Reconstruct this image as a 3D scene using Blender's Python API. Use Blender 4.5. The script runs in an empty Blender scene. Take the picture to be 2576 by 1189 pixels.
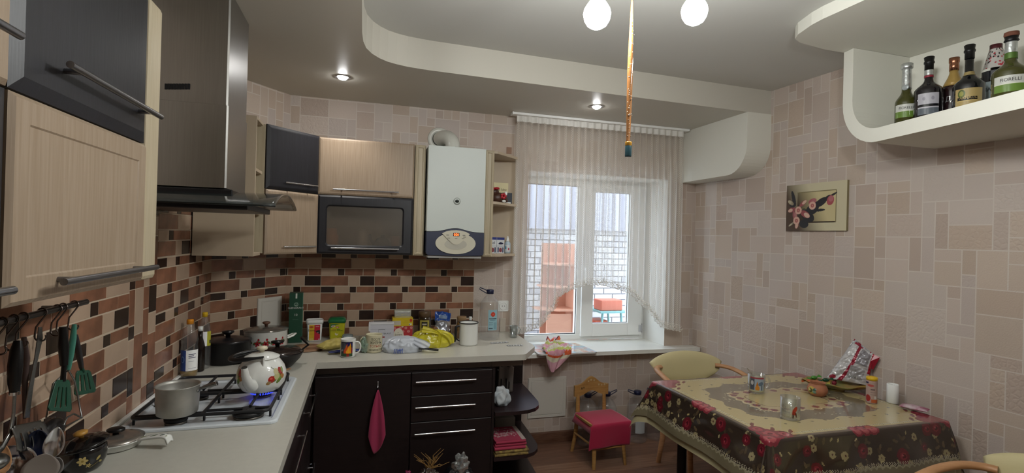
import bpy, math, random
import numpy as np
from mathutils import Vector, Matrix, noise
sc = bpy.context.scene
col = sc.collection
R = math.radians

# ------------------------------------------------------------------ camera
FOC = 1285.08
YAW, PIT, ROL = R(16.312), R(0.164), R(1.5576)
EYE = Vector((0, 0, 1.61))
_f = Vector((math.sin(YAW)*math.cos(PIT), math.cos(YAW)*math.cos(PIT), math.sin(PIT)))
_r0 = Vector((math.cos(YAW), -math.sin(YAW), 0)); _u0 = _r0.cross(_f)
_r = math.cos(ROL)*_r0 + math.sin(ROL)*_u0
_u = -math.sin(ROL)*_r0 + math.cos(ROL)*_u0
cd = bpy.data.cameras.new('camera'); cam = bpy.data.objects.new('camera', cd); col.objects.link(cam)
cd.sensor_width = 36; cd.lens = 36*FOC/2576; cd.clip_start = 0.03; cd.clip_end = 100
cam.matrix_world = Matrix(((_r.x, _u.x, -_f.x, 0), (_r.y, _u.y, -_f.y, 0), (_r.z, _u.z, -_f.z, 1.61), (0, 0, 0, 1)))
sc.camera = cam

def P(x, y, ax, val):
    """surveying helper: the world point seen at photo pixel (x, y) on the plane ax = val"""
    d = _f + _r*((x-1288)/FOC) - _u*((y-594.5)/FOC)
    i = 'xyz'.index(ax)
    return EYE + d*((val-EYE[i])/d[i])

# ------------------------------------------------------------------ world, exposure
sc.view_settings.view_transform = 'Standard'
sc.view_settings.look = 'None'
sc.view_settings.exposure = 1.22
sc.view_settings.gamma = 1.0
sc.view_settings.use_curve_mapping = False
w = bpy.data.worlds.new('overcast'); sc.world = w; w.use_nodes = True
bg = w.node_tree.nodes['Background']; bg.inputs[0].default_value = (0.86, 0.92, 1.0, 1); bg.inputs[1].default_value = 2.9
BULB = 128.0      # emission strength of the chandelier bulbs
SPOT = 6.0      # watts of a recessed halogen

# ------------------------------------------------------------------ helpers
def lin(c):
    if isinstance(c, str):
        c = [int(c[i:i+2], 16)/255 for i in (0, 2, 4)]
    return tuple((x/12.92 if x <= 0.04045 else ((x+0.055)/1.055)**2.4) for x in c)

_mats = {}
def mat(name, c='888888', rough=0.5, metal=0.0, noise_amt=0.0, noise_scale=8.0, stretch=None, c2=None,
        bump=0.0, bump_scale=60.0, trans=0.0, emit=0.0, coat=0.0, vary=0.0, ior=1.45, alpha=None, attr=None, spec=0.5, sheen=0.0):
    if name in _mats: return _mats[name]
    m = bpy.data.materials.new(name); m.use_nodes = True; nt = m.node_tree
    b = nt.nodes['Principled BSDF']
    L = lambda a, b_: nt.links.new(a, b_)
    base = lin(c)
    b.inputs['Base Color'].default_value = (*base, 1)
    b.inputs['Roughness'].default_value = rough; b.inputs['Metallic'].default_value = metal
    b.inputs['IOR'].default_value = ior; b.inputs['Specular IOR Level'].default_value = spec
    if trans: b.inputs['Transmission Weight'].default_value = trans
    if coat: b.inputs['Coat Weight'].default_value = coat; b.inputs['Coat Roughness'].default_value = 0.08
    if sheen: b.inputs['Sheen Weight'].default_value = sheen
    if alpha is not None: b.inputs['Alpha'].default_value = alpha
    if emit: b.inputs['Emission Color'].default_value = (*base, 1); b.inputs['Emission Strength'].default_value = emit
    src = None
    tc = nt.nodes.new('ShaderNodeTexCoord'); mp = nt.nodes.new('ShaderNodeMapping'); L(tc.outputs['Object'], mp.inputs[0])
    if stretch: mp.inputs['Scale'].default_value = stretch
    if attr:
        a = nt.nodes.new('ShaderNodeAttribute'); a.attribute_name = attr; src = a.outputs['Color']
    if noise_amt or c2:
        n = nt.nodes.new('ShaderNodeTexNoise'); n.inputs['Scale'].default_value = noise_scale; n.inputs['Detail'].default_value = 5
        L(mp.outputs[0], n.inputs[0])
        mx = nt.nodes.new('ShaderNodeMix'); mx.data_type = 'RGBA'
        if c2: d = lin(c2)
        else: d = tuple(x*(1-noise_amt) for x in base)
        rp = nt.nodes.new('ShaderNodeMapRange'); rp.inputs[1].default_value = 0.35; rp.inputs[2].default_value = 0.65
        L(n.outputs[0], rp.inputs[0]); L(rp.outputs[0], mx.inputs[0])
        if src is not None:
            mx2 = nt.nodes.new('ShaderNodeMix'); mx2.data_type = 'RGBA'; mx2.blend_type = 'MULTIPLY'; mx2.inputs[0].default_value = 1
            L(src, mx2.inputs[6])
            mx.inputs[6].default_value = (1, 1, 1, 1); k = 1-noise_amt; mx.inputs[7].default_value = (k, k, k, 1)
            L(mx.outputs[2], mx2.inputs[7]); src = mx2.outputs[2]
        else:
            mx.inputs[6].default_value = (*base, 1); mx.inputs[7].default_value = (*d, 1); src = mx.outputs[2]
    if vary:
        oi = nt.nodes.new('ShaderNodeObjectInfo'); hs = nt.nodes.new('ShaderNodeHueSaturation')
        mr = nt.nodes.new('ShaderNodeMapRange'); mr.inputs[3].default_value = 1-vary; mr.inputs[4].default_value = 1+vary
        L(oi.outputs['Random'], mr.inputs[0]); L(mr.outputs[0], hs.inputs['Value'])
        if src is None: hs.inputs['Color'].default_value = (*base, 1)
        else: L(src, hs.inputs['Color'])
        src = hs.outputs[0]
    if src is not None: L(src, b.inputs['Base Color'])
    if bump:
        n2 = nt.nodes.new('ShaderNodeTexNoise'); n2.inputs['Scale'].default_value = bump_scale; n2.inputs['Detail'].default_value = 4
        L(mp.outputs[0], n2.inputs[0])
        bp = nt.nodes.new('ShaderNodeBump'); bp.inputs['Strength'].default_value = bump; bp.inputs['Distance'].default_value = 0.004
        L(n2.outputs[0], bp.inputs['Height']); L(bp.outputs[0], b.inputs['Normal'])
    _mats[name] = m
    return m

def thin(name, c='FFFFFF', refl=0.12, rough=0.05, body=0.0, bodyc='FFFFFF'):
    """thin clear plastic or glass sheet: see-through with a fresnel reflection, optionally slightly milky"""
    if name in _mats: return _mats[name]
    m = bpy.data.materials.new(name); m.use_nodes = True; nt = m.node_tree; nt.nodes.clear()
    o = nt.nodes.new('ShaderNodeOutputMaterial'); t = nt.nodes.new('ShaderNodeBsdfTransparent'); g = nt.nodes.new('ShaderNodeBsdfGlossy')
    t.inputs[0].default_value = (*lin(c), 1); g.inputs['Roughness'].default_value = rough
    lw = nt.nodes.new('ShaderNodeLayerWeight'); lw.inputs[0].default_value = 0.35
    mr = nt.nodes.new('ShaderNodeMapRange'); mr.inputs[3].default_value = refl*0.4; mr.inputs[4].default_value = min(1, refl*4)
    nt.links.new(lw.outputs['Facing'], mr.inputs[0])
    mx = nt.nodes.new('ShaderNodeMixShader'); nt.links.new(mr.outputs[0], mx.inputs[0])
    top = t.outputs[0]
    if body:
        d = nt.nodes.new('ShaderNodeBsdfDiffuse'); d.inputs[0].default_value = (*lin(bodyc), 1)
        m2 = nt.nodes.new('ShaderNodeMixShader'); m2.inputs[0].default_value = body
        nt.links.new(t.outputs[0], m2.inputs[1]); nt.links.new(d.outputs[0], m2.inputs[2]); top = m2.outputs[0]
    nt.links.new(top, mx.inputs[1]); nt.links.new(g.outputs[0], mx.inputs[2]); nt.links.new(mx.outputs[0], o.inputs[0])
    _mats[name] = m
    return m

WM = {}          # world matrix of every object at build time
class MB:
    """collects shapes; build() links them as ONE mesh object"""
    def __init__(s, M=None): s.v = []; s.f = []; s.m = []; s.s = []; s.M = M
    def add(s, vs, fs, mi=0, sm=False):
        n = len(s.v)
        for p in vs:
            p = Vector(p)
            s.v.append(s.M @ p if s.M is not None else p)
        for f in fs: s.f.append([n+i for i in f]); s.m.append(mi); s.s.append(sm)
    def box(s, a, b, mi=0):
        x0, y0, z0 = a; x1, y1, z1 = b
        s.add([(x0,y0,z0),(x1,y0,z0),(x1,y1,z0),(x0,y1,z0),(x0,y0,z1),(x1,y0,z1),(x1,y1,z1),(x0,y1,z1)],
              [(0,3,2,1),(4,5,6,7),(0,1,5,4),(1,2,6,5),(2,3,7,6),(3,0,4,7)], mi)
    def prism(s, pts, a, b, axis='z', mi=0, sm=False):
        n = len(pts)
        def q(u, v, t): return {'z': (u, v, t), 'x': (t, u, v), 'y': (u, t, v)}[axis]
        vs = [q(u, v, a) for u, v in pts]+[q(u, v, b) for u, v in pts]
        s.add(vs, [tuple(range(n-1, -1, -1)), tuple(range(n, 2*n))], mi)
        s.add(vs, [(i, (i+1) % n, n+(i+1) % n, n+i) for i in range(n)], mi, sm)
    def lathe(s, prof, c=(0, 0, 0), seg=32, mi=0, M=None, mis=None, sx=1, sy=1, sm=True):
        vs = []; fs = []; mm = []
        for r, z in prof:
            for k in range(seg):
                t = 2*math.pi*k/seg; vs.append((r*math.cos(t)*sx, r*math.sin(t)*sy, z))
        T = Matrix.Translation(c) @ (M if M is not None else Matrix.Identity(4))
        vs = [T @ Vector(p) for p in vs]
        for i in range(len(prof)-1):
            fs = [(i*seg+k, i*seg+(k+1) % seg, (i+1)*seg+(k+1) % seg, (i+1)*seg+k) for k in range(seg)]
            s_n = len(s.v)
            if i == 0: s.add(vs, [], 0); base = s_n
            for f in fs: s.f.append([base+j for j in f]); s.m.append(mis[i] if mis else mi); s.s.append(sm)
        if prof[0][0] > 1e-4: s.f.append([base+k for k in range(seg-1, -1, -1)]) ; s.m.append(mis[0] if mis else mi); s.s.append(False)
        if prof[-1][0] > 1e-4: s.f.append([base+(len(prof)-1)*seg+k for k in range(seg)]); s.m.append(mis[-1] if mis else mi); s.s.append(False)
    def openlathe(s, prof, **k):
        """lathe of a closed wall section (outer then inner profile): no caps"""
        n0 = len(s.f); s.lathe(prof, **k)
        while s.f and len(s.f[-1]) > 4 and len(s.f) > n0: s.f.pop(); s.m.pop(); s.s.pop()
    def tube(s, pts, r, seg=10, mi=0, closed=False, cap=True, flat=1.0):
        pts = [Vector(p) for p in pts]; n = len(pts); rings = []
        up = Vector((0, 0, 1)); prev = None
        for i, p in enumerate(pts):
            a = pts[(i-1) % n] if (closed or i > 0) else p; b = pts[(i+1) % n] if (closed or i < n-1) else p
            t = (b-a).normalized()
            if prev is None:
                nrm = t.cross(up)
                if nrm.length < 0.05: nrm = t.cross(Vector((1, 0, 0)))
                nrm.normalize()
            else:
                nrm = prev - t*prev.dot(t)
                if nrm.length < 1e-5: nrm = t.cross(up)
                nrm.normalize()
            prev = nrm; bn = t.cross(nrm)
            rr = r[i] if isinstance(r, (list, tuple)) else r
            rings.append([p + nrm*(math.cos(2*math.pi*k/seg)*rr) + bn*(math.sin(2*math.pi*k/seg)*rr*flat) for k in range(seg)])
        vs = [q for ring in rings for q in ring]; fs = []
        for i in range(n if closed else n-1):
            j = (i+1) % n
            fs += [(i*seg+k, i*seg+(k+1) % seg, j*seg+(k+1) % seg, j*seg+k) for k in range(seg)]
        s.add(vs, fs, mi, True)
        if cap and not closed:
            s.add(rings[0], [tuple(range(seg-1, -1, -1))], mi); s.add(rings[-1], [tuple(range(seg))], mi)
    def cyl(s, a, b, r, seg=20, mi=0, r2=None): s.tube([a, b], [r, r if r2 is None else r2], seg, mi)
    def ball(s, c, rx, ry=None, rz=None, seg=20, rings=12, mi=0, M=None):
        ry = rx if ry is None else ry; rz = rx if rz is None else rz
        prof = [(math.sin(math.pi*i/rings), -math.cos(math.pi*i/rings)) for i in range(rings+1)]
        vs = []; T = Matrix.Translation(c) @ (M if M is not None else Matrix.Identity(4))
        for r_, z in prof:
            for k in range(seg):
                t = 2*math.pi*k/seg; vs.append(T @ Vector((r_*math.cos(t)*rx, r_*math.sin(t)*ry, z*rz)))
        fs = [(i*seg+k, i*seg+(k+1) % seg, (i+1)*seg+(k+1) % seg, (i+1)*seg+k) for i in range(rings) for k in range(seg)]
        s.add(vs, fs, mi, True)
    def grid(s, fn, nu, nv, mi=0, sm=True, closeu=False):
        vs = [fn(i/nu, j/nv) for j in range(nv+1) for i in range(nu+1)]
        fs = [(j*(nu+1)+i, j*(nu+1)+i+1, (j+1)*(nu+1)+i+1, (j+1)*(nu+1)+i) for j in range(nv) for i in range(nu)]
        s.add(vs, fs, mi, sm)
    def build(s, name, mats, parent=None, bevel=0, sub=0, solid=0, local=False, kind=None, bseg=2, soff=0):
        me = bpy.data.meshes.new(name)
        if not isinstance(mats, (list, tuple)): mats = [mats]
        vs = s.v; loc = Vector((0, 0, 0)); W = Matrix.Identity(4)
        if parent is not None:
            W = WM[parent]
            if not local: inv = W.inverted(); vs = [inv @ p for p in vs]
        elif not local and vs:
            xs = [p.x for p in vs]; ys = [p.y for p in vs]; zs = [p.z for p in vs]
            loc = Vector(((min(xs)+max(xs))/2, (min(ys)+max(ys))/2, min(zs))); vs = [p-loc for p in vs]; W = Matrix.Translation(loc)
        me.from_pydata([tuple(p) for p in vs], [], s.f)
        for m_ in mats: me.materials.append(m_)
        me.polygons.foreach_set('material_index', s.m)
        me.polygons.foreach_set('use_smooth', s.s)
        me.update()
        o = bpy.data.objects.new(name, me); col.objects.link(o); o.location = loc; WM[o] = W
        if parent is not None: o.parent = parent
        if solid:
            d = o.modifiers.new('solidify', 'SOLIDIFY'); d.thickness = solid; d.offset = soff
        if bevel:
            d = o.modifiers.new('bevel', 'BEVEL'); d.width = bevel; d.segments = bseg; d.limit_method = 'ANGLE'; d.angle_limit = R(40)
        if sub:
            d = o.modifiers.new('subdivision', 'SUBSURF'); d.levels = sub; d.render_levels = sub
        if kind: o['kind'] = kind
        return o

def tag(o, label=None, cat=None, group=None, kind=None):
    if label: o['label'] = label
    if cat: o['category'] = cat
    if group: o['group'] = group
    if kind: o['kind'] = kind
    return o
def thing(name, label, cat, loc=(0, 0, 0), rz=0, group=None, rot=None):
    o = bpy.data.objects.new(name, None); col.objects.link(o); o.empty_display_size = 0.05
    o.location = loc; o.rotation_euler = rot if rot else (0, 0, rz)
    WM[o] = Matrix.Translation(loc) @ o.rotation_euler.to_matrix().to_4x4()
    return tag(o, label, cat, group)
def bx(name, a, b, m, parent=None, bevel=0.002, **k):
    g = MB(); g.box(a, b); return g.build(name, m, parent, bevel=bevel, **k)
def copy_tree(o, parent=None):
    c = o.copy(); col.objects.link(c)
    if parent is not None: c.parent = parent
    for ch in [x for x in o.children]: copy_tree(ch, c)
    return c

class Canvas:
    """a small flat print: coloured cells, mapped onto a surface as mesh faces with a colour attribute"""
    def __init__(s, w, h, nx, ny, c):
        s.w, s.h, s.nx, s.ny = w, h, nx, ny
        s.a = np.empty((ny, nx, 3)); s.a[:] = lin(c)
        s.X, s.Y = np.meshgrid((np.arange(nx)+.5)/nx*w, (np.arange(ny)+.5)/ny*h)
    def put(s, mask, c): s.a[mask] = lin(c) if not isinstance(c, np.ndarray) else c[mask]
    def rect(s, x0, y0, x1, y1, c): s.put((s.X >= x0) & (s.X <= x1) & (s.Y >= y0) & (s.Y <= y1), c)
    def ell(s, cx, cy, rx, ry, c, rot=0):
        a, b = math.cos(rot), math.sin(rot); dx = s.X-cx; dy = s.Y-cy
        s.put(((dx*a+dy*b)/rx)**2+((-dx*b+dy*a)/ry)**2 <= 1, c)
    def line(s, x0, y0, x1, y1, w, c):
        dx, dy = x1-x0, y1-y0; L2 = dx*dx+dy*dy+1e-12
        t = np.clip(((s.X-x0)*dx+(s.Y-y0)*dy)/L2, 0, 1)
        s.put((s.X-x0-t*dx)**2+(s.Y-y0-t*dy)**2 <= (w/2)**2, c)
    def poly(s, pts, c):
        ins = np.zeros(s.X.shape, bool); n = len(pts)
        for i in range(n):
            x0, y0 = pts[i]; x1, y1 = pts[(i+1) % n]
            if y0 == y1: continue
            k = ((y0 > s.Y) != (y1 > s.Y)) & (s.X < (x1-x0)*(s.Y-y0)/(y1-y0)+x0); ins ^= k
        s.put(ins, c)
    def flower(s, cx, cy, r, c, cc, n=5, ph=0, lw=0.5):
        for k in range(n):
            t = ph+2*math.pi*k/n; s.ell(cx+math.cos(t)*r*.58, cy+math.sin(t)*r*.58, r*.48, r*lw*.55, c, t)
        s.ell(cx, cy, r*.25, r*.25, cc)
    def build(s, name, fn, m, parent=None, mask=None, sm=True, solid=0, kind=None):
        """fn(U, V) -> (x, y, z) arrays, U and V in metres on the print"""
        nx, ny = s.nx, s.ny
        U, V = np.meshgrid(np.arange(nx+1)/nx*s.w, np.arange(ny+1)/ny*s.h)
        x, y, z = fn(U, V); co = np.stack([x+0*U, y+0*U, z+0*U], -1).reshape(-1, 3)
        if parent is not None:
            inv = np.array(WM[parent].inverted()); co = co @ inv[:3, :3].T + inv[:3, 3]; loc = (0, 0, 0); W = WM[parent]
        else:
            loc = ((co[:, 0].min()+co[:, 0].max())/2, (co[:, 1].min()+co[:, 1].max())/2, co[:, 2].min()); co = co-np.array(loc); W = Matrix.Translation(loc)
        j, i = np.meshgrid(np.arange(ny), np.arange(nx), indexing='ij'); b = j*(nx+1)+i
        q = np.stack([b, b+1, b+nx+2, b+nx+1], -1).reshape(-1, 4); cc = s.a.reshape(-1, 3)
        if mask is not None: keep = mask.reshape(-1); q = q[keep]; cc = cc[keep]
        n = len(q); me = bpy.data.meshes.new(name)
        me.vertices.add(len(co)); me.vertices.foreach_set('co', co.ravel())
        me.loops.add(4*n); me.loops.foreach_set('vertex_index', q.ravel().astype(np.int32))
        me.polygons.add(n); me.polygons.foreach_set('loop_start', (np.arange(n)*4).astype(np.int32))
        me.polygons.foreach_set('use_smooth', [sm]*n)
        me.update(calc_edges=True)
        at = me.color_attributes.new('Col', 'FLOAT_COLOR', 'CORNER')
        at.data.foreach_set('color', np.repeat(np.concatenate([cc, np.ones((n, 1))], 1), 4, axis=0).ravel())
        me.materials.append(m); me.validate()
        o = bpy.data.objects.new(name, me); col.objects.link(o); o.location = loc; WM[o] = W
        if parent is not None: o.parent = parent
        if solid: d = o.modifiers.new('solidify', 'SOLIDIFY'); d.thickness = solid; d.offset = -1
        if kind: o['kind'] = kind
        return o

_txt = {}
def text(name, s_, size, fn, m, parent, align='CENTER', shear=0, squeeze=1.0):
    """flat lettering mapped on a surface by fn(u, v) -> point"""
    key = (s_, align)
    if key not in _txt:
        cu = bpy.data.curves.new('t', 'FONT'); cu.body = s_; cu.size = 1; cu.align_x = align; cu.resolution_u = 2
        o = bpy.data.objects.new('t', cu); col.objects.link(o)
        me = o.to_mesh(); _txt[key] = ([tuple(v.co) for v in me.vertices], [tuple(p.vertices) for p in me.polygons])
        o.to_mesh_clear(); bpy.data.objects.remove(o); bpy.data.curves.remove(cu)
    vs, fs = _txt[key]; g = MB()
    g.add([fn((x+shear*y)*size*squeeze, y*size) for x, y, z in vs], fs)
    return g.build(name, m, parent)
def plane_fn(o, u, v):
    o, u, v = Vector(o), Vector(u).normalized(), Vector(v).normalized()
    return lambda a, b: o+u*a+v*b
def cyl_fn(cx, cy, r, z0, ang, r2=None, h=1):
    """wrap around a vertical cylinder, centred on angle ang, reading left to right from outside"""
    def f(a, b):
        rr = r if r2 is None else r+(r2-r)*(b/h)
        t = ang+a/rr; return Vector((cx+rr*math.cos(t), cy+rr*math.sin(t), z0+b))
    return f
def cylmap(cx, cy, r, z0, ang, w):
    def f(U, V): t = ang+(U-w/2)/r; return cx+r*np.cos(t), cy+r*np.sin(t), z0+V
    return f
def toward(cx, cy, off=0):
    return math.atan2(-cy, -cx)+off

# ------------------------------------------------------------------ materials
XL, XR, YB, YF = -0.85, 3.09, 3.8, -1.6
XC = 2.76                              # the window corner; the right wall opens by 3.4 degrees from there
xw = lambda y: XC+(3.8-y)*.06
WD = Vector((.06, -1, 0)).normalized()
def PW(px, py, off=0.0):
    """survey point on the right wall, off metres in front of it"""
    d = _f + _r*((px-1288)/FOC) - _u*((py-594.5)/FOC); n = Vector((-WD.y, WD.x, 0))*-1
    o = Vector((XC, 3.8, 0))+n*off; t = (o-EYE).dot(n)/d.dot(n); return EYE+d*t
WT = 0.887
M_plaster = mat('white plaster', 'D9D8CE', 0.7, bump=0.05, bump_scale=120)
M_plaster_in = mat('white plaster recess', 'BDB9AE', 0.75)
M_white = mat('white plastic', 'E4E6E4', 0.35)
M_pvc = mat('white pvc', 'F2F3F1', 0.3)
M_beige = mat('beige wood foil', '9C8A76', 0.45, c2='907D68', noise_scale=5.0, stretch=(30, 30, 1.0), bump=0.08, bump_scale=10)
M_cream = mat('cream wood foil', 'B2A68D', 0.45, c2='A89B81', noise_scale=4.0, stretch=(24, 24, 1.2))
M_panel = mat('cream panel', 'AF9F89', 0.4, noise_amt=0.06, noise_scale=3)
M_black = mat('black wood foil', '18181D', 0.46, c2='1E1E24', noise_scale=5, stretch=(25, 25, 1), bump=0.06, bump_scale=12)
M_dark = mat('wenge foil', '150C0D', 0.5, c2='1C1112', noise_scale=5, stretch=(2, 2, 22))
M_darksh = mat('wenge shelf', '2A1E20', 0.3)
M_top = mat('white laminate worktop', 'BFBDB3', 0.32, noise_amt=0.04, noise_scale=50)
M_chrome = mat('chrome', 'C8C8CC', 0.16, 1.0)
M_steel = mat('brushed steel', '8E8E8C', 0.3, 1.0, noise_amt=0.12, noise_scale=6, stretch=(1, 1, 30))
M_hood = mat('hood steel', '9C9A96', 0.36, 1.0, noise_amt=0.08, noise_scale=5, stretch=(60, 60, 1))
M_alu = mat('aluminium', 'B4B2AC', 0.5, 0.75, noise_amt=0.1, noise_scale=30)
M_blackp = mat('black plastic', '0D0D0F', 0.35)
M_iron = mat('cast iron', '17171A', 0.5)
M_grout = mat('cream grout', 'BBAA95', 0.6)
M_tb = mat('brown marble tile', '93654E', 0.25, c2='724F3D', noise_scale=9, vary=0.14, bump=0.1, bump_scale=30)
M_tc = mat('cream tile', 'B59D88', 0.24, noise_amt=0.07, noise_scale=14, vary=0.06)
M_td = mat('dark brown tile', '33251F', 0.2, c2='281D1B', noise_scale=12, vary=0.12)
M_print = mat('print', 'FFFFFF', 0.45, attr='Col')
M_gloss = mat('glossy print', 'FFFFFF', 0.18, attr='Col', coat=0.3)
M_enamel = mat('white enamel', 'DEDFDB', 0.12, coat=0.4)
M_cloudglass = mat('clear glass', 'F4F8F6', 0.03, trans=1.0, ior=1.45)
M_pet = thin('clear pet plastic', 'FAFBFC', refl=0.075, body=0.045, bodyc='F4F6F8')
M_navy = mat('navy plastic', '1B2140', 0.35)
M_black_txt = mat('black ink', '1A1A1A', 0.6)
M_white_txt = mat('white ink', 'D8D8D4', 0.5)
M_wood = mat('pale beech', 'BE9068', 0.4, c2='A97B54', noise_scale=4, stretch=(2, 2, 22))
M_creamleather = mat('cream leatherette', 'C8BD92', 0.42, bump=0.1, bump_scale=150)
M_red = mat('red plastic', 'B01C28', 0.35)
M_blue = mat('blue plastic', '22348A', 0.3)
M_yellow = mat('yellow plastic', 'D8B01E', 0.35)
M_orange = mat('orange plastic', 'D88A1E', 0.35)
M_green = mat('green plastic', '1C5A38', 0.35)

# wallpaper: patchwork of printed blocks between pale joints, some blocks embossed
def wallpaper_mat():
    m = mat('wallpaper', 'FFFFFF', 0.55, attr='Col'); nt = m.node_tree; b = nt.nodes['Principled BSDF']
    a = nt.nodes.new('ShaderNodeAttribute'); a.attribute_name = 'Emb'
    tc = nt.nodes.new('ShaderNodeTexCoord'); v = nt.nodes.new('ShaderNodeTexVoronoi'); v.feature = 'DISTANCE_TO_EDGE'; v.inputs['Scale'].default_value = 42
    n = nt.nodes.new('ShaderNodeTexNoise'); n.inputs['Scale'].default_value = 160
    nt.links.new(tc.outputs['Object'], v.inputs[0]); nt.links.new(tc.outputs['Object'], n.inputs[0])
    mx = nt.nodes.new('ShaderNodeMix'); mx.data_type = 'FLOAT'
    mr = nt.nodes.new('ShaderNodeMapRange'); mr.inputs[2].default_value = 0.25; nt.links.new(v.outputs[0], mr.inputs[0])
    nt.links.new(a.outputs['Fac'], mx.inputs[0]); nt.links.new(n.outputs[0], mx.inputs[2]); nt.links.new(mr.outputs[0], mx.inputs[3])
    bp = nt.nodes.new('ShaderNodeBump'); bp.inputs['Strength'].default_value = 0.35; bp.inputs['Distance'].default_value = 0.003
    nt.links.new(mx.outputs[0], bp.inputs['Height']); nt.links.new(bp.outputs[0], b.inputs['Normal'])
    return m
M_wallp = wallpaper_mat()
WPC = ['B8A99E', 'BDAFA5', 'B3A191', 'BAAA9B', 'BFB4AC', 'AF9E92', 'B9ADA6']
WPM = [sum(lin(c)[k] for c in WPC)/7 for k in range(3)]
def wallpaper(name, o, u, n, W, H, regions, seed, parent=None):
    """patchwork sheet: origin o, width direction u, regions = rects (u0, z0, u1, z1) that exist"""
    rnd = random.Random(seed); c = 0.062; nx, nz = int(W/c)+1, int(H/c)+1
    occ = np.zeros((nx, nz), bool); blocks = []
    sizes = [(3, 2), (2, 3), (2, 2), (2, 1), (1, 2), (3, 1), (1, 1), (1, 3), (3, 3), (2, 2), (3, 2)]
    for j in range(nz):
        for i in range(nx):
            if occ[i, j]: continue
            for a, b in rnd.sample(sizes, len(sizes))+[(1, 1)]:
                if i+a <= nx and j+b <= nz and not occ[i:i+a, j:j+b].any(): break
            occ[i:i+a, j:j+b] = True; blocks.append((i*c, j*c, (i+a)*c, (j+b)*c))
    g = MB(); cols = []; emb = []
    o = Vector(o); u = Vector(u); line = lin('C8BFB6')
    def q(x0, z0, x1, z1, cc, e):
        g.add([o+u*x0+Vector((0, 0, z0)), o+u*x1+Vector((0, 0, z0)), o+u*x1+Vector((0, 0, z1)), o+u*x0+Vector((0, 0, z1))], [(0, 1, 2, 3)])
        cols.append(cc); emb.append(e)
    for (x0, z0, x1, z1) in blocks:
        cc = tuple(a*.78+b*.22+.006 for a, b in zip(lin(rnd.choice(WPC)), WPM)); k = rnd.uniform(.96, 1.05); cc = tuple(min(1, t*k) for t in cc); e = 1.0 if rnd.random() < .24 else 0.0
        for (a0, b0, a1, b1) in regions:
            X0, Z0, X1, Z1 = max(x0, a0), max(z0, b0), min(x1, a1), min(z1, b1)
            if X1-X0 < 1e-4 or Z1-Z0 < 1e-4: continue
            d = 0.0028
            i0, k0, i1, k1 = min(max(X0, x0+d), X1), min(max(Z0, z0+d), Z1), max(min(X1, x1-d), X0), max(min(Z1, z1-d), Z0)
            if i1-i0 > 1e-4 and k1-k0 > 1e-4:
                q(i0, k0, i1, k1, cc, e)
                if k0 > Z0: q(X0, Z0, X1, k0, line, 0)
                if k1 < Z1: q(X0, k1, X1, Z1, line, 0)
                if i0 > X0: q(X0, k0, i0, k1, line, 0)
                if i1 < X1: q(i1, k0, X1, k1, line, 0)
            else: q(X0, Z0, X1, Z1, line, 0)
    ob = g.build(name, M_wallp, parent, kind=None)
    me = ob.data
    at = me.color_attributes.new('Col', 'FLOAT_COLOR', 'CORNER')
    at.data.foreach_set('color', [t for cc in cols for _ in range(4) for t in (*cc, 1)])
    ea = me.attributes.new('Emb', 'FLOAT', 'FACE'); ea.data.foreach_set('value', emb)
    return ob

# ------------------------------------------------------------------ floor of laminate boards
g = MB(); g.box((XL, YF, -0.06), (XR, YB, -0.010)); floor = g.build('floor', mat('floor screed', '3A2A22', 0.8), kind='structure')
fm = [mat('laminate board %d' % i, c, 0.33, c2=d, noise_scale=3.0, stretch=(1.2, 16, 1), vary=0.08) for i, (c, d) in enumerate((('80604F', '6A4C3D'), ('8A6A57', '74533F'), ('755646', '634636')))]
rnd = random.Random(4); y = YF; row = 0
while y < YB-0.01:
    y1 = min(y+0.193, YB); x = XL - (row*0.43 % 1.2)
    while x < XR:
        a, b = max(x, XL), min(x+1.2, XR)
        if b-a > 0.01: bx('floor_board', (a+.0006, y+.0006, -0.010), (b-.0006, y1-.0006, 0), rnd.choice(fm), floor, bevel=0.0008, bseg=1)
        x += 1.2
    y = y1; row += 1

# ------------------------------------------------------------------ walls
WX0, WX1, WZ0, WZ1 = 1.234, 2.484, 0.73, 2.14
H = 2.74
wb = wallpaper('wall_back', (-0.498, YB, 0), (1, 0, 0), None, 3.26, H,
    [(0, 0, WX0+.498, H), (WX1+.498, 0, 3.258, H), (WX0+.498, 0, WX1+.498, WZ0), (WX0+.498, WZ1, WX1+.498, H)], 5)
tag(wb, kind='structure')
wr = tag(wallpaper('wall_right', (XC, YB, 0), WD, None, 5.41, H, [(0, 0, 5.41, H)], 9), kind='structure')
wl = tag(wallpaper('wall_left', (XL, YF, 0), (0, 1, 0), None, 3.37-YF, H, [(0, 0, 3.37-YF, H)], 11), kind='structure')
DG = Vector((-0.498+0.85, YB-3.37, 0)); DL = DG.length; DG.normalize()
wc = tag(wallpaper('wall_corner', (XL, 3.37, 0), DG, None, DL, H, [(0, 0, DL, H)], 13), kind='structure')
tag(wallpaper('wall_front', (XR, YF, 0), (-1, 0, 0), None, XR-XL, H, [(0, 0, XR-XL, H)], 15), kind='structure')
# window reveal (plastered) is part of the back wall
RY = 4.14
g = MB()
g.box((WX0-.12, YB+.002, WZ0-.1), (WX0, RY+.1, WZ1+.1)); g.box((WX1, YB+.002, WZ0-.1), (WX1+.12, RY+.1, WZ1+.1))
g.box((WX0, YB+.002, WZ1), (WX1, RY+.1, WZ1+.1)); g.box((WX0, YB+.002, WZ0-.1), (WX1, RY+.1, WZ0-.031))
g.build('window_reveal', mat('white reveal', 'EDEDE9', 0.5), wb)

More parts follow.
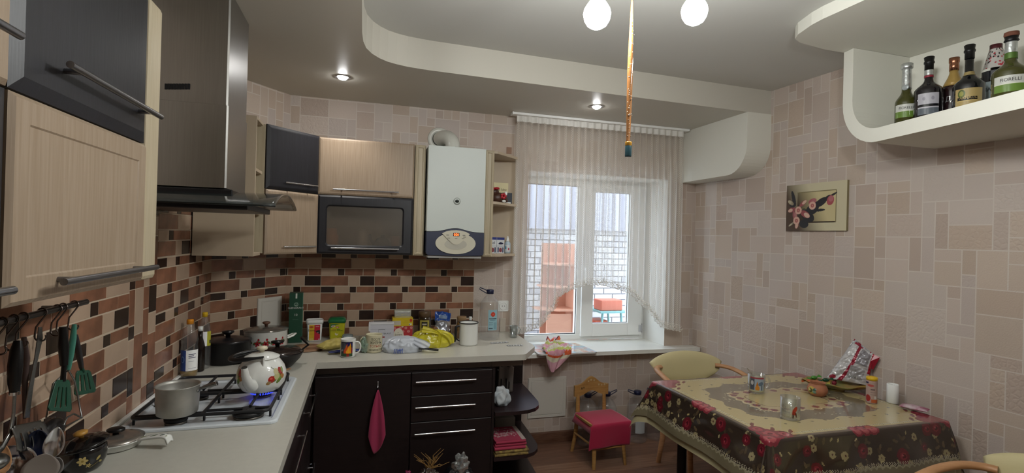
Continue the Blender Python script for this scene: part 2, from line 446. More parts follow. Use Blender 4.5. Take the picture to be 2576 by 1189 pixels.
# ceiling
g = MB(); g.box((XL, YF, 2.72), (XR, YB, 2.80)); ceil = g.build('ceiling', mat('matt white ceiling', 'C9C9C4', 0.8), kind='structure')
RC = [(-.027, YF), (-.027, 2.49), (-.022, 2.60), (-.008, 2.69), (.022, 2.765), (.060, 2.82), (.105, 2.862), (.155, 2.888), (.215, 2.908), (.29, 2.92), (.36, 2.927), (2.60, 3.015), (2.84, 3.022)]
g = MB(); g.prism(RC+[(2.84, YB), (-0.498, YB), (XL, 3.37), (XL, YF)], 2.55, 2.722)
g.build('dropped_border', mat('satin white paint', 'BFBBB0', 0.42), ceil)
g = MB(); arc = [(3.215-.2*math.cos(t), 2.32-.2*math.sin(t)) for t in [math.pi/2*i/12 for i in range(13)]]
g.prism([(3.015, 2.551)]+arc+[(YB, 2.12), (YB, 2.551)], 2.60, 2.83, 'x'); g.build('corner_box', M_plaster, ceil)
tz = 2.66
tp = [(2.477, 2.155)]+[tuple(P(x, y_, 'z', tz)[:2]) for x, y_ in ((2073, 124), (2041, 115), (2012, 107), (2000, 98), (2007, 87), (2021, 77), (2041, 63), (2069, 48), (2109, 30), (2175, 0))]
tp += [(2.06, 1.4), (2.0, 0.9), (1.9, 0.2), (XR, 0.0), (2.9, 2.155)]
g = MB(); g.prism(tp[::-1], tz, 2.722); g.build('dropped_panel', M_plaster, ceil)

# baseboards
M_base = mat('wood baseboard', '6A4A38', 0.45, c2='57392A', noise_scale=4, stretch=(3, 3, 20))
def baseb(name, a, b):
    a, b = Vector(a), Vector(b); u = (b-a).normalized(); n = Vector((-u.y, u.x, 0)); g = MB()
    pr = [(0, 0), (.018, 0), (.018, .03), (.010, .075), (0, .085)]
    vs = [a+n*p+Vector((0, 0, z)) for p, z in pr]+[b+n*p+Vector((0, 0, z)) for p, z in pr]
    g.add(vs, [(0, 1, 2, 3, 4), (9, 8, 7, 6, 5)]+[(i, i+5, (i+1) % 5+5, (i+1) % 5) for i in range(5)])
    g.build(name, M_base, kind='structure')
baseb('baseboard_back', (XC, YB, 0), (1.14, YB, 0)); baseb('baseboard_right', (xw(YF), YF, 0), (xw(YB-.019), YB-.019, 0))

# ------------------------------------------------------------------ ceramic tiles with coloured inlays
PAT = [(0, .81, .26, .99, 'd'), (.265, .81, .525, .99, 'c'), (.53, .81, .655, .99, 'd'), (.66, .81, 1, .99, 'b'),
       (0, .51, .555, .80, 'b'), (.56, .51, 1, .80, 'c'),
       (0, .305, .30, .50, 'c'), (.305, .305, .43, .50, 'd'), (.435, .305, .775, .50, 'b'), (.78, .305, 1, .50, 'b'),
       (0, .01, .505, .295, 'b'), (.51, .01, .715, .295, 'c'), (.72, .01, 1, .295, 'd')]
TM = {'b': M_tb, 'c': M_tc, 'd': M_td}; _tm = {}
def tile_run(wall, o, u, tiles, rows, cl):
    """tiles: list of (u0, u1, rotated); rows: z joints; cl = (u0, z0, u1, z1) clip rect"""
    o = Vector(o); u = Vector(u).normalized(); n = Vector((u.y, -u.x, 0))
    rot = Matrix((( u.x, -n.x, 0), (u.y, -n.y, 0), (0, 0, 1))).to_4x4()
    def piece(name, x0, z0, x1, z1, t, d0, d1, m, par):
        key = (round(x1-x0, 4), round(z1-z0, 4), m.name, d1)
        if key not in _tm:
            w_, h_ = x1-x0, z1-z0; g = MB(); b = 0.0012 if d1 > .004 else 0
            V = [(0, 0, 0), (w_, 0, 0), (w_, 0, h_), (0, 0, h_)]; k = min(b, w_/3, h_/3)
            F = [(k, -(d1-d0), k), (w_-k, -(d1-d0), k), (w_-k, -(d1-d0), h_-k), (k, -(d1-d0), h_-k)]
            g.add(V+F, [(4, 5, 6, 7), (0, 1, 5, 4), (1, 2, 6, 5), (2, 3, 7, 6), (3, 0, 4, 7)])
            me = bpy.data.meshes.new(name); me.from_pydata([tuple(p) for p in g.v], [], g.f); me.materials.append(m); _tm[key] = me
        ob = bpy.data.objects.new(name, _tm[key]); col.objects.link(ob)
        Wm = Matrix.Translation(o+u*x0+n*d0+Vector((0, 0, z0))) @ rot
        ob.parent = par; ob.matrix_local = WM[par].inverted() @ Wm; WM[ob] = Wm
        return ob
    for (a, b, r_) in tiles:
        zs = rows if not r_ else r_
        for z0, z1 in zip(zs[:-1], zs[1:]):
            A, B, C, D = max(a, cl[0]), max(z0, cl[1]), min(b, cl[2]), min(z1, cl[3])
            if C-A < .004 or D-B < .004: continue
            t = piece('tile', A, B, C, D, 0, 0, .0035, M_grout, wall)
            for (x0, y0, x1, y1, k) in PAT:
                if r_: x0, y0, x1, y1 = 1-y1, x0, 1-y0, x1
                e = .0013
                X0, Z0, X1, Z1 = a+x0*(b-a)+e, z0+y0*(z1-z0)+e, a+x1*(b-a)-e, z0+y1*(z1-z0)-e
                X0, Z0, X1, Z1 = max(X0, A), max(Z0, B), min(X1, C), min(Z1, D)
                if X1-X0 < .003 or Z1-Z0 < .003: continue
                piece('inlay', X0, Z0, X1, Z1, k, .0035, .0055, TM[k], t)
rows = [.75, .994, 1.238, 1.482, 1.726, 1.97]
tile_run(wb, (0, YB, 0), (1, 0, 0), [(-.65, -.27, 0), (-.27, .092, 0), (.092, .456, 0), (.456, .82, 0)], rows, (-.498, WT-.01, .82, 1.482))
tile_run(wc, (XL, 3.37, 0), DG, [(0, .385, 0), (.385, .77, 0)], rows, (0, WT-.01, DL, 1.482))
tile_run(wl, (XL, 0, 0), (0, 1, 0), [(2.97, 3.37, 0), (2.545, 2.97, 0), (1.86, 2.275, 0), (1.45, 1.86, 0), (1.04, 1.45, 0), (.63, 1.04, 0)], rows, (.6, WT-.01, 3.37, 1.76))
tile_run(wl, (XL, 0, 0), (0, 1, 0), [(2.275, 2.545, [.55, .96, 1.37, 1.78])], rows, (.6, WT-.01, 3.37, 1.76))

# ------------------------------------------------------------------ window
win = thing('window_1', None, None, (1.83, RY+.03, WZ0)); win['kind'] = 'structure'
fy0, fy1 = RY, RY+.07
wx = lambda px, yy=RY: P(px, 700, 'y', yy).x
g = MB()
X0, X1, Z0, Z1 = WX0, WX1, WZ0, WZ1
ml, mr_ = wx(1453), wx(1470)
g.box((X0, fy0, Z0), (X0+.085, fy1, Z1)); g.box((X1-.05, fy0, Z0), (X1, fy1, Z1)); g.box((X0+.085, fy0, Z0), (X1-.05, fy1, Z0+.055)); g.box((X0+.085, fy0, Z1-.06), (X1-.05, fy1, Z1)); g.box((ml-.005, fy0, Z0+.055), (mr_+.02, fy1, Z1-.06))
g.build('window_frame', M_pvc, win, bevel=.004)
# openable sash
sx0, sx1, sz0, sz1 = wx(1461), X1-.035, Z0+.035, Z1-.035
gx0, gx1 = wx(1490), wx(1578); gz0, gz1 = P(1530, 812, 'y', RY-.02).z, P(1530, 484, 'y', RY-.02).z
g = MB(); a, b = RY-.028, RY+.03
g.box((sx0, a, sz0), (gx0, b, sz1)); g.box((gx1, a, sz0), (sx1, b, sz1)); g.box((gx0, a, sz0), (gx1, b, gz0)); g.box((gx0, a, gz1), (gx1, b, sz1))
sash = g.build('window_sash', M_pvc, win, bevel=.004)
M_gasket = mat('rubber gasket', '2A2A2E', 0.6)
def gasket(x0, x1, z0, z1, yy, par):
    g = MB(); t = .006
    g.box((x0, yy, z0), (x0+t, yy+.004, z1)); g.box((x1-t, yy, z0), (x1, yy+.004, z1)); g.box((x0, yy, z0), (x1, yy+.004, z0+t)); g.box((x0, yy, z1-t), (x1, yy+.004, z1)); g.build('gasket', M_gasket, par)
M_pane = thin('window pane', 'F6FAFB', refl=0.05, rough=0.0)
gasket(gx0-.002, gx1+.002, gz0-.002, gz1+.002, RY-.008, sash)
g = MB(); g.box((gx0, RY, gz0), (gx1, RY+.004, gz1)); g.build('pane', M_pane, sash)
lx0, lx1, lz0, lz1 = X0+.085, ml-.005, Z0+.055, Z1-.06
gasket(lx0, lx1, lz0, lz1, RY+.012, win)
g = MB(); g.box((lx0, RY+.02, lz0), (lx1, RY+.024, lz1)); g.build('pane', M_pane, win)
for zz in (sz0+.06, sz1-.06):
    g = MB(); g.cyl((sx1+.004, RY-.02, zz-.04), (sx1+.004, RY-.02, zz+.04), .008); g.box((sx1-.03, RY-.034, zz-.03), (sx1, RY-.028, zz+.03)); g.build('hinge', M_chrome, win)
g = MB(); g.box((sx0+.012, RY-.036, 1.32), (sx0+.042, RY-.028, 1.39)); g.box((sx0+.018, RY-.06, 1.345), (sx0+.036, RY-.036, 1.365)); g.box((sx0+.018, RY-.068, 1.24), (sx0+.036, RY-.056, 1.368)); g.build('window_handle', M_pvc, sash, bevel=.004)
# sill board
g = MB(); g.prism([(1.12, 3.68), (XC-.002, 3.68), (XC-.004, YB-.001), (WX1-.001, YB-.001), (WX1-.001, RY-.001), (WX0+.001, RY-.001), (WX0+.001, YB-.001), (1.12, YB-.001)], WZ0-.03, WZ0)
sill = g.build('window_sill', mat('white sill board', 'DEDED8', 0.22), win, bevel=.006)

# ------------------------------------------------------------------ glazed veranda outside
OY = 6.0
ow = MB(); ow.box((-.6, OY+.010, -.2), (6.2, OY+.2, 2.6)); out = ow.build('wall_outside', mat('mortar', '8C8C92', 0.9), kind='structure')
rnd = random.Random(2); bm_ = [mat('white silicate brick %d' % i, c, 0.8, noise_amt=.08, noise_scale=20) for i, c in enumerate(('BDBCC0', 'B2B2B8', 'C8C7C9'))]
_bk = {}
for j in range(23):
    z0 = .02+j*.0755; x = 1.0-(.127 if j % 2 else 0)
    while x < 4.3:
        mm = rnd.choice(bm_)
        if mm.name not in _bk:
            g = MB(); g.box((0, -.115, 0), (.24, 0, .063)); me = bpy.data.meshes.new('brick'); me.from_pydata([tuple(p) for p in g.v], [], g.f); me.materials.append(mm); _bk[mm.name] = me
        ob = bpy.data.objects.new('brick', _bk[mm.name]); col.objects.link(ob); ob.parent = out
        ob.location = Vector((x, OY+.115-rnd.uniform(0, .003), z0))-WM[out].translation; x += .252
# corrugated sheet above the bricks
g = MB(); n = 150; x0_, x1_ = .2, 5.4
prof = [(x0_+(x1_-x0_)*i/n, OY-.05+(.02 if (i//2) % 2 else -.02)) for i in range(n+1)]
g.add([(x, y_, 1.735) for x, y_ in prof]+[(x, y_, 3.9) for x, y_ in prof], [(i, i+1, n+2+i, n+1+i) for i in range(n)])
tag(g.build('corrugated_sheet', mat('grey corrugated sheet', 'B4B6C4', 0.5), solid=.002), 'pale grey corrugated sheet above the white brick wall outside the window', 'sheet')
g = MB(); g.box((-.6, RY+.3, -.30), (6.2, OY+.2, -.2)); g.build('ground', mat('grey concrete', '8F8E8B', 0.9, noise_amt=.1), kind='structure')
# outer face of the house wall, so that the veranda light does not leak in
g = MB()
g.box((-1.2, YB+.13, -.3), (WX0-.12, RY+.12, 2.9)); g.box((WX1+.12, YB+.13, -.3), (3.4, RY+.12, 2.9)); g.box((WX0-.12, YB+.13, -.3), (WX1+.12, RY+.12, WZ0-.1)); g.box((WX0-.12, YB+.13, WZ1+.1), (WX1+.12, RY+.12, 2.9))
g.box((XR+.002, YF-.1, -.1), (XR+.1, YB+.13, 2.9)); g.box((XL-.1, YF-.1, -.1), (XL-.012, YB+.13, 2.9)); g.box((XL-.1, YF-.1, -.1), (XR+.1, YF-.002, 2.9)); g.box((XL-.1, YF-.1, 2.801), (XR+.1, RY+.12, 2.9))
g.build('outer_shell', mat('grey masonry', '9A9894', 0.9), wb)

# ------------------------------------------------------------------ lights of the room and one added bulb
M_bulb = mat('lit bulb', 'FFFFFF', 0.5, emit=BULB); M_bulb.node_tree.nodes['Principled BSDF'].inputs['Emission Color'].default_value = (.98, .995, .97, 1)
ch = thing('chandelier', 'chandelier with bare glowing bulbs hanging from the recessed ceiling', 'lamp', (0.86, 1.42, 2.72))
M_sock = mat('grey bulb socket', '8E8B86', 0.4); CY = 1.42
hub = Vector((.93, 1.24, 2.56))
g = MB(); g.lathe([(0, 2.719), (.06, 2.719), (.055, 2.70), (.012, 2.69), (.012, 2.60), (.04, 2.59), (.045, 2.56), (.03, 2.53), (0, 2.525)], (hub.x, hub.y, 0)); g.build('ceiling_rose', M_chrome, ch)
pb = [P(1502, 36, 'y', CY), P(1747, 28, 'y', CY), Vector((1.22, .93, 2.36))]  # last bulb is an addition outside the view, there to brighten the right wall
for i, q in enumerate(pb):
    top = q+Vector((0, 0, .075))
    mid = Vector((top.x, top.y, top.z+.075))
    g = MB(); g.tube([hub, (hub.x*.5+mid.x*.5, hub.y*.5+mid.y*.5, mid.z+.035), mid, top+Vector((0, 0, .03))], .006); g.build('arm', M_chrome, ch)
    g = MB(); g.lathe([(.012, .10), (.02, .09), (.022, .045), (.018, .03)], top-Vector((0, 0, .055))); g.build('socket', M_sock, ch)
    g = MB(); pr = [(0, -.043), (.016, -.0415), (.029, -.033), (.038, -.018), (.0415, 0), (.039, .014), (.031, .028), (.021, .042), (.016, .055), (.015, .062)]
    g.lathe(pr, q); g.build('bulb', M_bulb, ch)
def spot(px, py, lab):
    q = P(px, py, 'z', 2.549); t = thing('recessed_spotlight', lab, 'spotlight', (q.x, q.y, 2.55), group='recessed spotlights in the dropped ceiling')
    g = MB(); pr = [(.030, .03), (.033, 0), (.036, -.004), (.045, -.005), (.049, -.002), (.049, .0005), (.033, .0005)]
    g.openlathe(pr, c=(q.x, q.y, 2.55), seg=40); g.build('ring', M_chrome, t)
    g = MB(); g.ball((q.x, q.y, 2.548), .029, .029, .016, 24, 10); o = g.build('lens', mat('lit halogen', 'FFFFFF', .4, emit=60), t)
    ld = bpy.data.lights.new('halogen', 'SPOT'); ld.energy = SPOT; ld.spot_size = R(110); ld.spot_blend = .8; ld.shadow_soft_size = .03; ld.color = (1, .95, .88)
    lo = bpy.data.objects.new('halogen', ld); col.objects.link(lo); lo.parent = t; lo.location = (0, 0, -.03)
spot(862, 194, 'round recessed spotlight in the dropped ceiling above the dark corner cabinet')
spot(1501, 268, 'round recessed spotlight in the dropped ceiling in front of the curtain rail')

g = MB(); g.box((XL+.0058, .6, WT+.0003), (XL+.022, 3.0, WT+.012)); g.build('trim_1', M_pvc, kind='structure', bevel=.003)

# ------------------------------------------------------------------ kitchen furniture
def rings(name, o, u, n, w_, h_, rg, m, parent, hole=False, **k):
    """panel with stepped edges: rg = [(inset, depth)...] from the back edge to the middle"""
    o, u, n = Vector(o), Vector(u).normalized(), Vector(n).normalized(); z = Vector((0, 0, 1)); g = MB(); vs = []
    for i, d in rg:
        for a, b in ((i, i), (w_-i, i), (w_-i, h_-i), (i, h_-i)): vs.append(o+u*a+z*b+n*d)
    q = len(rg); fs = []
    for r_ in range(q-1):
        fs += [(r_*4+a, r_*4+(a+1) % 4, (r_+1)*4+(a+1) % 4, (r_+1)*4+a) for a in range(4)]
    if hole: fs += [((q-1)*4+a, (q-1)*4+(a+1) % 4, (a+1) % 4, a) for a in range(4)]
    else: fs += [tuple(range((q-1)*4, q*4)), (3, 2, 1, 0)]
    g.add(vs, fs); return g.build(name, m, parent, **k)
DOOR = [(0, 0), (0, .013), (.010, .019), (.022, .020)]
DOORF = [(0, 0), (0, .013), (.008, .020), (.045, .020), (.048, .0175)]
def handle(a, b, n, parent, r=.006, off=.032, m=None, name='handle'):
    a, b, n = Vector(a), Vector(b), Vector(n).normalized(); u = (b-a).normalized(); g = MB()
    g.cyl(a+n*off, b+n*off, r, 16)
    for q in (a+u*.05, b-u*.05): g.cyl(q, q+n*off, r*.8, 12)
    return g.build(name, m or M_chrome, parent)
Z = Vector((0, 0, 1)); PX = Vector((1, 0, 0)); PY = Vector((0, 1, 0)); NY = Vector((0, -1, 0)); NX = Vector((-1, 0, 0))

# left wall cabinets (front plane x = -0.53)
FX = -.53
M_steelh = mat('dull steel handle', '808084', .3, 1.0)
def leftcab(y0, y1, top, bot, label, hy, zs=1.822, ztop=2.20):
    t = thing('wall_cabinet', label, 'cabinet', (XL+.16, (y0+y1)/2, 1.475), group='wall cabinets on the left wall')
    bx('body', (XL+.008, y0+.001, 1.475), (FX-.022, y1-.001, ztop), M_cream, t)
    for z0, z1, m, nm in ((1.478, zs-.002, bot, 'lower'), (zs+.002, ztop, top, 'upper')):
        d = rings('door', (FX-.02, y0+.002, z0), PY, PX, y1-y0-.004, z1-z0, DOORF if m is M_beige else [(0, 0), (0, .012), (.024, .0205), (.05, .021)], m, t)
        tag(d, 'beige wood door' if m is M_beige else 'black wood door')
        zz = z0+.034 if nm == 'lower' else z0+.068
        handle((FX, hy[0], zz), (FX, hy[1], zz), PX, d, .0065, m=M_steelh)
leftcab(.985, 1.508, M_black, M_beige, 'wall cabinet beside the steel hood, black upper door over a beige lower door', (1.09, 1.56) and (1.075, 1.495))
leftcab(.46, .983, M_beige, M_black, 'wall cabinet at the far left, beige upper door over a black lower door', (.50, .94))
t = bx('filler_panel', (XL+.008, 1.510, 1.475), (FX-.004, 1.600, 2.20), M_cream, bevel=.012)
tag(t, 'tall narrow cream strip beside the black and beige left cabinet', 'panel')

# range hood
HD = thing('range_hood', 'tall stainless steel range hood with a curved smoked glass canopy above the hob', 'range hood', (-.72, 2.45, 1.72))
cy0, cy1, cx1 = 2.36, 2.76, -.52
cnear = P(568, 490, 'x', cx1).y; cfar = P(616, 490, 'x', cx1).y
g = MB(); g.prism([(XL+.012, cnear), (cx1-.006, cnear), (cx1, cnear+.006), (cx1, cfar), (XL+.012, cfar)], 1.775, 2.10, 'z'); g.build('lower_duct', M_hood, HD)
g = MB(); g.prism([(XL+.014, cnear+.003), (cx1-.009, cnear+.003), (cx1-.003, cnear+.009), (cx1-.003, cfar-.003), (XL+.014, cfar-.003)], 2.101, 2.549, 'z'); up = g.build('upper_duct', M_hood, HD)
g = MB()
for i in range(9):
    q = P(417+i*7.2, 217, 'y', cnear); g.box((q.x-.004, cnear+.0005, q.z-.011), (q.x+.004, cnear+.004, q.z+.011))
g.build('vent_slots', mat('dark opening', '08080A', .8), up)
# canopy: arched across, spanning from wall to front
X1 = -.315; yn, yf_ = P(690, 518, 'x', X1).y, P(747, 530, 'x', X1).y; zn, zc, zf = P(690, 518, 'x', X1).z, P(722, 493, 'x', X1).z, P(747, 530, 'x', X1).z
M_smoke = mat('smoked glass', '3A4040', .08, trans=0.0, coat=.5, alpha=.62)
def arch(t_):
    b = (math.sin(math.pi*t_))**.8; return zn*(1-t_)+zf*t_ + b*(zc-(zn+zf)/2+.004)
def can(u_, v_):
    x = (XL+.01)*(1-u_)+X1*u_; y = yn*(1-v_)+yf_*v_
    if u_ > .93: y = y+(0.5-v_)*0.04*((u_-.93)/.07)**2
    return (x, y, arch(v_))
g = MB(); g.grid(can, 30, 36); g.build('glass_canopy', M_smoke, HD, solid=.006)
g = MB(); g.box((XL+.012, yn+.08, 1.688), (-.42, yf_-.10, 1.712)); g.box((XL+.012, cnear-.03, 1.712), (cx1+.03, cfar+.03, 1.768))
g.build('filter_housing', mat('dark hood body', '303033', .35, .8), HD, bevel=.004)
g = MB(); g.tube([can(u_/12, 0) for u_ in range(13)], .0035); g.build('glass_edge', mat('dark glass edge', '101414', .2), HD)

# corner end unit with open shelves and big side panel facing the hob
eu = thing('open_shelf_unit', 'cream open shelf unit with a wide side panel between the hood and the corner cabinet', 'shelf', (-.70, 3.08, 1.475))
bx('side_panel', (XL+.012, 2.975, 1.475), (-.552, 2.991, 2.22), M_panel, eu, bevel=.001)
for z in (1.475, 1.70, 1.93, 2.204): bx('shelf', (XL+.014, 2.9915, z), (-.553, 3.168, z+.016), M_panel, eu, bevel=.001)
bx('back_panel', (XL+.012, 2.9915, 1.492), (XL+.02, 3.168, 2.204), M_panel, eu, bevel=0)

# diagonal corner cabinet
A, B = Vector((-.545, 3.185, 0)), Vector((-.285, 3.462, 0)); du = (B-A).normalized(); dn = Vector((du.y, -du.x, 0)); dl = (B-A).length
dc = thing('corner_cabinet', 'diagonal corner wall cabinet, black upper door over a beige lower door', 'cabinet', (-.5, 3.45, 1.475))
g = MB(); g.prism([(XL+.022, 3.186), (-.5455, 3.1855), (-.2855, 3.4625), (-.2855, YB-.008), (-.480, YB-.012), (XL+.022, 3.352)], 1.485, 2.218); g.build('body', M_cream, dc)
zs = P(733, 482, 'y', 3.33).z
for z0, z1, m in ((1.478, zs-.002, M_beige), (zs+.002, 2.22, M_black)):
    d = rings('door', A+dn*.002+du*.002+Z*z0, du, dn, dl-.004, z1-z0, DOOR if m is M_beige else [(0, 0), (0, .010), (.014, .019), (.02, .02)], m, dc)
    tag(d, 'beige wood door' if m is M_beige else 'black wood door')
    c0 = A+du*(dl*.28)+dn*.02+Z*(z0+.045); handle(c0, c0+du*(dl*.62), dn, d, .005, .028)
q = P(700, 318, 'y', 3.44)
DC_TWIG = (q.x, 3.44, 2.2185)

# wide lift-up cabinet
wcab = thing('wall_cabinet', 'wide wall cabinet left of the boiler, beige door over a black framed frosted glass door', 'cabinet', (.02, 3.62, 1.475))
g = MB(); g.box((-.279, 3.482, 1.853), (.322, YB-.008, 2.215)); g.box((-.279, 3.482, 1.4915), (-.263, YB-.008, 1.853)); g.box((.306, 3.482, 1.4915), (.322, YB-.008, 1.853)); g.box((-.279, 3.482, 1.475), (.322, YB-.008, 1.4915)); g.box((-.263, YB-.02, 1.4915), (.306, YB-.008, 1.853)); g.build('body', M_cream, wcab)
def inside(name, lab, cat, c_, prof, m, extra=None):
    t = thing(name, lab, cat, c_); g = MB(); g.lathe(prof, c_, 28); o_ = g.build('body', m, t)
    if extra: g = MB(); extra(g); g.build('spout', m, t)
inside('orange_jar', 'orange jar behind the frosted glass door at its left', 'jar', Vector((-.195, 3.535, 1.492)), [(0, 0), (.04, 0), (.045, .01), (.045, .10), (.035, .12), (.035, .15), (0, .15)], mat('orange jar', 'D88A2A', .4))
inside('white_cup', 'white cup blurred behind the frosted glass door, left of the dark teapot', 'cup', Vector((.0, 3.535, 1.492)), [(0, 0), (.025, 0), (.034, .02), (.036, .13), (.02, .15), (0, .15)], mat('white china', 'D8D4CC', .3))
inside('dark_teapot', 'dark teapot blurred behind the frosted glass door at its right', 'teapot', Vector((.13, 3.545, 1.492)), [(0, 0), (.045, 0), (.058, .03), (.058, .06), (.04, .09), (.012, .10), (.014, .115), (0, .118)], mat('dark teapot glaze', '1E1E26', .3), lambda g: g.tube([(.085, 3.54, 1.53), (.055, 3.535, 1.57), (.045, 3.532, 1.61)], [.014, .011, .009], 10))
inside('brown_cup', 'brown cup blurred behind the frosted glass door at the far right', 'cup', Vector((.215, 3.55, 1.492)), [(0, 0), (.03, 0), (.034, .02), (.034, .11), (0, .11)], mat('brown glaze', 'A0623E', .3))
zs = 1.853
d = rings('door', (-.278, 3.48, zs+.003), PX, NY, .598, 2.218-zs-.003, DOOR, M_beige, wcab); tag(d, 'beige wood door')
q0, q1 = P(838, 474, 'y', 3.44), P(1003, 486, 'y', 3.44); zz = (q0.z+q1.z)/2; handle((q0.x, 3.46, zz), (q1.x, 3.46, zz), NY, d, .0055)
gx0_, gx1_, gz0_, gz1_ = -.222, .254, 1.535, 1.783
g = MB()
o_ = [(-.278, 1.478), (.320, 1.478), (.320, zs), (-.278, zs)]
def rr(x0, z0, x1, z1, r, k=5):
    pts = []
    for cx, cz, a in ((x1-r, z0+r, -90), (x1-r, z1-r, 0), (x0+r, z1-r, 90), (x0+r, z0+r, 180)):
        pts += [(cx+r*math.cos(R(a+90*i/k)), cz+r*math.sin(R(a+90*i/k))) for i in range(k+1)]
    return pts
def loop_frame(g, rings_, M3=lambda x, z, d: (x, 3.48-d, z)):
    n = len(rings_[0][0]); vs = [M3(x, z, d) for pts, d in rings_ for x, z in pts]
    g.add(vs, [(a*n+i, a*n+(i+1) % n, (a+1)*n+(i+1) % n, (a+1)*n+i) for a in range(len(rings_)-1) for i in range(n)])
def big(inset, r): return rr(-.278+inset, 1.478+inset, .320-inset, zs-inset, r)
loop_frame(g, [(rr(gx0_, gz0_, gx1_, gz1_, .02), .0), (big(0, .001), 0), (big(0, .001), .013), (big(.012, .004), .02), (rr(gx0_-.008, gz0_-.008, gx1_+.008, gz1_+.008, .024), .02), (rr(gx0_, gz0_, gx1_, gz1_, .02), .012), (rr(gx0_, gz0_, gx1_, gz1_, .02), 0)])
d = tag(g.build('door', M_black, wcab), 'black framed glass door')
fg = thin('frosted glass', 'D8D0C8', refl=.08, rough=.35, body=.26, bodyc='8A8378')
bx('frosted_pane', (gx0_-.001, 3.472, gz0_-.001), (gx1_+.001, 3.478, gz1_+.001), fg, d, bevel=0)
# printed blur of the things behind the frosted glass is real: soft shapes close behind it
handle((-.19, 3.46, 1.515), (.232, 3.46, 1.515), NY, d, .0055)
g = MB(); g.box((-.20, 3.470, 1.545), (-.15, 3.4715, 1.68)); 

def strip(x0, x1, lab):
    o = rings('filler_panel', (x0, 3.48, 1.475), PX, NY, x1-x0, .742, [(0, -.30), (0, .01), (.012, .018), (.016, .018), (.022, .012), (.026, .012)], M_cream, None)
    tag(o, lab, 'panel')
strip(.326, .396, 'tall narrow cream strip between the glass door cabinet and the boiler')
strip(.806, .872, 'tall narrow cream strip between the boiler and the open end shelves')

# boiler
bo = thing('gas_boiler', 'white wall hung gas boiler with a dark blue lower panel and round flue elbow', 'boiler', (.602, 3.6, 1.465))
bz0, bz1, bx0_, bx1_ = 1.475, 2.212, .407, .797
BF = 3.41
M_boil = mat('white boiler enamel', 'C4CBC6', .42)
def curve(x): t_ = (x-.602)/.195; return 1.640+.026*math.exp(-(t_/.55)**2*1.6)
xs = [bx0_+(bx1_-bx0_)*i/28 for i in range(29)]
M_bn = mat('dark blue boiler panel', '262C44', .4)
g = MB(); g.prism([(x, curve(x)) for x in xs]+[(bx1_, bz1), (bx0_, bz1)], BF, 3.79, 'y'); g.build('front_cover', M_boil, bo, bevel=.006)
g = MB()
lowp = [(x, curve(x)-.003) for x in reversed(xs)]+[(bx0_, 1.50), (bx0_+.004, 1.488), (bx0_+.016, 1.483), (.602, 1.478), (bx1_-.016, 1.483), (bx1_-.004, 1.488), (bx1_, 1.50)]
g.prism(lowp[::-1], BF-.006, 3.79, 'y'); g.build('lower_panel', M_bn, bo, bevel=.004)
g = MB(); g.box((bx0_+.012, BF+.01, 1.462), (bx1_-.012, 3.78, 1.480)); g.build('underside', mat('grey boiler base', 'A9A9A6', .5), bo, bevel=.004)
M_bc = mat('ivory boiler plastic', 'C9C5B2', .4)
g = MB(); n = 48; cx_, cz_ = .602, 1.563
g.prism([(cx_+.136*math.cos(2*math.pi*i/n), cz_+.072*math.sin(2*math.pi*i/n)) for i in range(n)], BF-.014, BF-.005, 'y'); ov = g.build('oval_cover', M_bc, bo, bevel=.003)
g = MB(); g.prism([(cx_+.075*math.cos(2*math.pi*i/n), cz_-.006+.036*math.sin(2*math.pi*i/n)) for i in range(n)], BF-.0155, BF-.012, 'y'); g.build('oval_inset', mat('ivory recess', 'B5B2A4', .45), ov)
sh = [(.508, 1.628), (.535, 1.642), (.57, 1.650), (.602, 1.652), (.634, 1.650), (.669, 1.642), (.696, 1.628), (.66, 1.592), (.63, 1.565), (.612, 1.556), (.592, 1.556), (.574, 1.565), (.544, 1.592)]
g = MB(); g.prism(sh[::-1], BF-.021, BF-.008, 'y'); cp = g.build('control_panel', M_bc, bo, bevel=.002)
bx('display', (.582, BF-.0225, 1.612), (.624, BF-.0205, 1.633), mat('display window', '2A0A08', .2), cp, bevel=0)
text('display_digits', '050', .023, plane_fn((.603, BF-.0235, 1.6145), PX, Z), mat('lit red digits', 'FF5A2A', .5, emit=3.0), cp)
for x, z in ((.545, 1.618), (.655, 1.619), (.66, 1.607), (.553, 1.598), (.650, 1.597), (.602, 1.597)): bx('button', (x-.009, BF-.0235, z-.003), (x+.009, BF-.0205, z+.003), mat('grey buttons', '8F8C80', .4), cp, bevel=.001)
text('panel_lettering', 'IIIIIIII', .010, plane_fn((.602, BF-.0215, 1.580), PX, Z), mat('faint print', '9A978B', .5), cp) if False else None
g = MB(); g.lathe([(.0, .004), (.012, .004), (.016, .003), (.024, 0)], (.605, BF-.001, 1.847), 32, M=Matrix.Rotation(R(90), 4, 'X')); bd = g.build('badge', M_boil, bo)
g = MB(); g.lathe([(0, .0062), (.009, .0055), (.012, .003)], (.605, BF-.001, 1.847), 24, M=Matrix.Rotation(R(90), 4, 'X'), sx=1.2); g.build('badge_lens', mat('dark lens', '1C2422', .2), bd)
M_flue = mat('cream flue enamel', 'CFCFC6', .2)
fx, fy, fzz = .60, 3.62, 2.212
g = MB(); pts = [(fx, fy, fzz), (fx, fy, fzz+.04)]+[(fx-.055*(1-math.cos(a_)), fy+.10*(1-math.cos(a_)), fzz+.04+.075*math.sin(a_)) for a_ in [R(10*i) for i in range(1, 10)]]+[(fx-.072, YB-.016, fzz+.115)]
g.tube(pts, [.052]*2+[.052]*9+[.05], 28); g.build('flue_elbow', M_flue, bo)
g = MB(); g.lathe([(.053, .0), (.053, .012), (.085, .008), (.088, 0)], (fx-.07, YB-.001, fzz+.115), 36, M=Matrix.Rotation(R(90), 4, 'X')); g.build('wall_rosette', M_flue, bo)
